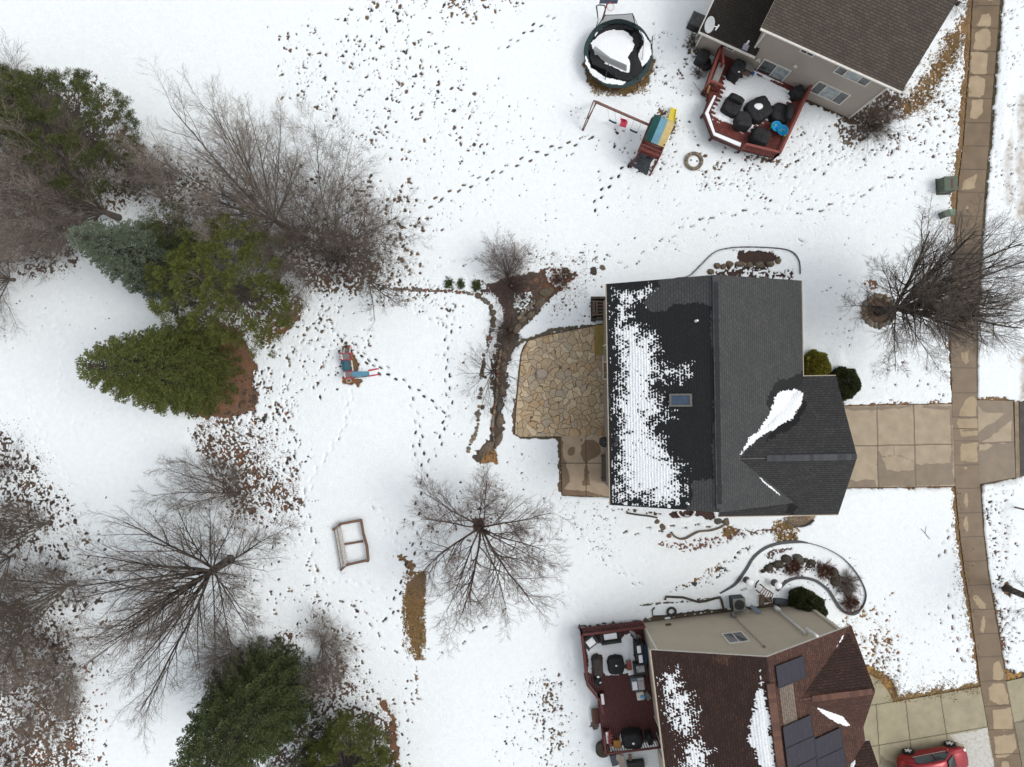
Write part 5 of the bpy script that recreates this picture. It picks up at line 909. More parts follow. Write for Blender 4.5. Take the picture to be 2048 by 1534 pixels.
def clipped(px, py, z, r, label, mtl, seed, sz=.07, n=5200, name='round_shrub', ell=(1, 1, .9), rz=0):
    R = np.random.RandomState(seed); b = P(px, py, z*.6); b.z = 0; root = empty(name, b, label, 'shrub'); d = R.normal(0, 1, (n, 3)); d[:, 2] = np.abs(d[:, 2]); d /= np.linalg.norm(d, axis=1, keepdims=True)
    lump = 1+.07*np.sin(d[:, 0]*7+seed)*np.sin(d[:, 1]*6)+.05*np.sin(d[:, 2]*11+d[:, 0]*9); e = np.array(ell)*np.array([r, r, z]); p = d*lump[:, None]*e*R.uniform(.80, 1.0, (n, 1)); c, s = math.cos(rz), math.sin(rz); rot = np.array([[c, s, 0], [-s, c, 0], [0, 0, 1]]); p = p@rot+np.array(b)
    V, F = tufts(p, d@rot, sz*1.6, R, 4, .5, .6); fast_mesh('foliage', V, F, mtl, parent=root); mb = MB(); mb.rock(b+Vector((0, 0, z*.42)), (r*ell[0]*.72, r*ell[1]*.72, z*.45), seed, 1, 3, rz=rz); mb.build('branches', M_BARKD, root, smooth=True); return root
clipped(1636, 731, 1.1, .95, 'yellow-green round shrub by the front door of the charcoal house', island_mat('golden foliage', [(.16, .15, .018), (.26, .23, .03), (.09, .10, .018), (.33, .29, .05)]), 81)
clipped(1694, 767, 1.2, 1.02, 'dark green round shrub beside the driveway corner', island_mat('yew foliage', [(.035, .045, .016), (.06, .07, .024), (.02, .03, .012), (.08, .085, .03)]), 82)
clipped(1622, 1214, 1.6, 1.0, 'dark green rounded evergreen at the corner of the beige house', island_mat('arborvitae foliage', [(.032, .045, .014), (.052, .066, .02), (.018, .026, .012), (.11, .085, .03)]), 83, ell=(1.25, .8, 1), rz=math.radians(-30), n=7000)
RB = island_mat('barberry twigs', [(.13, .045, .030), (.19, .075, .045), (.085, .032, .026), (.22, .11, .06)])
for i, (x, y, l, mm, L0, L1, n) in enumerate([(1585, 1133, 'red-brown barberry bush leftmost in the curved boulder bed', RB, .35, .72, 60), (1646, 1139, 'red-brown barberry bush in the middle of the curved boulder bed', RB, .35, .70, 56), (1697, 1204, 'red-brown barberry bush at the lower end of the curved boulder bed', RB, .35, .72, 60), (1690, 1165, 'grey twiggy bush in the boulder bed between red-brown bushes', M_TWIGP, .5, 1.0, 60)]):
    bush(x, y, l, n, L0, L1, 10, 65, 90+i, r=.010, twig=mm, group='bushes in the curved boulder bed')
for i, (x, y, l) in enumerate([(898, 567, 'leftmost of three small green plants behind the stone edging'), (922, 570, 'middle one of three small green plants behind the stone edging'), (953, 572, 'rightmost of three small green plants behind the stone edging')]):
    q = P(x, y, 0); R_ = np.random.RandomState(i); n = 160; p = np.c_[R_.normal(q.x, .12, n), R_.normal(q.y, .16, n), R_.uniform(.02, .2, n)]; V, F = tufts(p, np.tile([0, 0, 1.], (n, 1)), .16, R_, 3, .3, .9); o = fast_mesh('green_plant', V, F, G_SD); meta(o, l, 'plant', 'small green plants behind the stone edging')
# ================================================================= OBJECTS
M_RED = mat('red stained wood', (.155, .034, .024), .6, (.10, .022, .017), 5, .004, stretch=(1, 1, 1)); M_RED2 = mat('dark maroon wood', (.085, .022, .020), .6, (.055, .016, .015), 5, .003); M_REDT = mat('red rail', (.24, .062, .050), .55, (.17, .042, .034), 6)
M_COVER = mat('black fabric cover', (.012, .012, .013), .75, (.022, .022, .024), 5, .02, bscale=7); M_COVERG = mat('charcoal fabric cover', (.03, .03, .031), .8, (.02, .02, .022), 5, .02, bscale=7)
M_SNOW = mat('snow cap', (.83, .845, .86), .75, (.78, .795, .815), 9, .02, bscale=12); M_GALV = mat('grey metal', (.22, .22, .215), .45, (.17, .17, .165), 6, metal=.4); M_BLK = mat('black plastic', (.02, .02, .022), .5, (.03, .03, .03))
M_TIMB = mat('weathered timber', (.19, .115, .08), .85, (.12, .075, .055), 9, .004, stretch=(1, 4, 1)); M_PALE = mat('pale timber', (.42, .27, .12), .8, (.33, .2, .09), 9)
def gz(x, y): return max(groundz(x, y), 0)
def G(px, py, z=None):
    q = P(px, py, 0); q = P(px, py, gz(q.x, q.y)); return q if z is None else Vector((q.x, q.y, z))
def drape(mb, c, sx, sy, h, rz=0, seed=0, round_=4., flare=1.06, sag=.0, amp=.03):
    R = random.Random(seed); n = 28; lv = [(0, flare), (.35, 1.02), (.7, .99), (.9, .95), (.985, .80), (1.0, .4), (1-sag, .02)]; k0 = len(mb.v); cs, sn = math.cos(rz), math.sin(rz); ph = [R.uniform(0, 6) for _ in range(3)]
    for li, (t, s) in enumerate(lv):
        for j in range(n):
            a = 2*PI*j/n; ca, sa = math.cos(a), math.sin(a); rr = (abs(ca)**round_+abs(sa)**round_)**(-1/round_); w = 1+amp*(1-t*.5)*math.sin(5*a+ph[0]+t*2)+amp*.7*math.sin(9*a+ph[1]-t*3)
            x, y = ca*rr*sx/2*s*w, sa*rr*sy/2*s*w; mb.v.append((c[0]+x*cs-y*sn, c[1]+x*sn+y*cs, c[2]+h*t+R.uniform(-.012, .012)*(li > 2)))
    for i in range(len(lv)-1):
        for j in range(n): a = k0+i*n+j; b_ = k0+i*n+(j+1) % n; mb.f.append((a, b_, b_+n, a+n)); mb.mi.append(mb.cur)
    mb.f.append(tuple(k0+(len(lv)-1)*n+j for j in range(n))); mb.mi.append(mb.cur); return mb
def blob_sheet(name, poly, z, m, parent=None, th=.04, res=.045, rough=5., zfun=None, stripes=None):
    """lumpy snow or cloth patch with a ragged outline; poly in photo px at height z"""
    pts = [P(x, y, z) for x, y in poly]; xs = [p.x for p in pts]; ys = [p.y for p in pts]; X, Y = np.meshgrid(np.arange(min(xs)-.2, max(xs)+.2, res), np.arange(min(ys)-.2, max(ys)+.2, res)); s = FPX/(H-z)
    px, py = 1024+X*s, 767-Y*s; d = sdf(px, py, poly)+fbm(px, py, 9, 3, 3)*rough
    if stripes: fr_, per, amp = stripes; v = (X-fr_.o.x)*fr_.V.x+(Y-fr_.o.y)*fr_.V.y; u = (X-fr_.o.x)*fr_.U.x+(Y-fr_.o.y)*fr_.U.y; d = d+amp*(np.cos(v/per*2*PI)+1)*ss(-26, 0, d)*(.4+1.2*vn(u, v, .55, 3))
    keep = d < 0
    if not keep.any(): return None
    c = keep[:-1, :-1] & keep[1:, 1:] & keep[:-1, 1:] & keep[1:, :-1]; t = th*ss(0, -16, d)+.006; Zs = z+t if zfun is None else zfun(X, Y)+t; V = np.stack([X, Y, Zs], -1).reshape(-1, 3)
    I = np.arange(px.size).reshape(px.shape); F = np.stack([I[:-1, :-1], I[:-1, 1:], I[1:, 1:], I[1:, :-1]], -1)[c]; used = np.unique(F); rm = np.full(px.size, -1); rm[used] = np.arange(len(used))
    return fast_mesh(name, V[used], rm[F], m, parent=parent, smooth=True)
# ---- stones
STC = [mat('stone tan', (.26, .20, .13), .85, (.17, .13, .09), 9, .01), mat('stone brown', (.12, .09, .06), .85, (.075, .06, .045), 9, .01), mat('stone grey', (.17, .155, .13), .85, (.10, .09, .08), 9, .01), mat('stone russet', (.22, .10, .065), .85, (.14, .07, .05), 9, .01)]
M_BOUL = mat('dark boulder', (.075, .062, .045), .9, (.04, .035, .027), 5, .02); M_BOULB = mat('brown boulder', (.16, .125, .09), .9, (.09, .07, .052), 6, .02); M_BOULG = mat('grey boulder', (.10, .095, .085), .9, (.06, .057, .05), 5, .02)
def stones(pts, size, label, group=None, cols=(0, 1, 2), seed=0, name='edging_stone', var=.35, flat=.7, m=None, sub=2):
    R = random.Random(seed)
    for i, p in enumerate(pts):
        x, y = p[0], p[1]; r = (p[2] if len(p) > 2 else size)*R.uniform(1-var, 1+var)*.0355; q = G(x, y); a = R.uniform(0, PI)
        mb = MB(); mb.rock((q.x, q.y, (q.z*.5+r*flat*.35) if 'cream' not in label else .15), (r*1.12, r*.92, r*flat), seed*100+i, flat, sub, rz=a); o = mb.build(name, m or STC[R.choice(cols)], smooth=False); meta(o, label, 'stone', group)
def along(pts, step, jit=0, seed=0):
    R = random.Random(seed); out = []; acc = 0
    for (x0, y0), (x1, y1) in zip(pts, pts[1:]):
        D = math.hypot(x1-x0, y1-y0)
        while acc < D: t = acc/D; out.append((x0+(x1-x0)*t+R.uniform(-jit, jit), y0+(y1-y0)*t+R.uniform(-jit, jit))); acc += step*R.uniform(.8, 1.2)
        acc -= D
    return out
zb = lambda L: Z(900, 460, .326, L); zc = lambda L: Z(900, 700, .1695, L); zd = lambda L: Z(880, 480, .1758, L)
stones(along(zd([(-560, 560), (-300, 575), (0, 575), (110, 585), (250, 595), (320, 605), (400, 620)]), 6.2, .6, 1), 3.0, 'small rounded brown stone in the straight edging row left of the rock bed', 'stones in the straight edging row', (1, 2, 0, 3), 1)
stones(zd([(430, 635), (480, 670), (520, 700), (548, 715)]), 4.8, 'brown stone where the edging row bends downward', 'stones at the bend of the edging row', (1, 2), 2); stones([(*zd([(583, 757)])[0], 5.6)], 5, 'flat brown stone just above the large round stone of the edging', None, (1,), 3); stones([(*zd([(600, 828)])[0], 6.8)], 6, 'largest round brown stone of the edging left of the rock bed', None, (1,), 4, var=.05)
stones(along(zd([(610, 890), (600, 990), (580, 1060)]), 8, .8, 2), 4.6, 'dark brown stone in the vertical edging row left of the rock bed', 'stones in the vertical edging row', (1, 2), 5); stones([(*zd([(563, 1115)])[0], 4.6)], 4, 'reddish stone in the vertical edging row left of the rock bed', None, (3,), 6)
stones(along(zc([(400, 60), (400, 140), (390, 220), (375, 300)]), 8, .8, 3), 4.2, 'dark brown stone in the vertical edging row left of the rock bed', 'stones in the vertical edging row', (1, 2), 7); stones([(*zc([(418, 320)])[0], 4.2)], 4, 'round black stone beside the vertical edging row', None, m=M_BOUL, seed=8)
stones(zc([(368, 465), (365, 515), (350, 560), (345, 665), (340, 715), (330, 750)]), 4.4, 'brown stone in the broken middle stretch of the edging row', 'stones in the broken stretch of the edging', (1, 2, 0), 9); stones([(*zc([(388, 678)])[0], 4.4)], 4, 'round dark stone with a hollow beside the broken stretch of edging', None, m=M_BOUL, seed=10)
stones(along(zc([(330, 790), (335, 850), (318, 920), (312, 970), (290, 1010), (262, 1055), (240, 1105), (222, 1150), (215, 1195), (216, 1245)]), 7.4, .5, 4), 3.9, 'oval brown stone in the chain of stones ending by the bare reddish tree', 'stones in the lower edging chain', (1, 2, 0), 11)
stones(along(zd([(1070, 690), (1050, 740), (1000, 790), (950, 830), (900, 870), (880, 900)]), 4.4, 1.6, 5), 3.2, 'small cream stone in the line running through the rock bed', 'small cream stones through the rock bed', (0, 0, 2), 12)
stones(along(zc([(600, 0), (590, 100), (560, 220), (560, 400), (552, 560), (530, 700), (505, 800), (505, 950), (520, 1060)]), 4.6, .8, 6), 2.7, 'small cream stone in the line running through the rock bed', 'small cream stones through the rock bed', (0, 0, 3, 2), 13)
for i, (x, y, rx, ry, a, lab) in enumerate([(1130, 720, 95, 62, 50, 'light brown flat rock high in the rock bed'), (1210, 590, 100, 60, 20, 'speckled russet rock near the flower-head shrub'), (1030, 850, 60, 38, 40, 'tan wedge-shaped rock at the snow edge of the rock bed'), (940, 900, 62, 40, 50, 'dark flat rock below the tan wedge-shaped rock'), (870, 1010, 75, 50, 60, 'brown flat rock in the widest part of the rock bed'), (745, 1190, 48, 85, 5, 'long upright brown rock in the middle of the rock bed')]):
    q = P(*zd([(x, y)])[0], .12); mb = MB(); k = .1758*.032; mb.rock((q.x, q.y, .04), (rx*k, ry*k, .17), 40+i, 1, 2, rz=math.radians(a)); meta(mb.build('flat_rock', M_BOULB), lab, 'rock', 'rocks in the rock bed')
for i, (x, y, rx, ry, a, lab) in enumerate([(640, 60, 40, 75, 5, 'brown flat rock above the small bare tree in the rock bed'), (640, 200, 50, 70, 10, 'brown flat rock beside the small bare tree in the rock bed'), (615, 480, 40, 75, 0, 'brown flat rock just below the small bare tree in the rock bed'), (585, 660, 34, 80, -15, 'pale grey oval rock in the lower rock bed'), (590, 830, 48, 110, -8, 'long dark rock in the lower rock bed'), (570, 1060, 45, 110, -25, 'dark slanting rock near the foot of the rock bed'), (430, 1160, 130, 60, 48, 'large dark rock forming the foot of the rock bed')]):
    q = P(*zc([(x, y)])[0], .12); mb = MB(); k = .1695*.032; mb.rock((q.x, q.y, .03), (rx*k, ry*k, .16), 60+i, 1, 2, rz=math.radians(a)); meta(mb.build('flat_rock', M_BOULG if i == 3 else M_BOULB), lab, 'rock', 'rocks in the rock bed')
for i, (x, y, rx, lab) in enumerate([(640, 165, 20, 'leftmost boulder of the row behind the charcoal house'), (675, 135, 18, 'second boulder from the left in the row behind the charcoal house'), (706, 138, 18, 'third boulder from the left in the row behind the charcoal house'), (741, 124, 22, 'fourth boulder from the left in the row behind the charcoal house'), (796, 126, 28, 'widest boulder of the row behind the charcoal house, fifth from the left'), (846, 131, 20, 'small low boulder right of the widest one in the row behind the house'), (901, 128, 28, 'large blocky boulder third from the right in the row behind the house'), (956, 125, 23, 'blocky boulder second from the right in the row behind the house'), (999, 110, 18, 'rightmost boulder of the row behind the charcoal house')]):
    q = P(*Z(1180, 480, .378, [(x, y)])[0], .2); k = .378*.0321; mb = MB(); mb.rock((q.x, q.y, .08), (rx*k*1.05, 18*k, .24), 80+i, 1, 2, amp=.1, rz=.1*(i % 3-1)); meta(mb.build('boulder', M_BOULB), lab, 'boulder', 'boulders behind the charcoal house')
for i, (x, y, rx, ry, a, lab) in enumerate([(775, 375, 42, 26, 20, 'mossy flat boulder at the left end of the curved boulder bed'), (835, 335, 55, 38, 30, 'dark boulder second from the left in the curved boulder bed'), (940, 290, 62, 42, 25, 'dark boulder third from the left in the curved boulder bed'), (1045, 225, 68, 48, 10, 'tall dark boulder at the top left of the curved boulder bed'), (1190, 230, 74, 52, -20, 'grey squarish boulder at the top of the curved boulder bed'), (1285, 250, 35, 28, -10, 'small dark stone right of the grey squarish boulder'), (1350, 275, 58, 36, -12, 'dark boulder touching the middle barberry bush'), (1620, 390, 55, 50, -40, 'dark boulder right of the middle barberry bush'), (1640, 500, 75, 60, -60, 'dark boulder half under the grey twiggy bush'), (1790, 640, 62, 55, -60, 'brown boulder between the grey bush and the lowest barberry bush'), (1912, 756, 20, 20, 0, 'small lone stone at the right end of the curved boulder bed')]):
    q = P(*Z(1400, 1080, .166, [(x, y)])[0], .22); k = .166*.0321; mb = MB(); mb.rock((q.x, q.y, .10), (rx*k*1.1, ry*k*1.1, .3 if rx > 40 else .14), 100+i, 1, 2, amp=.1, rz=math.radians(a)); meta(mb.build('boulder', M_BOULG if i == 4 else M_BOUL), lab, 'boulder', 'boulders in the curved boulder bed')
stones([(1757+30*math.cos(t*2*PI/21), 622+30*math.sin(t*2*PI/21), 6.0) for t in range(21)], 5, 'brown block of the stone ring around the tall street tree', 'stones around the street tree', (0, 1, 2, 0), 14, name='ring_stone', var=.15)
stones([(1130, 541, 5), (1140, 552, 5)], 5, 'dark rock at the tip of the flower-head shrub', 'rocks by the flower-head shrub', m=M_BOUL, seed=15); stones([(1188, 542, 8)], 8, 'long black stone on the snow above the charcoal house corner', m=M_BOUL, group=None, seed=16, flat=.4); stones([(1205, 536, 6)], 6, 'curved dark stone right of the long black stone', m=M_BOULB, group=None, seed=17, flat=.4)
q = P(1083, 748, .25); mb = MB(); mb.rock((q.x, q.y, .2), (.40, .36, .34), 18, 1, 3, amp=.05); meta(mb.build('boulder', mat('pale pink granite', (.42, .36, .31), .8, (.32, .26, .22), 6, .01), smooth=False), 'pale rounded boulder standing alone on the flagstone patio', 'boulder')
# ---- curved edging
zE = lambda L: Z(1400, 1080, .166, L)
def edging(pts, wid, label, name='garden_edging', col=None, top=.19, group=None):
    mb = MB(); W_ = [P(x, y, .1) for x, y in pts]; L = []; Rr = []
    for i, p in enumerate(W_):
        d = (W_[min(i+1, len(W_)-1)]-W_[max(i-1, 0)]).normalized(); n_ = Vector((-d.y, d.x, 0)); w = wid[i] if isinstance(wid, list) else wid; L.append(p+n_*w/2); Rr.append(p-n_*w/2)
    for i in range(len(W_)-1):
        k = [Rr[i], Rr[i+1], L[i+1], L[i]]; mb.hexa([Vector((p.x, p.y, -.05)) for p in k]+[Vector((p.x, p.y, top)) for p in k])
    return meta(mb.build(name, col or M_EDG), label, 'edging', group)
M_EDG = mat('slate edging', (.085, .088, .092), .7, (.06, .062, .065), 12, .004)
def smooth(pts, k=5):
    out = []
    for i in range(len(pts)-1):
        p0, p1, p2, p3 = pts[max(i-1, 0)], pts[i], pts[i+1], pts[min(i+2, len(pts)-1)]
        for j in range(k): t = j/k; out.append(tuple(.5*((2*p1[c])+(-p0[c]+p2[c])*t+(2*p0[c]-5*p1[c]+4*p2[c]-p3[c])*t*t+(-p0[c]+3*p1[c]-3*p2[c]+p3[c])*t**3) for c in (0, 1)))
    return out+[pts[-1]]
edging(smooth([(1352, 556), (1378, 552), (1400, 532), (1430, 504), (1470, 495), (1530, 495), (1578, 501), (1597, 520), (1600, 548)]), .05, 'thin dark curved edging round the boulder row above the charcoal house roof')
E1 = smooth(zE([(240, 640), (330, 590), (420, 530), (490, 440), (560, 340), (620, 235), (690, 160), (790, 90), (920, 45), (1060, 24), (1200, 20), (1300, 35)])); edging(E1, [.05+.13*min(1, i/12)*min(1, (len(E1)-i)/8) for i in range(len(E1))], 'dark curved edging swinging over the top of the boulder bed')
E2 = smooth(zE([(1300, 36), (1450, 75), (1600, 140), (1730, 225), (1850, 350), (1940, 490), (1990, 610), (1995, 700), (1960, 800), (1900, 865), (1830, 890), (1750, 872), (1680, 815), (1620, 720), (1550, 610), (1470, 540), (1380, 485), (1250, 455), (1130, 462), (1040, 500), (970, 565), (925, 610)])); n2 = len(E2); edging(E2, [.035+.05*(i/n2) if i < n2*.42 else .17 for i in range(n2)], 'dark edging looping round the lower barberry bush and back to the beige house', top=.18)
edging(smooth(Z(1280, 1000, .1074, [(580, 600), (640, 670), (740, 720), (850, 710), (960, 650), (1080, 590), (1180, 575), (1330, 560), (1480, 510), (1600, 440)])), .11, 'weathered brown curved edging below the charcoal house', col=M_BOULB); edging(smooth(Z(1280, 1000, .1074, [(-250, 240), (-100, 265), (50, 285), (180, 300), (320, 330)])), .09, 'black edging strip under the lower left eave of the charcoal house', col=M_BOUL)
for i, (x, y, r, l, mm) in enumerate([(320, 400, 5, 'upper brown stone left of the window well', M_BOULB), (420, 510, 6.5, 'lower brown stone left of the window well', M_BOULB), (540, 670, 5, 'russet stone at the bottom of the curved edging', STC[3]), (1450, 400, 8, 'dark grey stone by the eave of the charcoal house', M_BOULG), (1610, 400, 7.5, 'round brown stone at the end of the curved edging', M_BOULB)]): stones([(*Z(1280, 1000, .1074, [(x, y)])[0], r)], r, l, None, m=mm, seed=120+i, flat=.4, var=.02)
edging(smooth(Z(1280, 1000, .2441, [(1175, 150), (1230, 190), (1300, 218), (1370, 205), (1425, 165)])), .07, 'dark curved edging round the pebble patch under the eave')
R_ = np.random.RandomState(4); pc = P(1590, 1030, 0); n_ = 900; a_ = R_.uniform(PI, 2*PI, n_); r_ = np.sqrt(R_.uniform(0, 1, n_)); X_ = pc.x+np.cos(a_)*r_*.98; Y_ = pc.y+np.sin(a_)*r_*.72; Vs = []; Fs = []
oct_ = np.array([[1, 0, 0], [0, 1, 0], [-1, 0, 0], [0, -1, 0], [0, 0, 1], [0, 0, -1]]); of = np.array([[0, 1, 4], [1, 2, 4], [2, 3, 4], [3, 0, 4], [1, 0, 5], [2, 1, 5], [3, 2, 5], [0, 3, 5]])
for x, y in zip(X_, Y_): k = len(Vs)*6; Vs.append(oct_*R_.uniform(.018, .045, 3)+np.array([x, y, .05])); Fs.append(of+k)
o = fast_mesh('gravel', np.concatenate(Vs), np.concatenate(Fs), island_mat('pebbles', [(.38, .30, .21), (.26, .18, .12), (.48, .42, .34), (.20, .13, .09), (.33, .24, .15)]), nv=3); meta(o, 'tan pebble patch under the eave below the charcoal house', 'gravel', kind='stuff')
# window well
mb = MB(); c = P(1372, 1022, .1); N = 14
for i in range(N):
    a0, a1 = PI+PI*i/N, PI+PI*(i+1)/N; f = lambda a, r: Vector((c.x+math.cos(a)*r, c.y+math.sin(a)*r*.8, 0)); k = [f(a0, .50), f(a0, .60), f(a1, .60), f(a1, .50)]; mb.hexa([p+Vector((0, 0, -.05)) for p in k]+[p+Vector((0, 0, .22)) for p in k])
meta(mb.build('window_well', M_FLASH), 'pale curved window well rim under the eave of the charcoal house', 'window well')
# ---- fire pit
c = G(1387, 323); fp = empty('fire_pit', c, 'round stone fire pit ring on the snow between the play set and red deck', 'fire pit')
for i in range(14):
    a0, a1 = 2*PI*(i+.04)/14, 2*PI*(i+.96)/14; f = lambda a, r: Vector((c.x+math.cos(a)*r, c.y+math.sin(a)*r, 0)); k = [f(a0, .41), f(a0, .60), f(a1, .60), f(a1, .41)]; mb = MB(); mb.hexa([p for p in k]+[p+Vector((0, 0, .30)) for p in k]); mb.build('block', STC[0] if i % 3 else STC[2], fp, bevel=.015)
mb = MB(); mb.lathe((c.x, c.y, 0), [(.42, .02), (.42, .14), (.3, .17), (.01, .17)], 20); mb.build('snow', M_SNOW, fp, smooth=True)
for x, y in ((1382, 320), (1394, 322)): mb = MB(); q = P(x, y, .2); mb.rock((q.x, q.y, .16), .07, 5, .5); mb.build('charred_log', M_BOUL, fp)
# ---- trampoline
c = P(1236.5, 107, .9); tr = empty('trampoline', Vector((c.x, c.y, 0)), 'round trampoline with green padded rim and sagging black net, partly full of snow', 'trampoline'); RT = 2.17; cx, cy = c.x, c.y
M_PAD = mat('green pad', (.014, .034, .037), .6, (.022, .046, .048), 5, .01); M_NET = mat('black net', (.012, .012, .013), .8, (.02, .02, .022), 9, .01)
mb = MB(); n = 72
for i in range(n):
    a0, a1 = 2*PI*i/n, 2*PI*(i+1)/n; r_ = lambda a: 1+.006*math.sin(9*a)
    for ra, za, rb, zb_ in ((1.0, .84, 1.005, .90), (1.005, .90, .985, .925), (.985, .925, .875, .925), (.875, .925, .87, .89)):
        mb.face([(cx+math.cos(a0)*RT*ra*r_(a0), cy+math.sin(a0)*RT*ra*r_(a0), za), (cx+math.cos(a1)*RT*ra*r_(a1), cy+math.sin(a1)*RT*ra*r_(a1), za), (cx+math.cos(a1)*RT*rb*r_(a1), cy+math.sin(a1)*RT*rb*r_(a1), zb_), (cx+math.cos(a0)*RT*rb*r_(a0), cy+math.sin(a0)*RT*rb*r_(a0), zb_)])
mb.build('frame_pad', M_PAD, tr, smooth=True)
mb = MB(); mb.lathe((cx, cy, 0), [(RT*.88, .88), (RT*.6, .855), (RT*.3, .84), (.02, .835)], 40); mb.build('mat', M_NET, tr, smooth=True)
for i in range(6):
    a = 2*PI*(i+.3)/6; p = Vector((cx+math.cos(a)*RT*.97, cy+math.sin(a)*RT*.97, .88)); p2 = Vector((cx+math.cos(a+.35)*RT*.97, cy+math.sin(a+.35)*RT*.97, .88)); mb = MB(); mb.tube([p, p+Vector((0, 0, -.80)), p2+Vector((0, 0, -.80)), p2], .024, 8); mb.build('leg', M_GALV, tr)
zt = lambda L: Z(1100, 0, .2608, L)
for nm, pl, th in (('snow', [(305, 330), (370, 262), (470, 222), (580, 232), (630, 280), (655, 345), (630, 400), (612, 440), (630, 490), (622, 585), (520, 545), (420, 490), (345, 425)], .10), ('snow', [(670, 215), (725, 260), (770, 330), (782, 410), (750, 480), (705, 520), (675, 420), (690, 370), (715, 340), (700, 290)], .06), ('snow', [(275, 430), (320, 520), (430, 590), (590, 625), (560, 655), (430, 645), (320, 580), (272, 490)], .06), ('snow', [(330, 300), (345, 260), (400, 215), (380, 250)], .05)): blob_sheet(nm, zt(pl), .93 if th > .08 else .93, M_SNOW, tr, th, rough=4)
for nm, pl, z in (('net_heap', [(300, 380), (345, 330), (410, 265), (480, 235), (560, 245), (600, 275), (650, 230), (680, 260), (690, 290), (695, 340), (670, 380), (680, 430), (705, 520), (660, 580), (560, 625), (490, 600), (420, 540), (320, 500), (300, 440)], .87), ('net_heap', [(600, 400), (650, 380), (700, 480), (720, 540), (660, 600), (590, 625), (500, 595), (470, 545), (590, 540)], .93), ('net_heap', [(330, 300), (370, 235), (430, 195), (540, 180), (640, 205), (650, 240), (560, 225), (440, 235), (370, 290), (340, 340), (300, 400), (290, 370)], .93)): blob_sheet(nm, zt(pl), z, M_NET, tr, .07, rough=4)
mN, n, b, tcx = newmat('sheer net', .9, .1); b.inputs['Base Color'].default_value = (.02, .02, .022, 1); b.inputs['Alpha'].default_value = .55
def net(pts): mb = MB(); mb.face(pts); mb.face([p+Vector((.01, 0, 0)) for p in pts[::-1]]) if 0 else None; mb.build('safety_net', mN, tr)
p1, p2, p3, p4 = P(1196, 50, .93), P(1271, 50, .93), P(1265, 27, 2.3), P(1211, 30, 2.1); net([p1, p2, p3, p4]); net([P(1181, 104, 1.0), P(1190, 92, 1.25), P(1222, 116, 1.1), P(1254, 130, 1.05), P(1253, 143, 1.0), P(1215, 126, 1.0), P(1188, 112, 1.0)]); net([p2, P(1288, 75, .93), P(1284, 95, 1.2), p3])
for a, b_ in ((p2, p3), (p1, p4), (P(1210, 160, .9), P(1217, 128, 2.1)), (P(1276, 160, .9), P(1279, 125, 2.0)), (P(1304, 92, .9), P(1305, 72, 1.8)), (P(1190, 62, .9), P(1196, 42, 1.8))): mb = MB(); mb.tube([a-Vector((0, 0, .5)), a, b_], .028, 8); mb.build('net_pole', M_BLK, tr)
mb = MB(); mb.tube([p4, (p4+p3)/2-Vector((0, 0, .06)), p3], .022, 6); mb.tube([p3, P(1288, 78, 1.3), P(1284, 120, 1.0)], .018, 6); mb.build('net_rope', M_BLK, tr)
# ---- basketball hoop
b0 = P(1208, 34, 0); bh = empty('basketball_hoop', b0, 'portable basketball hoop with red rim beside the trampoline at the top edge', 'basketball hoop')
mb = MB(); mb.tube([P(1196, 40, .1), P(1193, 12, .12), P(1198, 10, .12), P(1209, 11, .12), P(1211, 20, .12), P(1206, 40, .1)], .05, 8); mb.build('base', M_BLK, bh); mb = MB(); mb.tube([P(1204, 40, .1), P(1214, 8, 1.9), P(1217, 0, 2.5)], .045, 8); mb.build('pole', M_REDT, bh)
q = P(1218, 0, 2.75); mb = MB(); mb.box((q.x, q.y, 2.75), (1.1, .05, .72)); mb.build('backboard', mat('board blue grey', (.12, .14, .2), .4), bh); c5 = P(1221, 14, 2.5); mb = MB(); mb.tube([(c5.x+.22*math.cos(t), c5.y+.22*math.sin(t), 2.5) for t in np.linspace(0, 2*PI, 20)], .014, 6, cap=False); mb.beam((c5.x, c5.y+.22, 2.5), (c5.x-.05, q.y, 2.55), .1, .05); mb.build('rim', mat('hoop red', (.5, .05, .04), .5), bh)
mb = MB()
for t in np.linspace(0, 2*PI, 13)[:-1]: mb.tube([(c5.x+.22*math.cos(t), c5.y+.22*math.sin(t), 2.5), (c5.x+.12*math.cos(t+.4), c5.y+.12*math.sin(t+.4), 2.1)], .007, 4)
mb.build('net', M_FLASH, bh)
# ---- play set
ps = empty('play_set', P(1310, 275, 0), 'wooden swing set with striped canopy tower, yellow slide and dark climbing wall', 'play set')
M_PW = mat('play set wood', (.20, .105, .085), .75, (.14, .07, .058), 8, stretch=(1, 1, 1)); B0 = P(1190, 203, 2.4); B1 = P(1298, 250, 2.4); mb = MB(); mb.beam(B0, B1, .12, .14); mb.build('swing_beam', M_PW, ps)
Fd = P(1164, 264, 0); e = Vector((B0.x-Fd.x, B0.y-Fd.y, 0)); Fu = Vector((B0.x+e.x, B0.y+e.y, 0)); xd = (B1-B0).normalized()
for f_ in (Fd, Fu):
    for s in (-.09, .09): mb = MB(); mb.beam(f_+xd*s*.3-Vector((0, 0, .05)), B0+xd*s+Vector((0, 0, .02)), .06, .08); mb.build('leg', M_PW, ps)
mb = MB(); mb.beam(B0+(Fd-B0)*.55, B0+(Fu-B0)*.55, .06, .09); mb.build('brace', M_PW, ps)
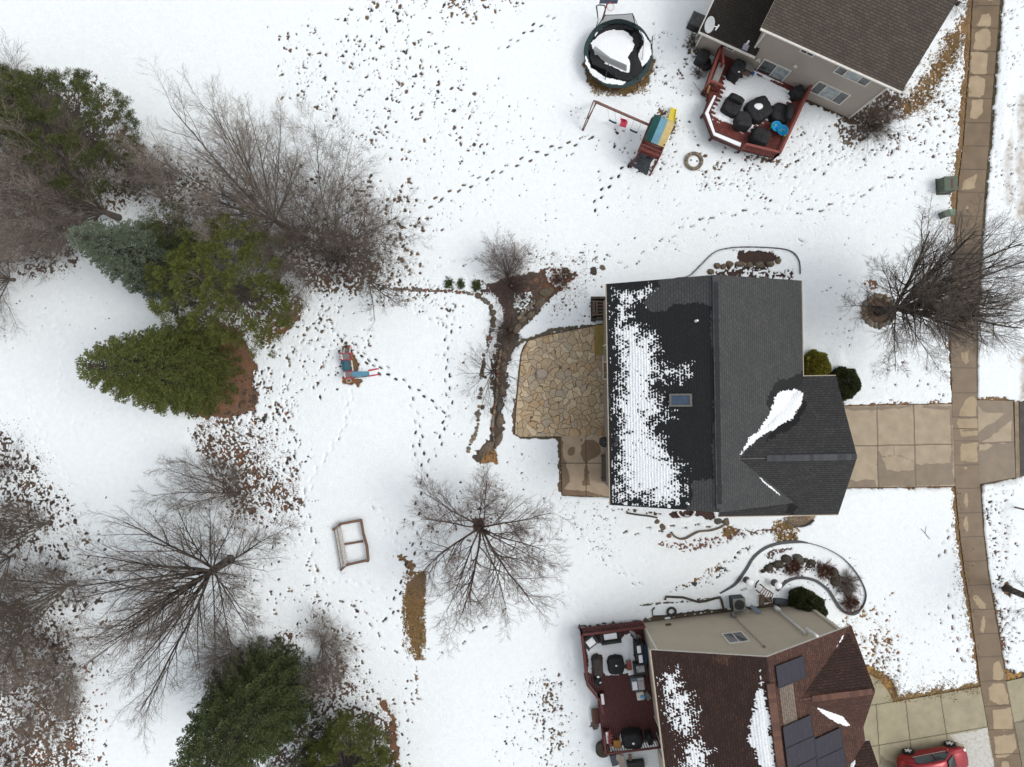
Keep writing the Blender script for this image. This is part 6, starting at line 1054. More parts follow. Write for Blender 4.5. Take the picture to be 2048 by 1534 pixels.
def swing(t, sx, sy, zz, m, flatseat):
    a = B0+(B1-B0)*t; s = P(sx, sy, zz); w = .24; pa, pb = a-xd*w, a+xd*w; qa, qb = s-xd*w, s+xd*w; mb = MB()
    if flatseat: mb.box(s, (.42, .40, .10), -.3); mb.box(s+Vector((0, .2, .12)), (.40, .05, .25), -.3)
    else: mb.tube([qa, qa+xd*.08-Vector((0, 0, .05)), s-Vector((0, 0, .07)), qb-xd*.08-Vector((0, 0, .05)), qb], .06, 8)
    st = mb.build('swing_seat', m, ps, smooth=not flatseat, bevel=.03 if flatseat else 0)
    for u, v in ((pa, qa), (pb, qb)): mb = MB(); mb.tube([u-Vector((0, 0, .05)), v], .009, 5); mb.build('chain', mat('swing chain', (.12, .10, .11), .5), st)
M_TEAL = mat('teal plastic', (.012, .05, .07), .45); swing(.30, 1225.5, 243, .55, M_TEAL, False); swing(.56, 1247, 247.5, .6, mat('pink plastic', (.62, .05, .10), .45), True); swing(.80, 1267.5, 262, .5, M_TEAL, False)
def zp(L): return Z(1220, 190, .1173, L)
TL, TRr, BRr, BL = [P(*p, 2.75) for p in zp([(745, 315), (1108, 470), (935, 862), (608, 738)])]
ux = (TRr-TL+BRr-BL).normalized(); uy = Vector((-ux.y, ux.x, 0)); cen = (TL+TRr+BRr+BL)/4; hw, hl = .66, .82
tw = lambda a, b_, z: Vector((cen.x, cen.y, 0))+ux*a+uy*b_+Vector((0, 0, z))
for a in (-hw+.06, hw-.06):
    for b_ in (-hl+.12, hl-.1): mb = MB(); mb.beam(tw(a, b_, 0), tw(a, b_, 2.7), .09, .09); mb.build('post', M_RED, ps)
for i, (a0, a1, cc) in enumerate([(-hw, -hw/3, (.008, .065, .06)), (-hw/3, hw/3, (.16, .33, .42)), (hw/3, hw, (.58, .45, .20))]):
    mb = MB(); prof = [(-hl, 2.60), (-hl*.5, 2.86), (0, 3.02), (.35, 3.12), (.42, 3.14), (.55, 3.05), (hl, 2.66)]
    for (b0_, z0), (b1_, z1) in zip(prof, prof[1:]): mb.hexa([tw(a0, b0_, z0-.012), tw(a1, b0_, z0-.012), tw(a1, b1_, z1-.012), tw(a0, b1_, z1-.012), tw(a0, b0_, z0), tw(a1, b0_, z0), tw(a1, b1_, z1), tw(a0, b1_, z1)])
    o = mb.build('canopy', mat('canopy cloth %d' % i, cc, .75, tuple(v*.85 for v in cc), 5), ps)
mb = MB()
for k in range(12): mb.box(tw(0, -hl-.42+k*.19+.1, 1.5), (2*hw+.1, .17, .04), math.atan2(ux.y, ux.x))
mb.build('platform', M_RED, ps)
for a in (-hw, hw):
    mb = MB(); mb.beam(tw(a, -hl-.4, 2.2), tw(a, hl, 2.2), .05, .09); mb.beam(tw(a, -hl-.4, 1.62), tw(a, hl, 1.62), .05, .09)
    for k in range(9): mb.beam(tw(a, -hl-.36+k*.25, 1.6), tw(a, -hl-.36+k*.25, 2.2), .03, .07)
    mb.build('railing', M_RED, ps); mb = MB(); mb.beam(tw(a*1.0, -hl-1.05, 0), tw(a*.95, -hl-.42, 2.2), .10, .10); mb.build('post', M_RED, ps)
mb = MB(); mb.beam(tw(-hw, -hl-.42, 2.2), tw(hw, -hl-.42, 2.2), .16, .06); mb.beam(tw(-hw, -hl-.2, 2.24), tw(hw, -hl-.2, 2.24), .10, .05); mb.build('railing', M_RED, ps)
M_CLM = mat('moulded rock wall', (.045, .05, .06), .5, (.075, .08, .09), 4, .03, bscale=5); bot = [P(*p, .05) for p in zp([(300, 1200), (600, 1400)])]; topc = [P(*p, 1.5) for p in zp([(600, 880), (805, 945)])]; V_ = []; F_ = []; nu_, nv_ = 16, 26
for j in range(nv_+1):
    for i in range(nu_+1):
        s, t = i/nu_, j/nv_; p = topc[0].lerp(topc[1], s).lerp(bot[0].lerp(bot[1], s), t); z = p.z+.09*math.sin(s*9+t*4)*math.sin(t*12+s*2)+.04*math.sin(s*21+t*8)+.10*math.sin(PI*t); w_ = (s-.5)*.12*math.sin(t*9); V_.append((p.x+w_, p.y+w_*.3, max(z, .02)))
for j in range(nv_):
    for i in range(nu_):
        if (j in (19, 20) and i in (3, 4)) or (j >= 24 and 3 <= i <= 8): continue
        a = j*(nu_+1)+i; F_.append((a, a+nu_+1, a+nu_+2, a+1))
mb = MB(); mb.v = V_; mb.f = F_; mb.mi = [0]*len(F_); cw = mb.build('climbing_wall', M_CLM, ps, smooth=True); sm = cw.modifiers.new('solid', 'SOLIDIFY'); sm.thickness = .07; sm.offset = -1
for s, t in ((.3, .3), (.65, .42), (.35, .55), (.7, .7), (.45, .78)): p = topc[0].lerp(topc[1], s).lerp(bot[0].lerp(bot[1], s), t); mb = MB(); mb.rock((p.x, p.y, p.z+.13), (.13, .08, .05), int(s*100), 1, 2); mb.build('handhold', M_CLM, cw)
s0 = [P(*p, 1.35) for p in zp([(975, 400), (1075, 440)])]; s1 = [P(*p, .12) for p in zp([(1040, 215), (1130, 262)])]; s0 = [P(1334, 240, 1.3), P(1348, 247, 1.3)]; M_YEL = mat('yellow plastic', (.72, .58, .01), .35, (.66, .52, .01)); mb = MB(); rows = []
for j in range(11):
    t = j/10; z = 1.3*(1-t)**1.2+.14; a, b_ = s0[0].lerp(s1[0], t), s0[1].lerp(s1[1], t); d = (b_-a); rows.append([Vector((a.x, a.y, z+.16)), Vector((a.x, a.y, z))+d*.10, Vector((a.x, a.y, z))+Vector((d.x, d.y, 0))*.9, Vector((b_.x, b_.y, z+.16))])
for r0, r1 in zip(rows, rows[1:]):
    for i in range(3): mb.face([r0[i], r1[i], r1[i+1], r0[i+1]])
sl_ = mb.build('slide', M_YEL, ps); sm = sl_.modifiers.new('solid', 'SOLIDIFY'); sm.thickness = .03
# ---- toy slide climber
tc_ = empty('toy_slide', P(715, 735, 0), 'red, white and blue climber slide on thawed grass left of the rock bed', 'toy slide'); M_TR = mat('toy red', (.42, .04, .06), .45, (.35, .03, .05)); M_TB = mat('toy blue', (.04, .16, .24), .5, (.06, .2, .29)); M_TG = mat('toy grey net', (.16, .16, .165), .7, (.22, .2, .2)); M_TW = mat('toy white', (.62, .58, .56), .5, (.5, .45, .44)); M_DBL = mat('toy dark blue net', (.05, .12, .15), .7)
zs = lambda L, z: [P(*p, z) for p in Z(640, 660, .0913, L)]
def plate(name, pts, zs_, m, th=.04): mb = MB(); q = [Vector((p.x, p.y, z)) for p, z in zip(pts, zs_)]; mb.hexa([p-Vector((0, 0, th)) for p in q]+q); return mb.build(name, m, tc_)
plate('ramp', zs([(1075, 1010), (1065, 905), (710, 905), (710, 1030)], .5), [.12, .12, .72, .72], M_TB); plate('platform', zs([(715, 1040), (700, 905), (545, 925), (550, 1050)], .7), [.72]*4, M_TG); plate('ramp', zs([(700, 905), (660, 650), (520, 655), (550, 915)], .7), [.72, .85, .85, .72], M_DBL); plate('platform', zs([(655, 650), (650, 510), (490, 520), (500, 655)], .8), [.86]*4, M_TG); plate('ramp', zs([(650, 500), (645, 395), (525, 395), (515, 505)], .5), [.84, .55, .55, .84], M_TG)
for a, b_, z0, z1, w, m in (((480, 520), (650, 505), .95, .95, .05, M_TR), ((480, 655), (690, 650), .95, .95, .05, M_TR), ((545, 915), (720, 905), .9, .9, .05, M_TR), ((550, 1060), (740, 1040), .9, .85, .07, M_TR), ((470, 530), (490, 650), 1.0, 1.0, .07, M_TW), ((535, 940), (550, 1045), .95, .95, .07, M_TW), ((660, 380), (650, 490), .6, .95, .08, M_TW), ((690, 510), (700, 640), 1.0, .95, .07, M_TR), ((690, 660), (725, 895), .95, .9, .06, M_TW), ((535, 400), (515, 500), .6, .95, .05, M_TW), ((1060, 890), (1265, 850), .2, .1, .10, M_TR), ((1065, 1010), (1285, 975), .2, .1, .08, M_TR), ((715, 1050), (1065, 1015), .8, .2, .04, M_BLK), ((500, 660), (540, 910), .5, .5, .25, M_TB)):
    mb = MB(); mb.beam(zs([a], z0)[0], zs([b_], z1)[0], w, .08); mb.build('side_rail', m, tc_, bevel=.012)
plate('slide_end', zs([(1255, 990), (1250, 860), (1070, 895), (1075, 1005)], .1), [.10]*4, M_TW, .02)
c6 = zs([(640, 1110)], .4)[0]; mb = MB(); mb.tube([(c6.x+.15*math.cos(t), c6.y+.12*math.sin(t), .5) for t in np.linspace(0, 2*PI, 18)], .02, 6, cap=False); mb.build('steering_wheel', M_TW, tc_)
for a in ((480, 520), (480, 655), (550, 1050), (720, 1040), (690, 510), (720, 895), (655, 380), (1265, 850), (1285, 975)): p = zs([a], .4)[0]; mb = MB(); mb.cyl((p.x, p.y, 0), .045, .9 if a[0] < 800 else .16, 8); mb.build('post', M_TR, tc_)
# ---- timber swing frame lying as a sandbox
sb = empty('timber_frame', P(705, 1085, 0), 'weathered open timber frame standing on the snow near the large grey tree', 'timber frame'); zz = lambda L, z: [P(*p, z) for p in Z(640, 1000, .1043, L)]
for a, b_, z0, z1, w, h_ in (((380, 460), (790, 385), .45, .45, .16, .14), ((270, 555), (380, 460), .35, .45, .10, .14), ((790, 385), (830, 640), .45, .45, .16, .12), ((830, 640), (900, 880), .45, .5, .17, .12), ((900, 880), (925, 1150), .5, .45, .16, .14), ((925, 1150), (530, 1240), .45, .45, .15, .14), ((530, 1240), (410, 1330), .45, .35, .10, .14), ((470, 850), (830, 790), .18, .18, .13, .1), ((300, 560), (425, 1300), .3, .3, .14, .10), ((370, 530), (500, 1230), .36, .36, .22, .12), ((275, 555), (405, 1325), .42, .42, .03, .05)):
    mb = MB(); mb.beam(*zz([a], z0), *zz([b_], z1), w, h_); mb.build('timber', M_TIMB if w != .22 and w != .14 else mat('snowy timber', (.55, .53, .50), .85, (.33, .29, .26), 12), sb, bevel=.01)
for a in ((270, 555), (410, 1330), (385, 480), (535, 1235), (790, 390), (925, 1160)): p = zz([a], .2)[0]; mb = MB(); mb.box((p.x, p.y, .2), (.12, .12, .44)); mb.build('leg', M_TIMB, sb)
mb = MB(); mb.tube([P(*Z(640, 1000, .1043, [q])[0], .1) for q in ((500, 1270), (430, 1340), (385, 1400), (430, 1420), (495, 1385))], .008, 5); meta(mb.build('wire', M_GALV), 'loose bent wire on the snow at the timber frame corner', 'wire')
# ---- red deck of the taupe house
def zD(L): return Z(1370, 80, .163, L)
def boards(name, poly, z, fr, m, parent, bw=.14, gap=.007, along_u=True, th=.04):
    """deck boards clipped to poly (world xy list)"""
    mb = MB(); q = [(((Vector((x, y, 0))-fr.o).dot(fr.U)), ((Vector((x, y, 0))-fr.o).dot(fr.V))) for x, y in poly]
    if not along_u: q = [(v, u) for u, v in q]
    v = min(p[1] for p in q)+.001; vmax = max(p[1] for p in q)
    while v < vmax:
        vm = min(v+bw/2, vmax-.002); xs = []
        for (a, b_), (c, d) in zip(q, q[1:]+q[:1]):
            if (b_ > vm) != (d > vm): xs.append(a+(c-a)*(vm-b_)/(d-b_))
        xs.sort()
        for x0, x1 in zip(xs[::2], xs[1::2]):
            c4 = [(x0, v), (x1, v), (x1, v+bw-gap), (x0, v+bw-gap)]; c4 = c4 if along_u else [(b_, a) for a, b_ in c4]; w_ = [fr(a, b_, 0) for a, b_ in c4]
            if (w_[1]-w_[0]).cross(w_[2]-w_[1]).z < 0: w_ = w_[::-1]
            mb.hexa([p+Vector((0, 0, z-th)) for p in w_]+[p+Vector((0, 0, z)) for p in w_])
        v += bw
    return mb.build(name, m, parent)
def railing(parent, pts, z, h=.95, step=.14, m=M_RED, mt=None, cap=.14, posts=True):
    for a, b_ in zip(pts, pts[1:]):
        a = Vector((a[0], a[1], z)); b_ = Vector((b_[0], b_[1], z)); d = b_-a; L = d.length; d.normalize(); mb = MB(); up = Vector((0, 0, 1))
        mb.beam(a+up*h, b_+up*h, cap, .04); mb.beam(a+up*(h-.08), b_+up*(h-.08), .04, .08); mb.beam(a+up*.10, b_+up*.10, .04, .08); n = int(L/step)
        for i in range(1, n): mb.beam(a+d*(L*i/n)+up*.12, a+d*(L*i/n)+up*(h-.06), .035, .035)
        for p in (a, b_): mb.beam(p, p+up*(h-.02), .10, .10)
        mb.build('railing', mt or m, parent)
dk = empty('deck', P(1510, 230, 0), 'bright red wooden deck behind the taupe house, half covered in snow', 'deck'); ZD = .75
dpoly = [tuple(P(*p, ZD))[:2] for p in zD([(345, 262), (235, 610), (300, 690), (228, 905), (335, 1188), (690, 1340), (1100, 1440), (1450, 690)])]; a0 = hitwall(*zD([(345, 262)])[0], f2(0, 0), f2.V)
wl = f2((Vector((*dpoly[0], 0))-f2.o).dot(f2.U), .02, 0); wr = f2((Vector((*dpoly[-1], 0))-f2.o).dot(f2.U), .02, 0); dpoly = [tuple(wl)[:2]]+dpoly[1:-1]+[tuple(wr)[:2]]
boards('floor', dpoly, ZD, f2, M_RED, dk); mb = MB()
for a, b_ in zip(dpoly[:-1], dpoly[1:]): mb.beam((a[0], a[1], ZD-.14), (b_[0], b_[1], ZD-.14), .05, .2)
mb.build('rim_board', M_RED2, dk)
for p in dpoly[1:-1]: mb = MB(); mb.beam((p[0], p[1], -.05), (p[0], p[1], ZD-.05), .12, .12); mb.build('post', M_RED2, dk)
railing(dk, [dpoly[-2], dpoly[-1]], ZD, mt=M_REDT, step=.12); railing(dk, [dpoly[-3], dpoly[-2]], ZD, mt=M_REDT, step=.12); railing(dk, [tuple(f2((Vector((*dpoly[0], 0))-f2.o).dot(f2.U)+.55, 1.0))[:2], dpoly[0], dpoly[1]], ZD, mt=M_REDT)
r1 = [P(*p, 1.45) for p in zD([(440, 575), (300, 520)])]; railing(dk, [tuple(r1[0])[:2], tuple(r1[1])[:2]], ZD, mt=M_REDT)
bp = zD([(345, 680), (228, 905), (340, 1185), (670, 1330)]); bi = zD([(385, 690), (298, 890), (372, 1128), (690, 1255)]); mb = MB(); mb2 = MB()
for (a, b_), (c, d) in zip(zip(bp, bp[1:]), zip(bi, bi[1:])):
    k = [P(*a, 1.2), P(*b_, 1.2), P(*d, 1.2), P(*c, 1.2)]; mb.hexa([p-Vector((0, 0, .06)) for p in k]+k); mb.beam(k[0]+Vector((0, 0, .0)), k[1]+Vector((0, 0, .0)), .08, .16)
    mb.beam(k[3], k[2], .07, .10); e = .16; k2_ = [k[0].lerp(k[3], e), k[1].lerp(k[2], e), k[2].lerp(k[1], e), k[3].lerp(k[0], e)]; mb2.hexa([p+Vector((0, 0, .003)) for p in k2_]+[p+Vector((0, 0, .09)) for p in k2_])
mb.build('bench', M_RED2, dk); sn_ = mb2.build('snow', M_SNOW, dk, bevel=.03)
blob_sheet('snow', zD([(470, 385), (600, 480), (700, 400), (860, 330), (1100, 450), (1340, 600), (1320, 790), (1180, 800), (1090, 900), (1085, 1000), (960, 1040), (900, 1080), (850, 1160), (760, 1190), (640, 1120), (520, 1060), (310, 985), (300, 860), (370, 700), (440, 560)]), ZD+.004, M_SNOW, dk, .09, rough=9, stripes=(f2, .28, 7))
for k in range(3): a, b_ = [P(*p, ZD-.2-.22*k) for p in zD([(240-12*k, 610+24*k), (410-12*k, 690+24*k)])]; mb = MB(); mb.beam(a, b_, .28, .05); mb.build('stair_tread', M_RED, dk)
mb = MB(); mb.beam(P(*zD([(300, 560)])[0], 1.4), P(*zD([(262, 690)])[0], .35), .10, .10); mb.build('new_post', M_PALE, dk)
mb = MB(); mb.tube([P(*zD([(95, 510)])[0], .35), P(*zD([(245, 700)])[0], .15)], .022, 6); meta(mb.build('pole', M_GALV), 'thin grey pole leaning in the snow by the red deck steps', 'pole')
def covered(px, py, z, sx, sy, h, rz, label, cat, seed, m=None, name=None, group=None, snow=None, back=None, rnd=4.):
    q = P(px, py, z+h*.6); e = empty(name or 'covered_chair', Vector((q.x, q.y, z)), label, cat, group); mb = MB(); drape(mb, (q.x, q.y, z), sx, sy, h*(.62 if back else 1), math.radians(rz), seed, rnd, amp=.035); mb.build('cover', m or M_COVER, e, smooth=True)
    if back: a = math.radians(rz+back); mb = MB(); drape(mb, (q.x+math.cos(a)*sx*.34, q.y+math.sin(a)*sx*.34, z), sx*.36 if back % 180 == 0 else sx*.9, sy*.95 if back % 180 == 0 else sy*.36, h, math.radians(rz), seed+1, 4, amp=.03); mb.build('backrest', m or M_COVER, e, smooth=True)
    if snow: mb = MB(); mb.rock((q.x+snow[0], q.y+snow[1], z+h), (snow[2], snow[2]*.75, .05), seed, 1, 2); mb.build('snow', M_SNOW, e, smooth=True)
    return e
kD = lambda x, y: zD([(x, y)])[0]
covered(*kD(590, 800), ZD, 1.12, 1.1, .9, -28, 'black covered patio chair left of the covered table on the red deck', 'covered chair', 1, back=90, group='covered chairs on the red deck')
covered(*kD(725, 975), ZD, 1.02, 1.12, .9, -5, 'charcoal covered patio chair in front of the covered table on the red deck', 'covered chair', 2, m=M_COVERG, back=270, group='covered chairs on the red deck')
covered(*kD(1190, 880), ZD, 1.22, 1.08, .9, -8, 'black covered patio chair right of the covered table on the red deck', 'covered chair', 3, back=360, group='covered chairs on the red deck')
covered(*kD(945, 1165), ZD, 1.18, 1.0, .9, -27, 'black covered patio chair by the red deck\'s lower railing', 'covered chair', 4, back=270, group='covered chairs on the red deck')
covered(*kD(905, 850), ZD, 1.5, 1.42, .66, 30, 'black covered square table with a snow patch on the red deck', 'covered table', 5, name='covered_table', snow=(-.12, .08, .30))
covered(*kD(635, 360), ZD, .80, 1.05, 1.05, -28, 'black covered grill against the taupe house on the red deck', 'covered grill', 6, name='covered_grill', snow=(.0, -.35, .07)); covered(*kD(1385, 640), ZD, .65, .70, .8, 20, 'black covered item at the right end of the red deck by the wall', 'covered item', 7, name='covered_item')
covered(*kD(215, 215), 0, .75, .85, .9, -25, 'dark grey covered bin in the snow left of the red deck', 'covered bin', 8, m=M_COVERG, name='covered_bin'); covered(*kD(262, 300), 0, .6, .7, .4, 10, 'low black bag beside the dark grey covered bin', 'bag', 9, name='bag')
q = P(*kD(405, 415), ZD+.3); mb = MB(); mb.box((q.x, q.y, ZD+.2), (.42, 1.35, .4), math.radians(-22)); o = mb.build('bench', mat('greige cloth', (.33, .31, .29), .8, (.26, .24, .23)), bevel=.05); meta(o, 'greige cushioned bench along the red deck\'s left railing', 'bench')
gr = empty('grill_cart', P(*kD(790, 350), ZD), 'grey metal cart with blue tray beside the covered grill on the red deck', 'cart'); q = P(*kD(795, 335), ZD+.75); q2 = P(*kD(760, 395), ZD+.5)
mb = MB(); mb.box((q.x, q.y, ZD+.72), (.62, .35, .08), f2.a); mb.build('shelf', M_GALV, gr, bevel=.01); mb = MB(); mb.box((q2.x, q2.y, ZD+.45), (.5, .35, .05), f2.a); mb.build('lower_shelf', M_TIMB, gr); q3 = P(*kD(830, 410), ZD+.5); mb = MB(); mb.box((q3.x, q3.y, ZD+.5), (.16, .22, .1), f2.a); mb.build('tray', mat('blue plastic', (.02, .10, .35), .4), gr)
for dx, dy in ((-.25, -.15), (.25, -.15), (-.25, .12), (.25, .12)): mb = MB(); mb.beam((q.x+dx, q.y+dy, ZD), (q.x+dx, q.y+dy, ZD+.7), .04, .04); mb.build('leg', M_BLK, gr)
wt = empty('water_table', P(*kD(1160, 1085), ZD), 'bright blue toy water table with green feet on the red deck', 'toy'); q = P(*kD(1160, 1080), ZD+.5); a = math.radians(-32); u_ = Vector((math.cos(a), math.sin(a), 0)); M_BLU = mat('bright blue plastic', (.01, .30, .58), .3, (.01, .24, .5)); M_GRN = mat('lime plastic', (.30, .45, .03), .4)
for s, r, nm in ((-.22, .32, 'basin'), (.25, .33, 'basin')): mb = MB(); c = q+u_*s; mb.lathe((c.x, c.y, ZD+.32), [(r*.8, 0), (r, .18), (r*1.04, .2), (r*.93, .2), (r*.8, .08), (.01, .07)], 24); mb.build(nm, M_BLU, wt, smooth=True)
for s, t in ((-.3, .05), (.05, -.1), (.35, .05)): c = q+u_*s; mb = MB(); mb.rock((c.x, c.y+t, ZD+.46), (.07, .05, .08), 3, 1, 1); mb.build('toy_figure', M_GRN if s else M_DBL, wt)
for s, t in ((-.5, -.12), (-.4, .18), (.5, -.14), (.45, .2)): c = q+u_*s; mb = MB(); mb.tube([(c.x, c.y+t, ZD), (c.x, c.y+t, ZD+.34)], .06, 10); mb.build('leg', M_GRN, wt)
# ---- maroon deck of the beige house
zF = lambda L: Z(1140, 1220, .1174, L); zH = lambda L: Z(1140, 1370, .1069, L)
d3 = empty('deck', P(1240, 1390, 0), 'maroon wooden deck behind the beige house, upper half snowy and lower half bare', 'deck'); Z3D = .8
dp3 = [tuple(P(*p, Z3D))[:2] for p in [(1161, 1259), (1172, 1358), (1196, 1388), (1207, 1492)]]; r_ = f3((Vector((*dp3[-1], 0))-f3.o).dot(f3.U), (Vector((*dp3[-1], 0))-f3.o).dot(f3.V)); vN = (Vector((*dp3[0], 0))-f3.o).dot(f3.V); vS = (Vector((*dp3[-1], 0))-f3.o).dot(f3.V)
dp3 = dp3+[tuple(f3(.40, vS))[:2], tuple(f3(.40, max(vN, -.9)+.0))[:2]]; dp3[-1] = tuple(f3(.35, vN))[:2]
boards('floor', dp3, Z3D, f3, M_RED2, d3, along_u=False); mb = MB()
for a, b_ in zip(dp3, dp3[1:]+dp3[:1]): mb.beam((a[0], a[1], Z3D-.14), (b_[0], b_[1], Z3D-.14), .05, .2)
mb.build('rim_board', M_RED2, d3)
for p in dp3[:4]: mb = MB(); mb.beam((p[0], p[1], -.05), (p[0], p[1], Z3D-.05), .12, .12); mb.build('post', M_RED2, d3)
M_RAIL3 = mat('maroon rail', (.125, .030, .026), .6, (.085, .022, .02), 6)
railing(d3, [dp3[-1], dp3[0], dp3[1], dp3[2], tuple(P(*zH([(585, 400)])[0], Z3D))[:2]], Z3D, m=M_RAIL3, step=.15, cap=.12); railing(d3, [tuple(P(1204.5, 1456, Z3D))[:2], dp3[3], dp3[4]], Z3D, m=M_RAIL3, step=.15, cap=.12)
blob_sheet('snow', zF([(250, 610), (400, 560), (480, 530), (560, 590), (860, 540), (930, 400), (960, 430), (1010, 380), (1090, 500), (1110, 860), (1060, 900), (1110, 1110), (1000, 1120), (985, 1085), (600, 1140), (560, 1080), (540, 770), (400, 760), (390, 900), (370, 1090), (310, 1060), (290, 800)]), Z3D+.004, M_SNOW, d3, .08, rough=6)
blob_sheet('snow', zF([(390, 560), (520, 600), (1110, 560), (1100, 860), (900, 860), (890, 770), (620, 800), (560, 760), (380, 780), (300, 800), (270, 640)]), Z3D+.012, M_SNOW, d3, .07, rough=5)
for k in range(2): a, b_ = [P(*p, Z3D-.22-.25*k) for p in zH([(505-60*k, 440), (530-60*k, 720)])]; mb = MB(); mb.beam(a, b_, .36, .05); mb.build('stair_tread', M_TIMB if k else M_RED2, d3)
kF = lambda x, y: zF([(x, y)])[0]; kH = lambda x, y: zH([(x, y)])[0]
M_WICK = mat('dark wicker', (.045, .045, .043), .7, (.03, .03, .03), 20, .01)
def armchair(px, py, z, rz, label, group=None, sx=.8, sy=.8, m=None, cushion=None, name='patio_chair', cat='chair'):
    q = P(px, py, z+.45); a = math.radians(rz); e = empty(name, Vector((q.x, q.y, z)), label, cat, group); u = Vector((math.cos(a), math.sin(a), 0)); v = Vector((-u.y, u.x, 0)); m = m or M_WICK; c = Vector((q.x, q.y, z))
    mb = MB(); mb.box(c+Vector((0, 0, .3)), (sx*.9, sy*.9, .16), a); mb.build('seat', m, e, bevel=.02); mb = MB(); mb.box(c+v*sy*.44+Vector((0, 0, .5)), (sx, .1, .62), a); mb.build('backrest', m, e, bevel=.02)
    for s in (-1, 1): mb = MB(); mb.box(c+u*s*sx*.47+Vector((0, 0, .36)), (.09, sy*.85, .5), a); mb.build('armrest', m, e, bevel=.02)
    for s in (-1, 1):
        for t in (-1, 1): mb = MB(); mb.box(c+u*s*sx*.42+v*t*sy*.38+Vector((0, 0, .11)), (.06, .06, .22), a); mb.build('leg', m, e)
    if cushion: mb = MB(); mb.box(c-v*.03+Vector((0, 0, .43)), (sx*.66, sy*.58, .10), a); mb.build('snow' if cushion == 's' else 'cushion', M_SNOW if cushion == 's' else cushion, e, bevel=.03)
    return e
armchair(*kF(350, 545), Z3D, 38, 'dark wicker chair in the snowy corner of the maroon deck', cushion='s', sx=.82, sy=.8)
def table(px, py, z, sx, sy, h, rz, label, m, top=None, name='side_table', cat='table', snow=None):
    q = P(px, py, z+h); a = math.radians(rz); e = empty(name, Vector((q.x, q.y, z)), label, cat); c = Vector((q.x, q.y, z)); u = Vector((math.cos(a), math.sin(a), 0)); v = Vector((-u.y, u.x, 0)); mb = MB(); mb.box(c+Vector((0, 0, h-.03)), (sx, sy, .06), a); mb.build('top', top or m, e, bevel=.012)
    for s in (-1, 1):
        for t in (-1, 1): mb = MB(); mb.box(c+u*s*(sx/2-.05)+v*t*(sy/2-.05)+Vector((0, 0, (h-.06)/2)), (.06, .06, h-.06), a); mb.build('leg', m, e)
    if snow: mb = MB(); mb.box(c+Vector((0, 0, h+.03)), (sx*snow, sy*snow, .07), a); mb.build('snow', M_SNOW, e, bevel=.03)
    return e
armchair(*kF(690, 460), Z3D, 188, 'long dark wicker loveseat with a snow-covered seat at the maroon deck railing', sx=1.25, sy=.62, cushion='s', name='loveseat', cat='loveseat')
covered(*kF(470, 970), Z3D, .62, 1.30, .75, 8, 'dark brown covered item lying along the maroon deck\'s left side', 'covered item', 21, m=mat('brown cover', (.055, .042, .04), .8, (.04, .03, .03), 5, .015, bscale=7), name='covered_item', snow=(0, -.5, .09), rnd=3)
covered(*kF(785, 940), Z3D, 1.0, 1.12, .55, 4, 'black covered square fire table with a speck of snow on the maroon deck', 'covered table', 22, name='covered_table', snow=(-.02, .05, .08))
table(*kF(1010, 955), Z3D, .30, .55, .4, 6, 'small maroon side table right of the covered fire table', M_RED2, M_REDT); mb = MB(); q = P(*kF(955, 955), Z3D+.1); mb.lathe((q.x, q.y, Z3D), [(.1, 0), (.14, .22), (.12, .22), (.01, .16)], 14); meta(mb.build('flower_pot', M_BOULG), 'grey flower pot left of the small maroon side table', 'flower pot')
bg_ = empty('potted_umbrella', P(*kF(1130, 440), Z3D), 'grey folded umbrella and base in the deck corner against the beige house', 'umbrella'); q = P(*kF(1150, 490), Z3D+.1); mb = MB(); mb.lathe((q.x, q.y, Z3D), [(.26, 0), (.26, .07), (.05, .12), (.04, .3)], 16); mb.build('base', M_GALV, bg_); mb = MB(); mb.tube([(q.x, q.y, Z3D+.2), P(*kF(1080, 400), Z3D+.9), P(*kF(1020, 360), Z3D+1.1)], [.05, .12, .05], 10); mb.build('canopy', mat('grey canvas', (.22, .22, .23), .8), bg_, smooth=True)
rk = empty('storage_rack', P(*kF(1180, 720), Z3D), 'dark open rack with snow on its shelves against the beige house', 'rack'); a = math.radians(7); qs = [P(*kF(x, y), Z3D+1.0) for x, y in ((1180, 580), (1195, 870))]
mb = MB()
for z in (.1, .5, .95): mb.beam(Vector((qs[0].x, qs[0].y, Z3D+z)), Vector((qs[1].x, qs[1].y, Z3D+z)), .48, .035)
mb.build('shelf', M_BLK, rk)
for q in qs:
    for s in (-.22, .22): mb = MB(); mb.beam((q.x+s, q.y, Z3D), (q.x+s, q.y, Z3D+1.05), .05, .05); mb.build('post', M_BLK, rk)
for x, y, l in ((1175, 670, .28), (1205, 830, .3)): q = P(*kF(x, y), Z3D+1.0); mb = MB(); mb.box((q.x, q.y, Z3D+1.02), (.24, l*1.6, .09), a); mb.build('snow', M_SNOW, rk, bevel=.03)
q = P(*kF(1275, 760), Z3D+.5); mb = MB(); mb.beam((q.x, q.y+.6, Z3D+.35), (q.x+.05, q.y-.45, Z3D+.35), .12, .5); meta(mb.build('bin', mat('navy plastic', (.02, .06, .16), .5)), 'narrow navy blue bin between the dark rack and the beige house', 'bin')
q = P(*kF(1205, 1010), Z3D+.55); e = empty('patio_heater_box', Vector((q.x, q.y, Z3D)), 'black box table with a grey snow-dusted top on the maroon deck', 'box table'); mb = MB(); mb.box((q.x, q.y, Z3D+.27), (.8, .72, .54), a); mb.build('base', M_BLK, e, bevel=.02); mb = MB(); mb.box((q.x-.02, q.y+.03, Z3D+.57), (.5, .42, .05), a); mb.build('top', mat('frosted grey', (.42, .42, .43), .7, (.2, .2, .2), 7), e, bevel=.02)
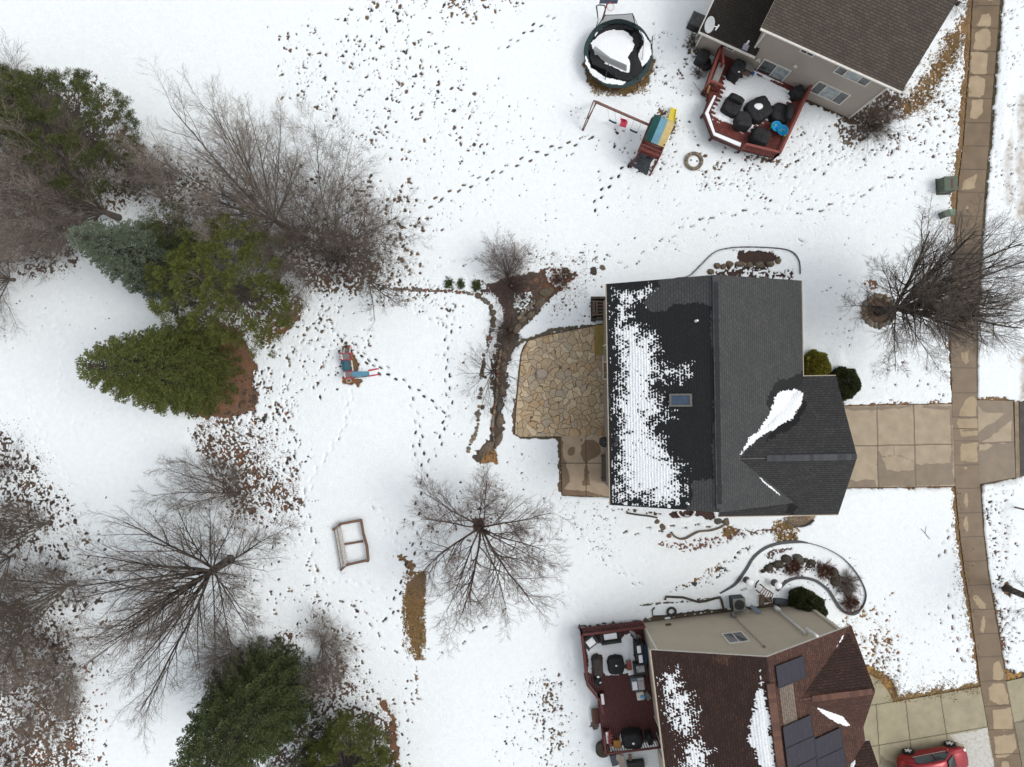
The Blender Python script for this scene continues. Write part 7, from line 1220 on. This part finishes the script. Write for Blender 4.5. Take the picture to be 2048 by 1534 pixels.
for i, (x, y, c_, lab) in enumerate(((1105, 1275, (.13, .17, .20), 'blue-grey cooler with a snowy lid, left of the pair on the maroon deck'), (1215, 1265, (.42, .42, .43), 'pale grey cooler, right of the pair on the maroon deck'))):
    q = P(*kF(x, y), Z3D+.4); e = empty('cooler', Vector((q.x, q.y, Z3D)), lab, 'cooler', 'coolers on the maroon deck'); mb = MB(); mb.box((q.x, q.y, Z3D+.19), (.42, .78, .38), a); mb.build('body', mat('cooler %d' % i, c_, .5), e, bevel=.04); mb = MB(); mb.box((q.x, q.y-.06, Z3D+.41), (.32, .55, .06), a); mb.build('lid', M_SNOW if i == 0 else MATS['cooler 1'], e, bevel=.03)
q = P(*kH(1325, 215), Z3D+.3); e = empty('white_tub', Vector((q.x, q.y, Z3D)), 'white square tub holding a blue bag on the maroon deck', 'tub'); mb = MB(); mb.box((q.x, q.y, Z3D+.15), (.48, .52, .3), math.radians(8)); mb.build('tub', M_WHITE, e, bevel=.06); mb = MB(); mb.rock((q.x+.1, q.y-.02, Z3D+.36), (.19, .15, .1), 4, 1, 2); mb.build('bag', mat('blue bag', (.03, .24, .52), .5, (.3, .45, .6), 12), e)
q = P(*kH(1450, 190), Z3D+.2); mb = MB(); mb.beam(P(*kH(1400, 130), Z3D+.1), P(*kH(1490, 270), Z3D+.6), .3, .05); meta(mb.build('board', M_GALV), 'grey board leaning between the white tub and the house wall', 'board')
def planter(px, py, z, sx, sy, rz, label, flowers=False):
    q = P(px, py, z+.4); a = math.radians(rz); e = empty('planter_box', Vector((q.x, q.y, z)), label, 'planter'); c = Vector((q.x, q.y, z)); mb = MB(); mb.box(c+Vector((0, 0, .18)), (sx, sy, .36), a); mb.build('box', M_RED2, e, bevel=.01); mb = MB(); mb.box(c+Vector((0, 0, .375)), (sx*.62, sy*.9, .05), a); mb.build('snow', M_SNOW, e, bevel=.02)
    if flowers: R = np.random.RandomState(2); n = 60; p = np.c_[R.normal(c.x+.15, .06, n), R.uniform(c.y-sy*.45, c.y+sy*.55, n), R.uniform(z+.35, z+.6, n)]; V, F = tufts(p, np.tile([0, 0, 1.], (n, 1)), .12, R, 3, .6, .9); fast_mesh('flowers', V, F, island_mat('faded flowers', [(.45, .05, .07), (.3, .06, .06), (.5, .3, .3)]), parent=e)
    return e
planter(*kH(610, 270), Z3D, .30, .75, 7, 'maroon planter box with snow at the middle left of the maroon deck'); planter(*kH(705, 990), Z3D, .30, .80, 7, 'maroon planter box with snow and faded red flowers', True)
q = P(*kH(885, 1110), Z3D+.5); e = table(*kH(885, 1115), Z3D, .46, .50, .5, 3, 'golden wooden stool left of the black covered grill', mat('honey wood', (.36, .18, .04), .5, (.28, .13, .03), 8), name='stool', cat='stool')
covered(*kH(1170, 1020), Z3D, 1.25, .98, .85, 4, 'large black covered grill with snow at the lower railing of the maroon deck', 'covered grill', 23, name='covered_grill', snow=(.0, -.08, .10)); covered(*kH(1480, 1000), Z3D, .35, .7, .7, 12, 'narrow black covered chair against the beige house wall', 'covered chair', 24)
q = P(*kH(975, 1010), Z3D+.2); mb = MB(); mb.rock((q.x, q.y, Z3D+.06), (.14, .34, .07), 6, 1, 2); meta(mb.build('snow_pile', M_SNOW, smooth=True), 'small snow pile between the golden stool and the covered grill', 'snow pile')
covered(*kF(480, 1215), Z3D, .38, .5, .45, 10, 'small black pot with snow on the diagonal deck corner', 'pot', 25, name='pot', snow=(.12, 0, .08)); q = P(*kH(640, 1250), .3); mb = MB(); mb.lathe((q.x-.1, q.y+.2, 0), [(.42, 0), (.48, .5), (.44, .5), (.01, .4)], 18); meta(mb.build('barrel', M_BOUL), 'dark round barrel at the lower left corner of the maroon deck', 'barrel')
for i, (x0, y0, x1, y1) in enumerate(((900, 1300, 880, 1480), (940, 1300, 960, 1560), (980, 1320, 1020, 1560), (1120, 1300, 1140, 1500))): mb = MB(); mb.beam(P(*kH(x0, y0), .6), P(*kH(x1, y1), .1), .2, .05); meta(mb.build('plank', M_TIMB if i == 3 else mat('beige board', (.38, .33, .27), .8)), ['leftmost beige board leaning below the maroon deck', 'middle beige board leaning below the maroon deck', 'rightmost beige board leaning below the maroon deck', 'dark plank leaning below the maroon deck, right of the beige boards'][i], 'board')
mb = MB(); q = P(*kH(1230, 1500), .3); mb.box((q.x, q.y, .25), (1.1, .6, .5), a); meta(mb.build('crate', M_BLK, bevel=.03), 'black crate in the snow below the maroon deck, cut by the frame', 'crate'); mb = MB(); mb.beam(P(*kH(790, 1290), .3), P(*kH(840, 1480), .1), .4, .3); meta(mb.build('slate_bin', mat('slate bin', (.09, .10, .12), .7)), 'slate grey bin left of the beige boards below the deck', 'bin')
# ---- patio corner of the charcoal house
q = P(1199, 681, .35); ub = empty('wooden_steps', Vector((q.x, q.y, 0)), 'olive yellow plank step platform at the top right of the flagstone patio', 'wooden platform'); M_YW = mat('treated planks', (.235, .17, .045), .75, (.19, .135, .035), 7, .003, stretch=(1, .2, 1)); mb = MB()
x0, x1 = P(1190, 0, .35).x, P(1222, 0, .35).x; y0, y1 = P(0, 710, .35).y, P(0, 650, .35).y
for k in range(4): w = (x1-x0)/4; mb.box((x0+w*(k+.5), (y0+y1)/2, .33), (w-.012, y1-y0, .04))
mb.build('planks', M_YW, ub); mb = MB(); mb.box(((x0+x1)/2, (y0+y1)/2, .17), (x1-x0-.06, y1-y0-.06, .27)); mb.build('frame', M_YW, ub)
wp = empty('wood_pile', P(1198, 617, 0), 'dark stack of crisscrossed logs under the upper left eave of the charcoal house', 'wood pile'); R = random.Random(3); q = P(1198, 617, .3)
for k in range(22):
    lv = k//5; a = (0 if lv % 2 else PI/2)+R.uniform(-.1, .1); o_ = (k % 5-2)*.17; c = Vector((q.x+(0 if lv % 2 else o_), q.y+(o_ if lv % 2 else 0)*1.2, .12+lv*.13)); d = Vector((math.cos(a), math.sin(a), 0))*.45; mb = MB(); mb.tube([c-d, c+d], R.uniform(.05, .075), 7); mb.build('log', M_BARK if k % 3 else M_TIMB, wp)
mb = MB(); mb.box((q.x, q.y, .03), (1.0, 1.6, .06)); mb.build('base', M_BOUL, wp)
for k in range(2): mb = MB(); mb.box((q.x, q.y+(.65 if k else -.7), .3), (.95, .12, .5)); mb.build('rack_end', M_BOUL, wp)
bq = empty('kettle_grill', P(1208, 886, 0), 'round black kettle grill on the concrete slab under the left eave', 'grill'); q = P(1209, 884, .85); mb = MB(); mb.lathe((q.x, q.y, .55), [(.02, 0), (.22, .05), (.33, .22), (.34, .27), (.31, .38), (.18, .48), (.02, .51)], 22); mb.build('bowl', M_BLK, bq, smooth=True)
for k in range(3): a_ = k*2.09+.5; mb = MB(); mb.tube([(q.x+.15*math.cos(a_), q.y+.15*math.sin(a_), .6), (q.x+.3*math.cos(a_), q.y+.3*math.sin(a_), .04)], .018, 6); mb.build('leg', M_BLK, bq)
mb = MB(); mb.box((q.x, q.y, 1.08), (.16, .04, .04)); mb.build('handle', M_GALV, bq)
bn = empty('patio_bench', P(1213, 935, 0), 'long dark slatted bench on the concrete slab below the kettle grill', 'bench'); q = P(1211, 935, .45); mb = MB()
for k in range(4): mb.box((q.x-.2+k*.13, q.y, .45), (.11, 1.75, .035))
mb.build('seat', mat('weathered dark slats', (.10, .08, .062), .8, (.07, .055, .045), 9), bn)
for s in (-.7, .7): mb = MB(); mb.box((q.x, q.y+s, .22), (.5, .08, .43)); mb.build('leg', M_BOUL, bn)
# ---- things along the beige house wall
def ac_unit(px, py, label, rz, w=.85, h=.75, m=M_GALV, z=0):
    q = P(px, py, h); e = empty('air_conditioner', Vector((q.x, q.y, 0)), label, 'air conditioner'); a = math.radians(rz); c = Vector((q.x, q.y, 0)); mb = MB(); mb.box(c+Vector((0, 0, h/2+.05)), (w, w, h), a); mb.build('cabinet', M_BLK, e, bevel=.02); mb = MB(); mb.box(c+Vector((0, 0, h+.07)), (w, w, .05), a); mb.build('top_panel', m, e, bevel=.04)
    mb = MB()
    for r in (.10, .17, .24, .31): mb.tube([(c.x+r*math.cos(t), c.y+r*math.sin(t), h+.11) for t in np.linspace(0, 2*PI, 22)], .011, 5, cap=False)
    for k in range(4): t = k*PI/4; mb.beam((c.x-.32*math.cos(t), c.y-.32*math.sin(t), h+.105), (c.x+.32*math.cos(t), c.y+.32*math.sin(t), h+.105), .012, .012)
    mb.build('fan_grille', M_BLK if m is M_GALV else M_GALV, e); mb = MB(); mb.lathe((c.x, c.y, h+.095), [(.33, 0), (.33, .003), (.01, .004)], 24); mb.build('fan_opening', mat('fan dark', (.05, .05, .052), .6), e); return e
ac_unit(1394, 40, 'dark air conditioner unit at the left corner of the taupe house', -24, m=mat('dark grey panel', (.09, .09, .095), .5)); ac_unit(1478, 1209, 'black and grey air conditioner unit beside the beige house wall', 5, .8, .8)
tb = edging(zE([(-420, 720), (-410, 680), (-200, 690), (-20, 745), (60, 735), (180, 700), (240, 690), (255, 720), (290, 860)]), .12, 'dark low border of the snow-filled bed along the beige house', name='bed_border', col=M_BOUL, top=.2); meta(tb, cat='bed border')
edging(Z(1280, 1000, .2441, [(120, 880), (100, 900), (105, 950), (240, 945), (480, 915), (690, 895)]), .07, 'thin dark border strip against the beige house wall', name='bed_border', col=M_BOUL, top=.16)
q = P(*Z(1280, 1000, .2441, [(258, 915)])[0], .1); mb = MB(); mb.tube([(q.x+.26*math.cos(t), q.y+.26*math.sin(t), .15) for t in np.linspace(0, 2*PI, 26)], .075, 8, cap=False); meta(mb.build('tyre', M_BLK, smooth=True), 'black tyre ring lying in the snow beside the beige house', 'tyre')
for i, (x, y, lab) in enumerate(((585, 500, 'left white capped garden column between edging and air conditioner'), (925, 535, 'right white capped garden column beside the wooden trellis'))):
    q = P(*zE([(x, y)])[0], .5); q0 = Vector((q.x, q.y, 0)); e = empty('garden_column', q0, lab, 'garden column', 'white capped garden columns'); mb = MB(); mb.lathe(q0, [(.26, 0), (.24, .1), (.16, .18), (.15, .62), (.22, .7)], 18); mb.build('shaft', STC[2], e, smooth=True); mb = MB(); mb.lathe(q0+Vector((0, 0, .7)), [(.23, 0), (.24, .05), (.2, .1), (.02, .13)], 18); mb.build('snow', M_SNOW, e, smooth=True)
e = empty('trellis', P(*zE([(830, 640)])[0], 0), 'weathered wooden trellis crate leaning between the two garden columns', 'trellis'); mb = MB(); A, B, C, D = [P(*p, .75) for p in zE([(770, 570), (880, 650), (850, 740), (720, 640)])]
for t in np.linspace(0, 1, 6): mb.beam(A.lerp(B, t), D.lerp(C, t), .04, .04)
mb.build('slat', M_TIMB, e)
for a_, b_ in ((A, B), (D, C)): mb = MB(); mb.beam(a_, b_, .06, .06); mb.build('frame', M_TIMB, e)
for p in (A, B, C, D): mb = MB(); mb.beam(Vector((p.x, p.y, 0)), p, .06, .06); mb.build('post', M_TIMB, e)
mb = MB(); mb.beam(P(*zE([(745, 660)])[0], .15), P(*zE([(740, 780)])[0], .15), .28, .25); meta(mb.build('wooden_crate', M_BOULB), 'brown wooden box under the trellis against the beige house', 'box'); mb = MB(); mb.beam(P(*zE([(815, 690)])[0], .1), P(*zE([(820, 750)])[0], .1), .5, .12); meta(mb.build('soil_tray', M_BOUL), 'dark soil tray beneath the wooden trellis', 'tray')
covered(*zE([(975, 745)])[0], 0, .95, .42, .35, -8, 'slate blue tarp bundle against the beige house wall', 'tarp', 31, m=mat('slate tarp', (.06, .07, .085), .6, (.045, .05, .06)), name='tarp_bundle'); mb = MB(); mb.rock(P(*zE([(1105, 735)])[0], .15), (.28, .16, .18), 9, 1, 2); meta(mb.build('hose_bundle', M_GALV), 'grey hose bundle right of the slate blue tarp', 'hose')
mb = MB(); mb.beam(P(*zE([(610, 790)])[0], .5), P(*zE([(730, 880)])[0], .9), .22, .12); meta(mb.build('electrical_box', mat('blue grey box', (.20, .25, .31), .45, (.15, .19, .24)), bevel=.01), 'blue-grey electrical box on the beige house wall by the air conditioner', 'electrical box')
mb = MB(); q = P(*zE([(560, 850)])[0], .3); mb.tube([(q.x+.15*math.cos(t), q.y+.09*math.sin(t), .3) for t in np.linspace(0, 2*PI, 16)], .02, 6, cap=False); meta(mb.build('hose_ring', M_FLASH), 'small white hose ring right of the air conditioner', 'hose'); mb = MB(); mb.tube([P(*p, .12) for p in zE([(490, 600), (555, 575), (570, 590), (500, 612), (490, 600)])], .02, 6); meta(mb.build('wire_hoop', M_GALV), 'thin grey oblong wire hoop on the snow below the left garden column', 'wire')
mb = MB(); mb.tube([P(*p, .12) for p in zE([(665, 575), (680, 520), (710, 485)])], .045, 6); meta(mb.build('branch', M_BOUL), 'short dark bent branch on the snow above the wooden trellis', 'branch')
# ---- utilities, mailbox, twigs, dish
M_UG = mat('utility green', (.085, .11, .085), .55, (.07, .092, .07), 4)
def utility(px, py, sx, sy, h, rz, label, m, name='transformer_box'):
    q = P(px, py, h*.8); e = empty(name, Vector((q.x, q.y, 0)), label, 'utility box'); a = math.radians(rz); c = Vector((q.x, q.y, 0)); mb = MB(); mb.box(c+Vector((0, 0, .02)), (sx*1.12, sy*1.15, .16), a); mb.build('pad', M_BOULB, e); mb = MB(); mb.box(c+Vector((0, 0, h/2+.1)), (sx, sy, h), a, .94); mb.build('cabinet', m, e, bevel=.03); mb = MB(); mb.box(c+Vector((0, 0, h+.12)), (sx*.98, sy*.98, .05), a); mb.build('lid', m, e, bevel=.02); return e
e = utility(1896, 369, .86, .92, .72, 2, 'large green utility cabinet in the snow left of the sidewalk', M_UG); q = P(1904, 367, .85); mb = MB(); mb.box((q.x, q.y, .87), (.12, .62, .012)); mb.build('rust_patch', mat('rust label', (.15, .07, .05), .8), e)
e = utility(1890, 428, .42, .42, .55, 25, 'small green utility pedestal below the large green cabinet', M_UG, 'pedestal_box'); q = P(1901, 425, .5); mb = MB(); mb.box((q.x, q.y, .32), (.5, .40, .6), math.radians(10)); mb.build('cabinet', mat('pale utility green', (.14, .22, .16), .5), e, bevel=.03)
mbx = empty('mailbox', P(2022, 1014, 0), 'brown post mailbox on the snow at the right edge, seen from above', 'mailbox'); q = P(2028, 1014, 0); mb = MB(); mb.beam((q.x, q.y, 0), (q.x, q.y, 1.1), .09, .09); mb.build('post', M_BOULB, mbx); mb = MB(); mb.beam((q.x, q.y, 1.05), (q.x+.55, q.y-.05, 1.05), .09, .09); mb.build('arm', M_BOULB, mbx); mb = MB(); mb.box((q.x+.55, q.y-.05, 1.2), (.5, .18, .2)); mb.build('box', mat('mailbox taupe', (.17, .14, .11), .5), mbx, bevel=.04)
mb = MB(); z6 = lambda L: Z(1600, 700, .2608, L); pp = [P(*p, .1) for p in z6([(925, 1370), (960, 1405), (975, 1425), (998, 1452)])]; mb.tube(pp, [.012, .016, .016, .012], 5); mb.tube([pp[1], P(*z6([(968, 1350)])[0], .12)], .01, 5); meta(mb.build('fallen_twig', M_BARK), 'lone forked twig lying on the snow right of the charcoal house', 'twig')
q = P(1421, 50, 3.55); sd_ = empty('satellite_dish', q-Vector((0, 0, .3)), 'white oval satellite dish on the dark lower roof of the taupe house', 'satellite dish'); N_ = Vector((-.75, -.1, .55)).normalized(); A1 = Vector((.25, 1, .1)); A1 = (A1-N_*A1.dot(N_)).normalized(); A2 = N_.cross(A1); V_ = [tuple(q)]; F_ = []; nr, na = 5, 24
for i in range(1, nr+1):
    for j in range(na): t = 2*PI*j/na; r = i/nr; p = q+A1*math.cos(t)*.46*r+A2*math.sin(t)*.36*r+N_*.09*r*r; V_.append(tuple(p))
for j in range(na): F_.append((0, 1+j, 1+(j+1) % na))
for i in range(nr-1):
    for j in range(na): a, b_ = 1+i*na+j, 1+i*na+(j+1) % na; F_.append((a, a+na, b_+na, b_))
mb = MB(); mb.v = V_; mb.f = F_; mb.mi = [0]*len(F_); d_ = mb.build('reflector', M_FLASH, sd_, smooth=True); d_.modifiers.new('s', 'SOLIDIFY').thickness = .015
q2 = P(1433, 54, 3.5); mb = MB(); mb.beam(q+Vector((.04, 0, -.05)), q2, .05, .05); mb.build('arm', M_FLASH, sd_); mb = MB(); mb.beam(P(1431, 60, 3.5), P(1438, 50, 3.5), .08, .07); mb.build('receiver', M_FLASH, sd_); mb = MB(); mb.tube([q2-Vector((.2, 0, 0)), P(1428, 60, 2.95)-Vector((0, 0, .15))], .025, 6); mb.build('mast', M_GALV, sd_)
# ---- loose parts and small debris by the street
for i, (x, y, l) in enumerate(((2001, 201, 'short brown bark piece on the snow right of the sidewalk, upper'), (2008, 223, 'short brown bark piece on the snow right of the sidewalk, lower'))): p = P(x, y, .1); mb = MB(); mb.beam(p-Vector((.15, 0, 0)), p+Vector((.15, .02, 0)), .08, .03); meta(mb.build('bark_piece', M_BOULB), l, 'bark piece')
# ---- leaf litter
def litter(polys_, n, seed, m, size=.075, label='', name='leaf_litter', zr=.03):
    R = np.random.RandomState(seed); out = []
    for pl, frac in polys_:
        k = int(n*frac); xs = [p[0] for p in pl]; ys = [p[1] for p in pl]; p = np.c_[R.uniform(min(xs), max(xs), k*3), R.uniform(min(ys), max(ys), k*3)]; d = sdf(p[:, 0], p[:, 1], pl); p = p[(d < R.exponential(9, k*3)-2)]; w = vn(p[:, 0], p[:, 1], 17., 5)+.5*vn(p[:, 0], p[:, 1], 6., 2); p = p[w > R.uniform(.35, 1.0, len(w))][:k]; out.append(p)
    p = np.concatenate(out); s = H/FPX; X, Y = (p[:, 0]-1024)*s, (767-p[:, 1])*s; jx = np.clip(np.searchsorted(gx, X), 0, len(gx)-1); jy = np.clip(np.searchsorted(gy, Y), 0, len(gy)-1); zz_ = np.maximum(GZ[jy, jx], 0)+R.uniform(.006, zr, len(X))
    n = len(X); a = R.uniform(0, 2*PI, n); L = size*R.uniform(.5, 1.2, n); w = L*R.uniform(.35, .7, n); V = []
    for k, (da, db) in enumerate(((-1, 0), (0, -1), (1, 0), (0, 1))): V.append(np.stack([X+np.cos(a)*da*L/2-np.sin(a)*db*w/2, Y+np.sin(a)*da*L/2+np.cos(a)*db*w/2, zz_+R.uniform(-.004, .02, n)], 1))
    V = np.stack(V, 1).reshape(-1, 3); o = fast_mesh(name, V, np.arange(n*4).reshape(n, 4), m); meta(o, label, 'leaf litter', kind='stuff')
M_LF = island_mat('dead leaves', [(.10, .055, .032), (.17, .095, .055), (.07, .042, .03), (.21, .13, .08), (.12, .07, .05)]); M_LFR = island_mat('brown needles', [(.19, .095, .052), (.14, .07, .042), (.25, .14, .08), (.10, .055, .038)]); M_GRS = island_mat('dormant grass blades', [(.22, .13, .05), (.15, .095, .042), (.30, .19, .08), (.11, .075, .038)])
litter([([(200, 290), (330, 290), (440, 420), (330, 440), (240, 400)], .12), ([(560, 440), (760, 430), (790, 560), (620, 590)], .12), ([(390, 850), (500, 830), (600, 960), (590, 1050), (460, 1040)], .16), ([(-60, 820), (60, 860), (200, 1130), (160, 1280), (-60, 1250)], .16), ([(-60, 1190), (120, 1230), (190, 1560), (-60, 1580)], .26), ([(540, 1250), (620, 1250), (800, 1440), (800, 1570), (540, 1570)], .10), ([(-40, 330), (200, 430), (120, 560), (-40, 540)], .08)], 26000, 1, M_LF, .085, 'dead leaves scattered on the snow under the bare trees')
litter([([(420, 640), (475, 655), (498, 690), (515, 745), (515, 800), (490, 828), (450, 838), (395, 836), (360, 815), (380, 700)], .5), ([(520, 690), (600, 640), (610, 610), (560, 650)], .15), ([(760, 1400), (790, 1440), (796, 1560), (770, 1560)], .1), ([(1060, 500), (1170, 520), (1180, 600), (1100, 620)], .12), ([(1735, 600), (1780, 600), (1780, 645), (1735, 645)], .05), ([(945, 1035), (978, 1035), (980, 1064), (945, 1064)], .04)], 9000, 2, M_LFR, .06, 'fallen rust-brown needles under the evergreens', 'needle_litter')
gp = [(Z(780, 850, .3259, [(150, 905), (215, 895), (222, 950), (200, 1080), (208, 1300), (190, 1440), (160, 1440), (122, 1300), (78, 1060), (98, 970)]), .24), ([(1180, 150), (1300, 140), (1290, 180), (1240, 195), (1190, 185)], .16), ([(1918, 55), (1935, 70), (1850, 215), (1800, 240), (1830, 180)], .2), ([(x-14, y) for x, y in SW_L[1:9]]+[(x-3, y) for x, y in SW_L[1:9]][::-1], .10), ([(x-10, y) for x, y in SW_L[13:19]]+[(x-2, y) for x, y in SW_L[13:19]][::-1], .06), ([(1741, 1338), (1795, 1388), (1955, 1364), (1958, 1374), (1787, 1404)], .12), ([(1545, 1045), (1594, 1040), (1594, 1080), (1560, 1083)], .06), ([(1445, 1055), (1470, 1055), (1465, 1072), (1445, 1072)], .03)]
litter(gp, 16000, 3, M_GRS, .11, 'dormant brown grass showing through the melted snow', 'dormant_grass', .06)
# ---- red car
def car(x, y, deg):
    e = empty('parked_car', Vector((x, y, .034)), 'glossy red hatchback car parked on the driveway at the bottom edge', 'car'); a = math.radians(deg); U = Vector((math.cos(a), math.sin(a), 0)); Vv = Vector((-U.y, U.x, 0)); c = Vector((x, y, .034)); T = lambda u, v, z: c+U*u+Vv*v+Vector((0, 0, z))
    pm, n, b, tcx = newmat('red car paint', .28, .5); b.inputs['Base Color'].default_value = (.24, .004, .012, 1); b.inputs['Metallic'].default_value = .3; b.inputs['Coat Weight'].default_value = .25
    # stations along the car: u, half width, sill z, belt z, roof half width, roof z
    ST = [(-2.20, .50, .42, .72, .40, .80), (-2.12, .74, .30, .88, .62, .96), (-1.85, .84, .24, .98, .66, 1.30), (-1.45, .87, .22, 1.0, .64, 1.50), (-.9, .88, .22, 1.0, .63, 1.56), (-.2, .89, .22, .99, .63, 1.57), (.35, .89, .22, .97, .62, 1.50), (.72, .89, .22, .95, .62, 1.32), (1.08, .88, .22, .93, .66, 1.06), (1.45, .86, .24, .88, .68, .98), (1.85, .80, .28, .80, .62, .88), (2.12, .66, .34, .66, .50, .74), (2.22, .46, .42, .58, .36, .62)]
    mb = MB(); rings = []
    for (u, w, s, bl, rw, rz_) in ST:
        half = [(w*.92, s), (w, s+.18), (w*1.0, (s+bl)/2+.05), (w*.97, bl), (rw*1.02, rz_-.07), (rw*.86, rz_-.005), (rw*.45, rz_+.02), (0, rz_+.03)]; ring = [T(u, v, z) for v, z in half]+[T(u, -v, z) for v, z in half[-2::-1]]; rings.append(ring)
    n_ = len(rings[0]); mb.v = [tuple(p) for r in rings for p in r]
    for i in range(len(rings)-1):
        for j in range(n_-1): q = i*n_+j; mb.f.append((q, q+1, q+n_+1, q+n_))
        mb.f.append((i*n_+n_-1, i*n_, (i+1)*n_, (i+1)*n_+n_-1))
    mb.f.append(tuple(range(n_))); mb.f.append(tuple((len(rings)-1)*n_+j for j in range(n_))[::-1]); mb.mi = [0]*len(mb.f); body = mb.build('body', pm, e, smooth=True); m_ = body.modifiers.new('sub', 'SUBSURF'); m_.levels = 2; m_.render_levels = 2
    gl = mat('car glass', (.012, .022, .022), .08, (.02, .03, .03), spec=.6)
    def pane(nm, pts, off=.02, m=gl, sub=1):
        mb = MB(); mb.face(pts); o = mb.build(nm, m, e); s = o.modifiers.new('s', 'SOLIDIFY'); s.thickness = .03; s.offset = 0; return o
    pane('windshield', [T(.50, -.56, 1.475), T(1.10, -.66, 1.085), T(1.16, 0, 1.115), T(1.10, .66, 1.085), T(.50, .56, 1.475), T(.47, 0, 1.53)]); pane('rear_window', [T(-1.62, -.5, 1.50), T(-2.0, -.56, 1.12), T(-2.0, .56, 1.12), T(-1.62, .5, 1.50)])
    for s in (-1, 1):
        pane('side_window', [T(.42, s*.69, 1.43), T(.92, s*.84, 1.04), T(-.22, s*.88, 1.06), T(-.22, s*.68, 1.49)]); pane('side_window', [T(-.30, s*.68, 1.49), T(-.30, s*.88, 1.06), T(-1.35, s*.86, 1.07), T(-1.45, s*.73, 1.36), T(-1.2, s*.68, 1.45)])
        mb = MB(); mb.tube([T(.85, s*.93, 1.0), T(-1.45, s*.90, 1.03)], .022, 6); mb.build('window_trim', M_GALV, e); mb = MB(); mb.rock(T(.78, s*1.0, 1.03), (.10, .10, .08), 2, 1, 2, rz=a); mb.build('mirror', pm, e, smooth=True)
        for u in (1.40, -1.30):
            w = MB(); cc = T(u, s*.80, .33); ax = Vv*s; pts = [cc-ax*.10, cc+ax*.115]; w.tube(pts, [.335, .335], 28); wh = w.build('wheel', mat('tyre rubber', (.014, .014, .015), .8), e)
            w = MB(); w.tube([cc+ax*.116, cc+ax*.125], [.215, .20], 24); w.build('rim', M_BLK, wh); w = MB()
            for k in range(5): t = 2*PI*k/5+.3; d = U*math.cos(t)+Vector((0, 0, math.sin(t))); w.beam(cc+ax*.135+d*.03, cc+ax*.135+d*.21, .085, .03, up=tuple(ax))
            w.tube([cc+ax*.12, cc+ax*.155], [.06, .05], 12); w.build('spokes', M_FLASH, wh)
            mb = MB(); mb.tube([T(u+.40*math.cos(t), s*.885, .33+.40*math.sin(t)) for t in np.linspace(-.2, PI+.2, 14)], .02, 5); mb.build('wheel_arch', M_BLK, e)
        mb = MB(); mb.rock(T(2.0, s*.56, .70), (.15, .12, .06), 3, 1, 2, rz=a); mb.build('headlight', M_FLASH, e, smooth=True); mb = MB(); mb.rock(T(-2.06, s*.62, .90), (.08, .13, .10), 4, 1, 2, rz=a); mb.build('tail_light', mat('tail red', (.35, .01, .01), .2), e, smooth=True)
        mb = MB(); mb.tube([T(.2, s*.90, .85), T(.02, s*.90, .86)], .015, 5); mb.build('door_handle', pm, e)
    mb = MB(); mb.tube([T(2.05, -.7, .62), T(2.2, -.4, .5), T(2.22, .4, .5), T(2.05, .7, .62)], .04, 8); mb.build('grille', M_BLK, e)
    pane('sunroof', [T(-.1, -.36, 1.592), T(-.1, .36, 1.592), T(-.75, .36, 1.598), T(-.75, -.36, 1.598)])
car(26.76, -24.15, 10)
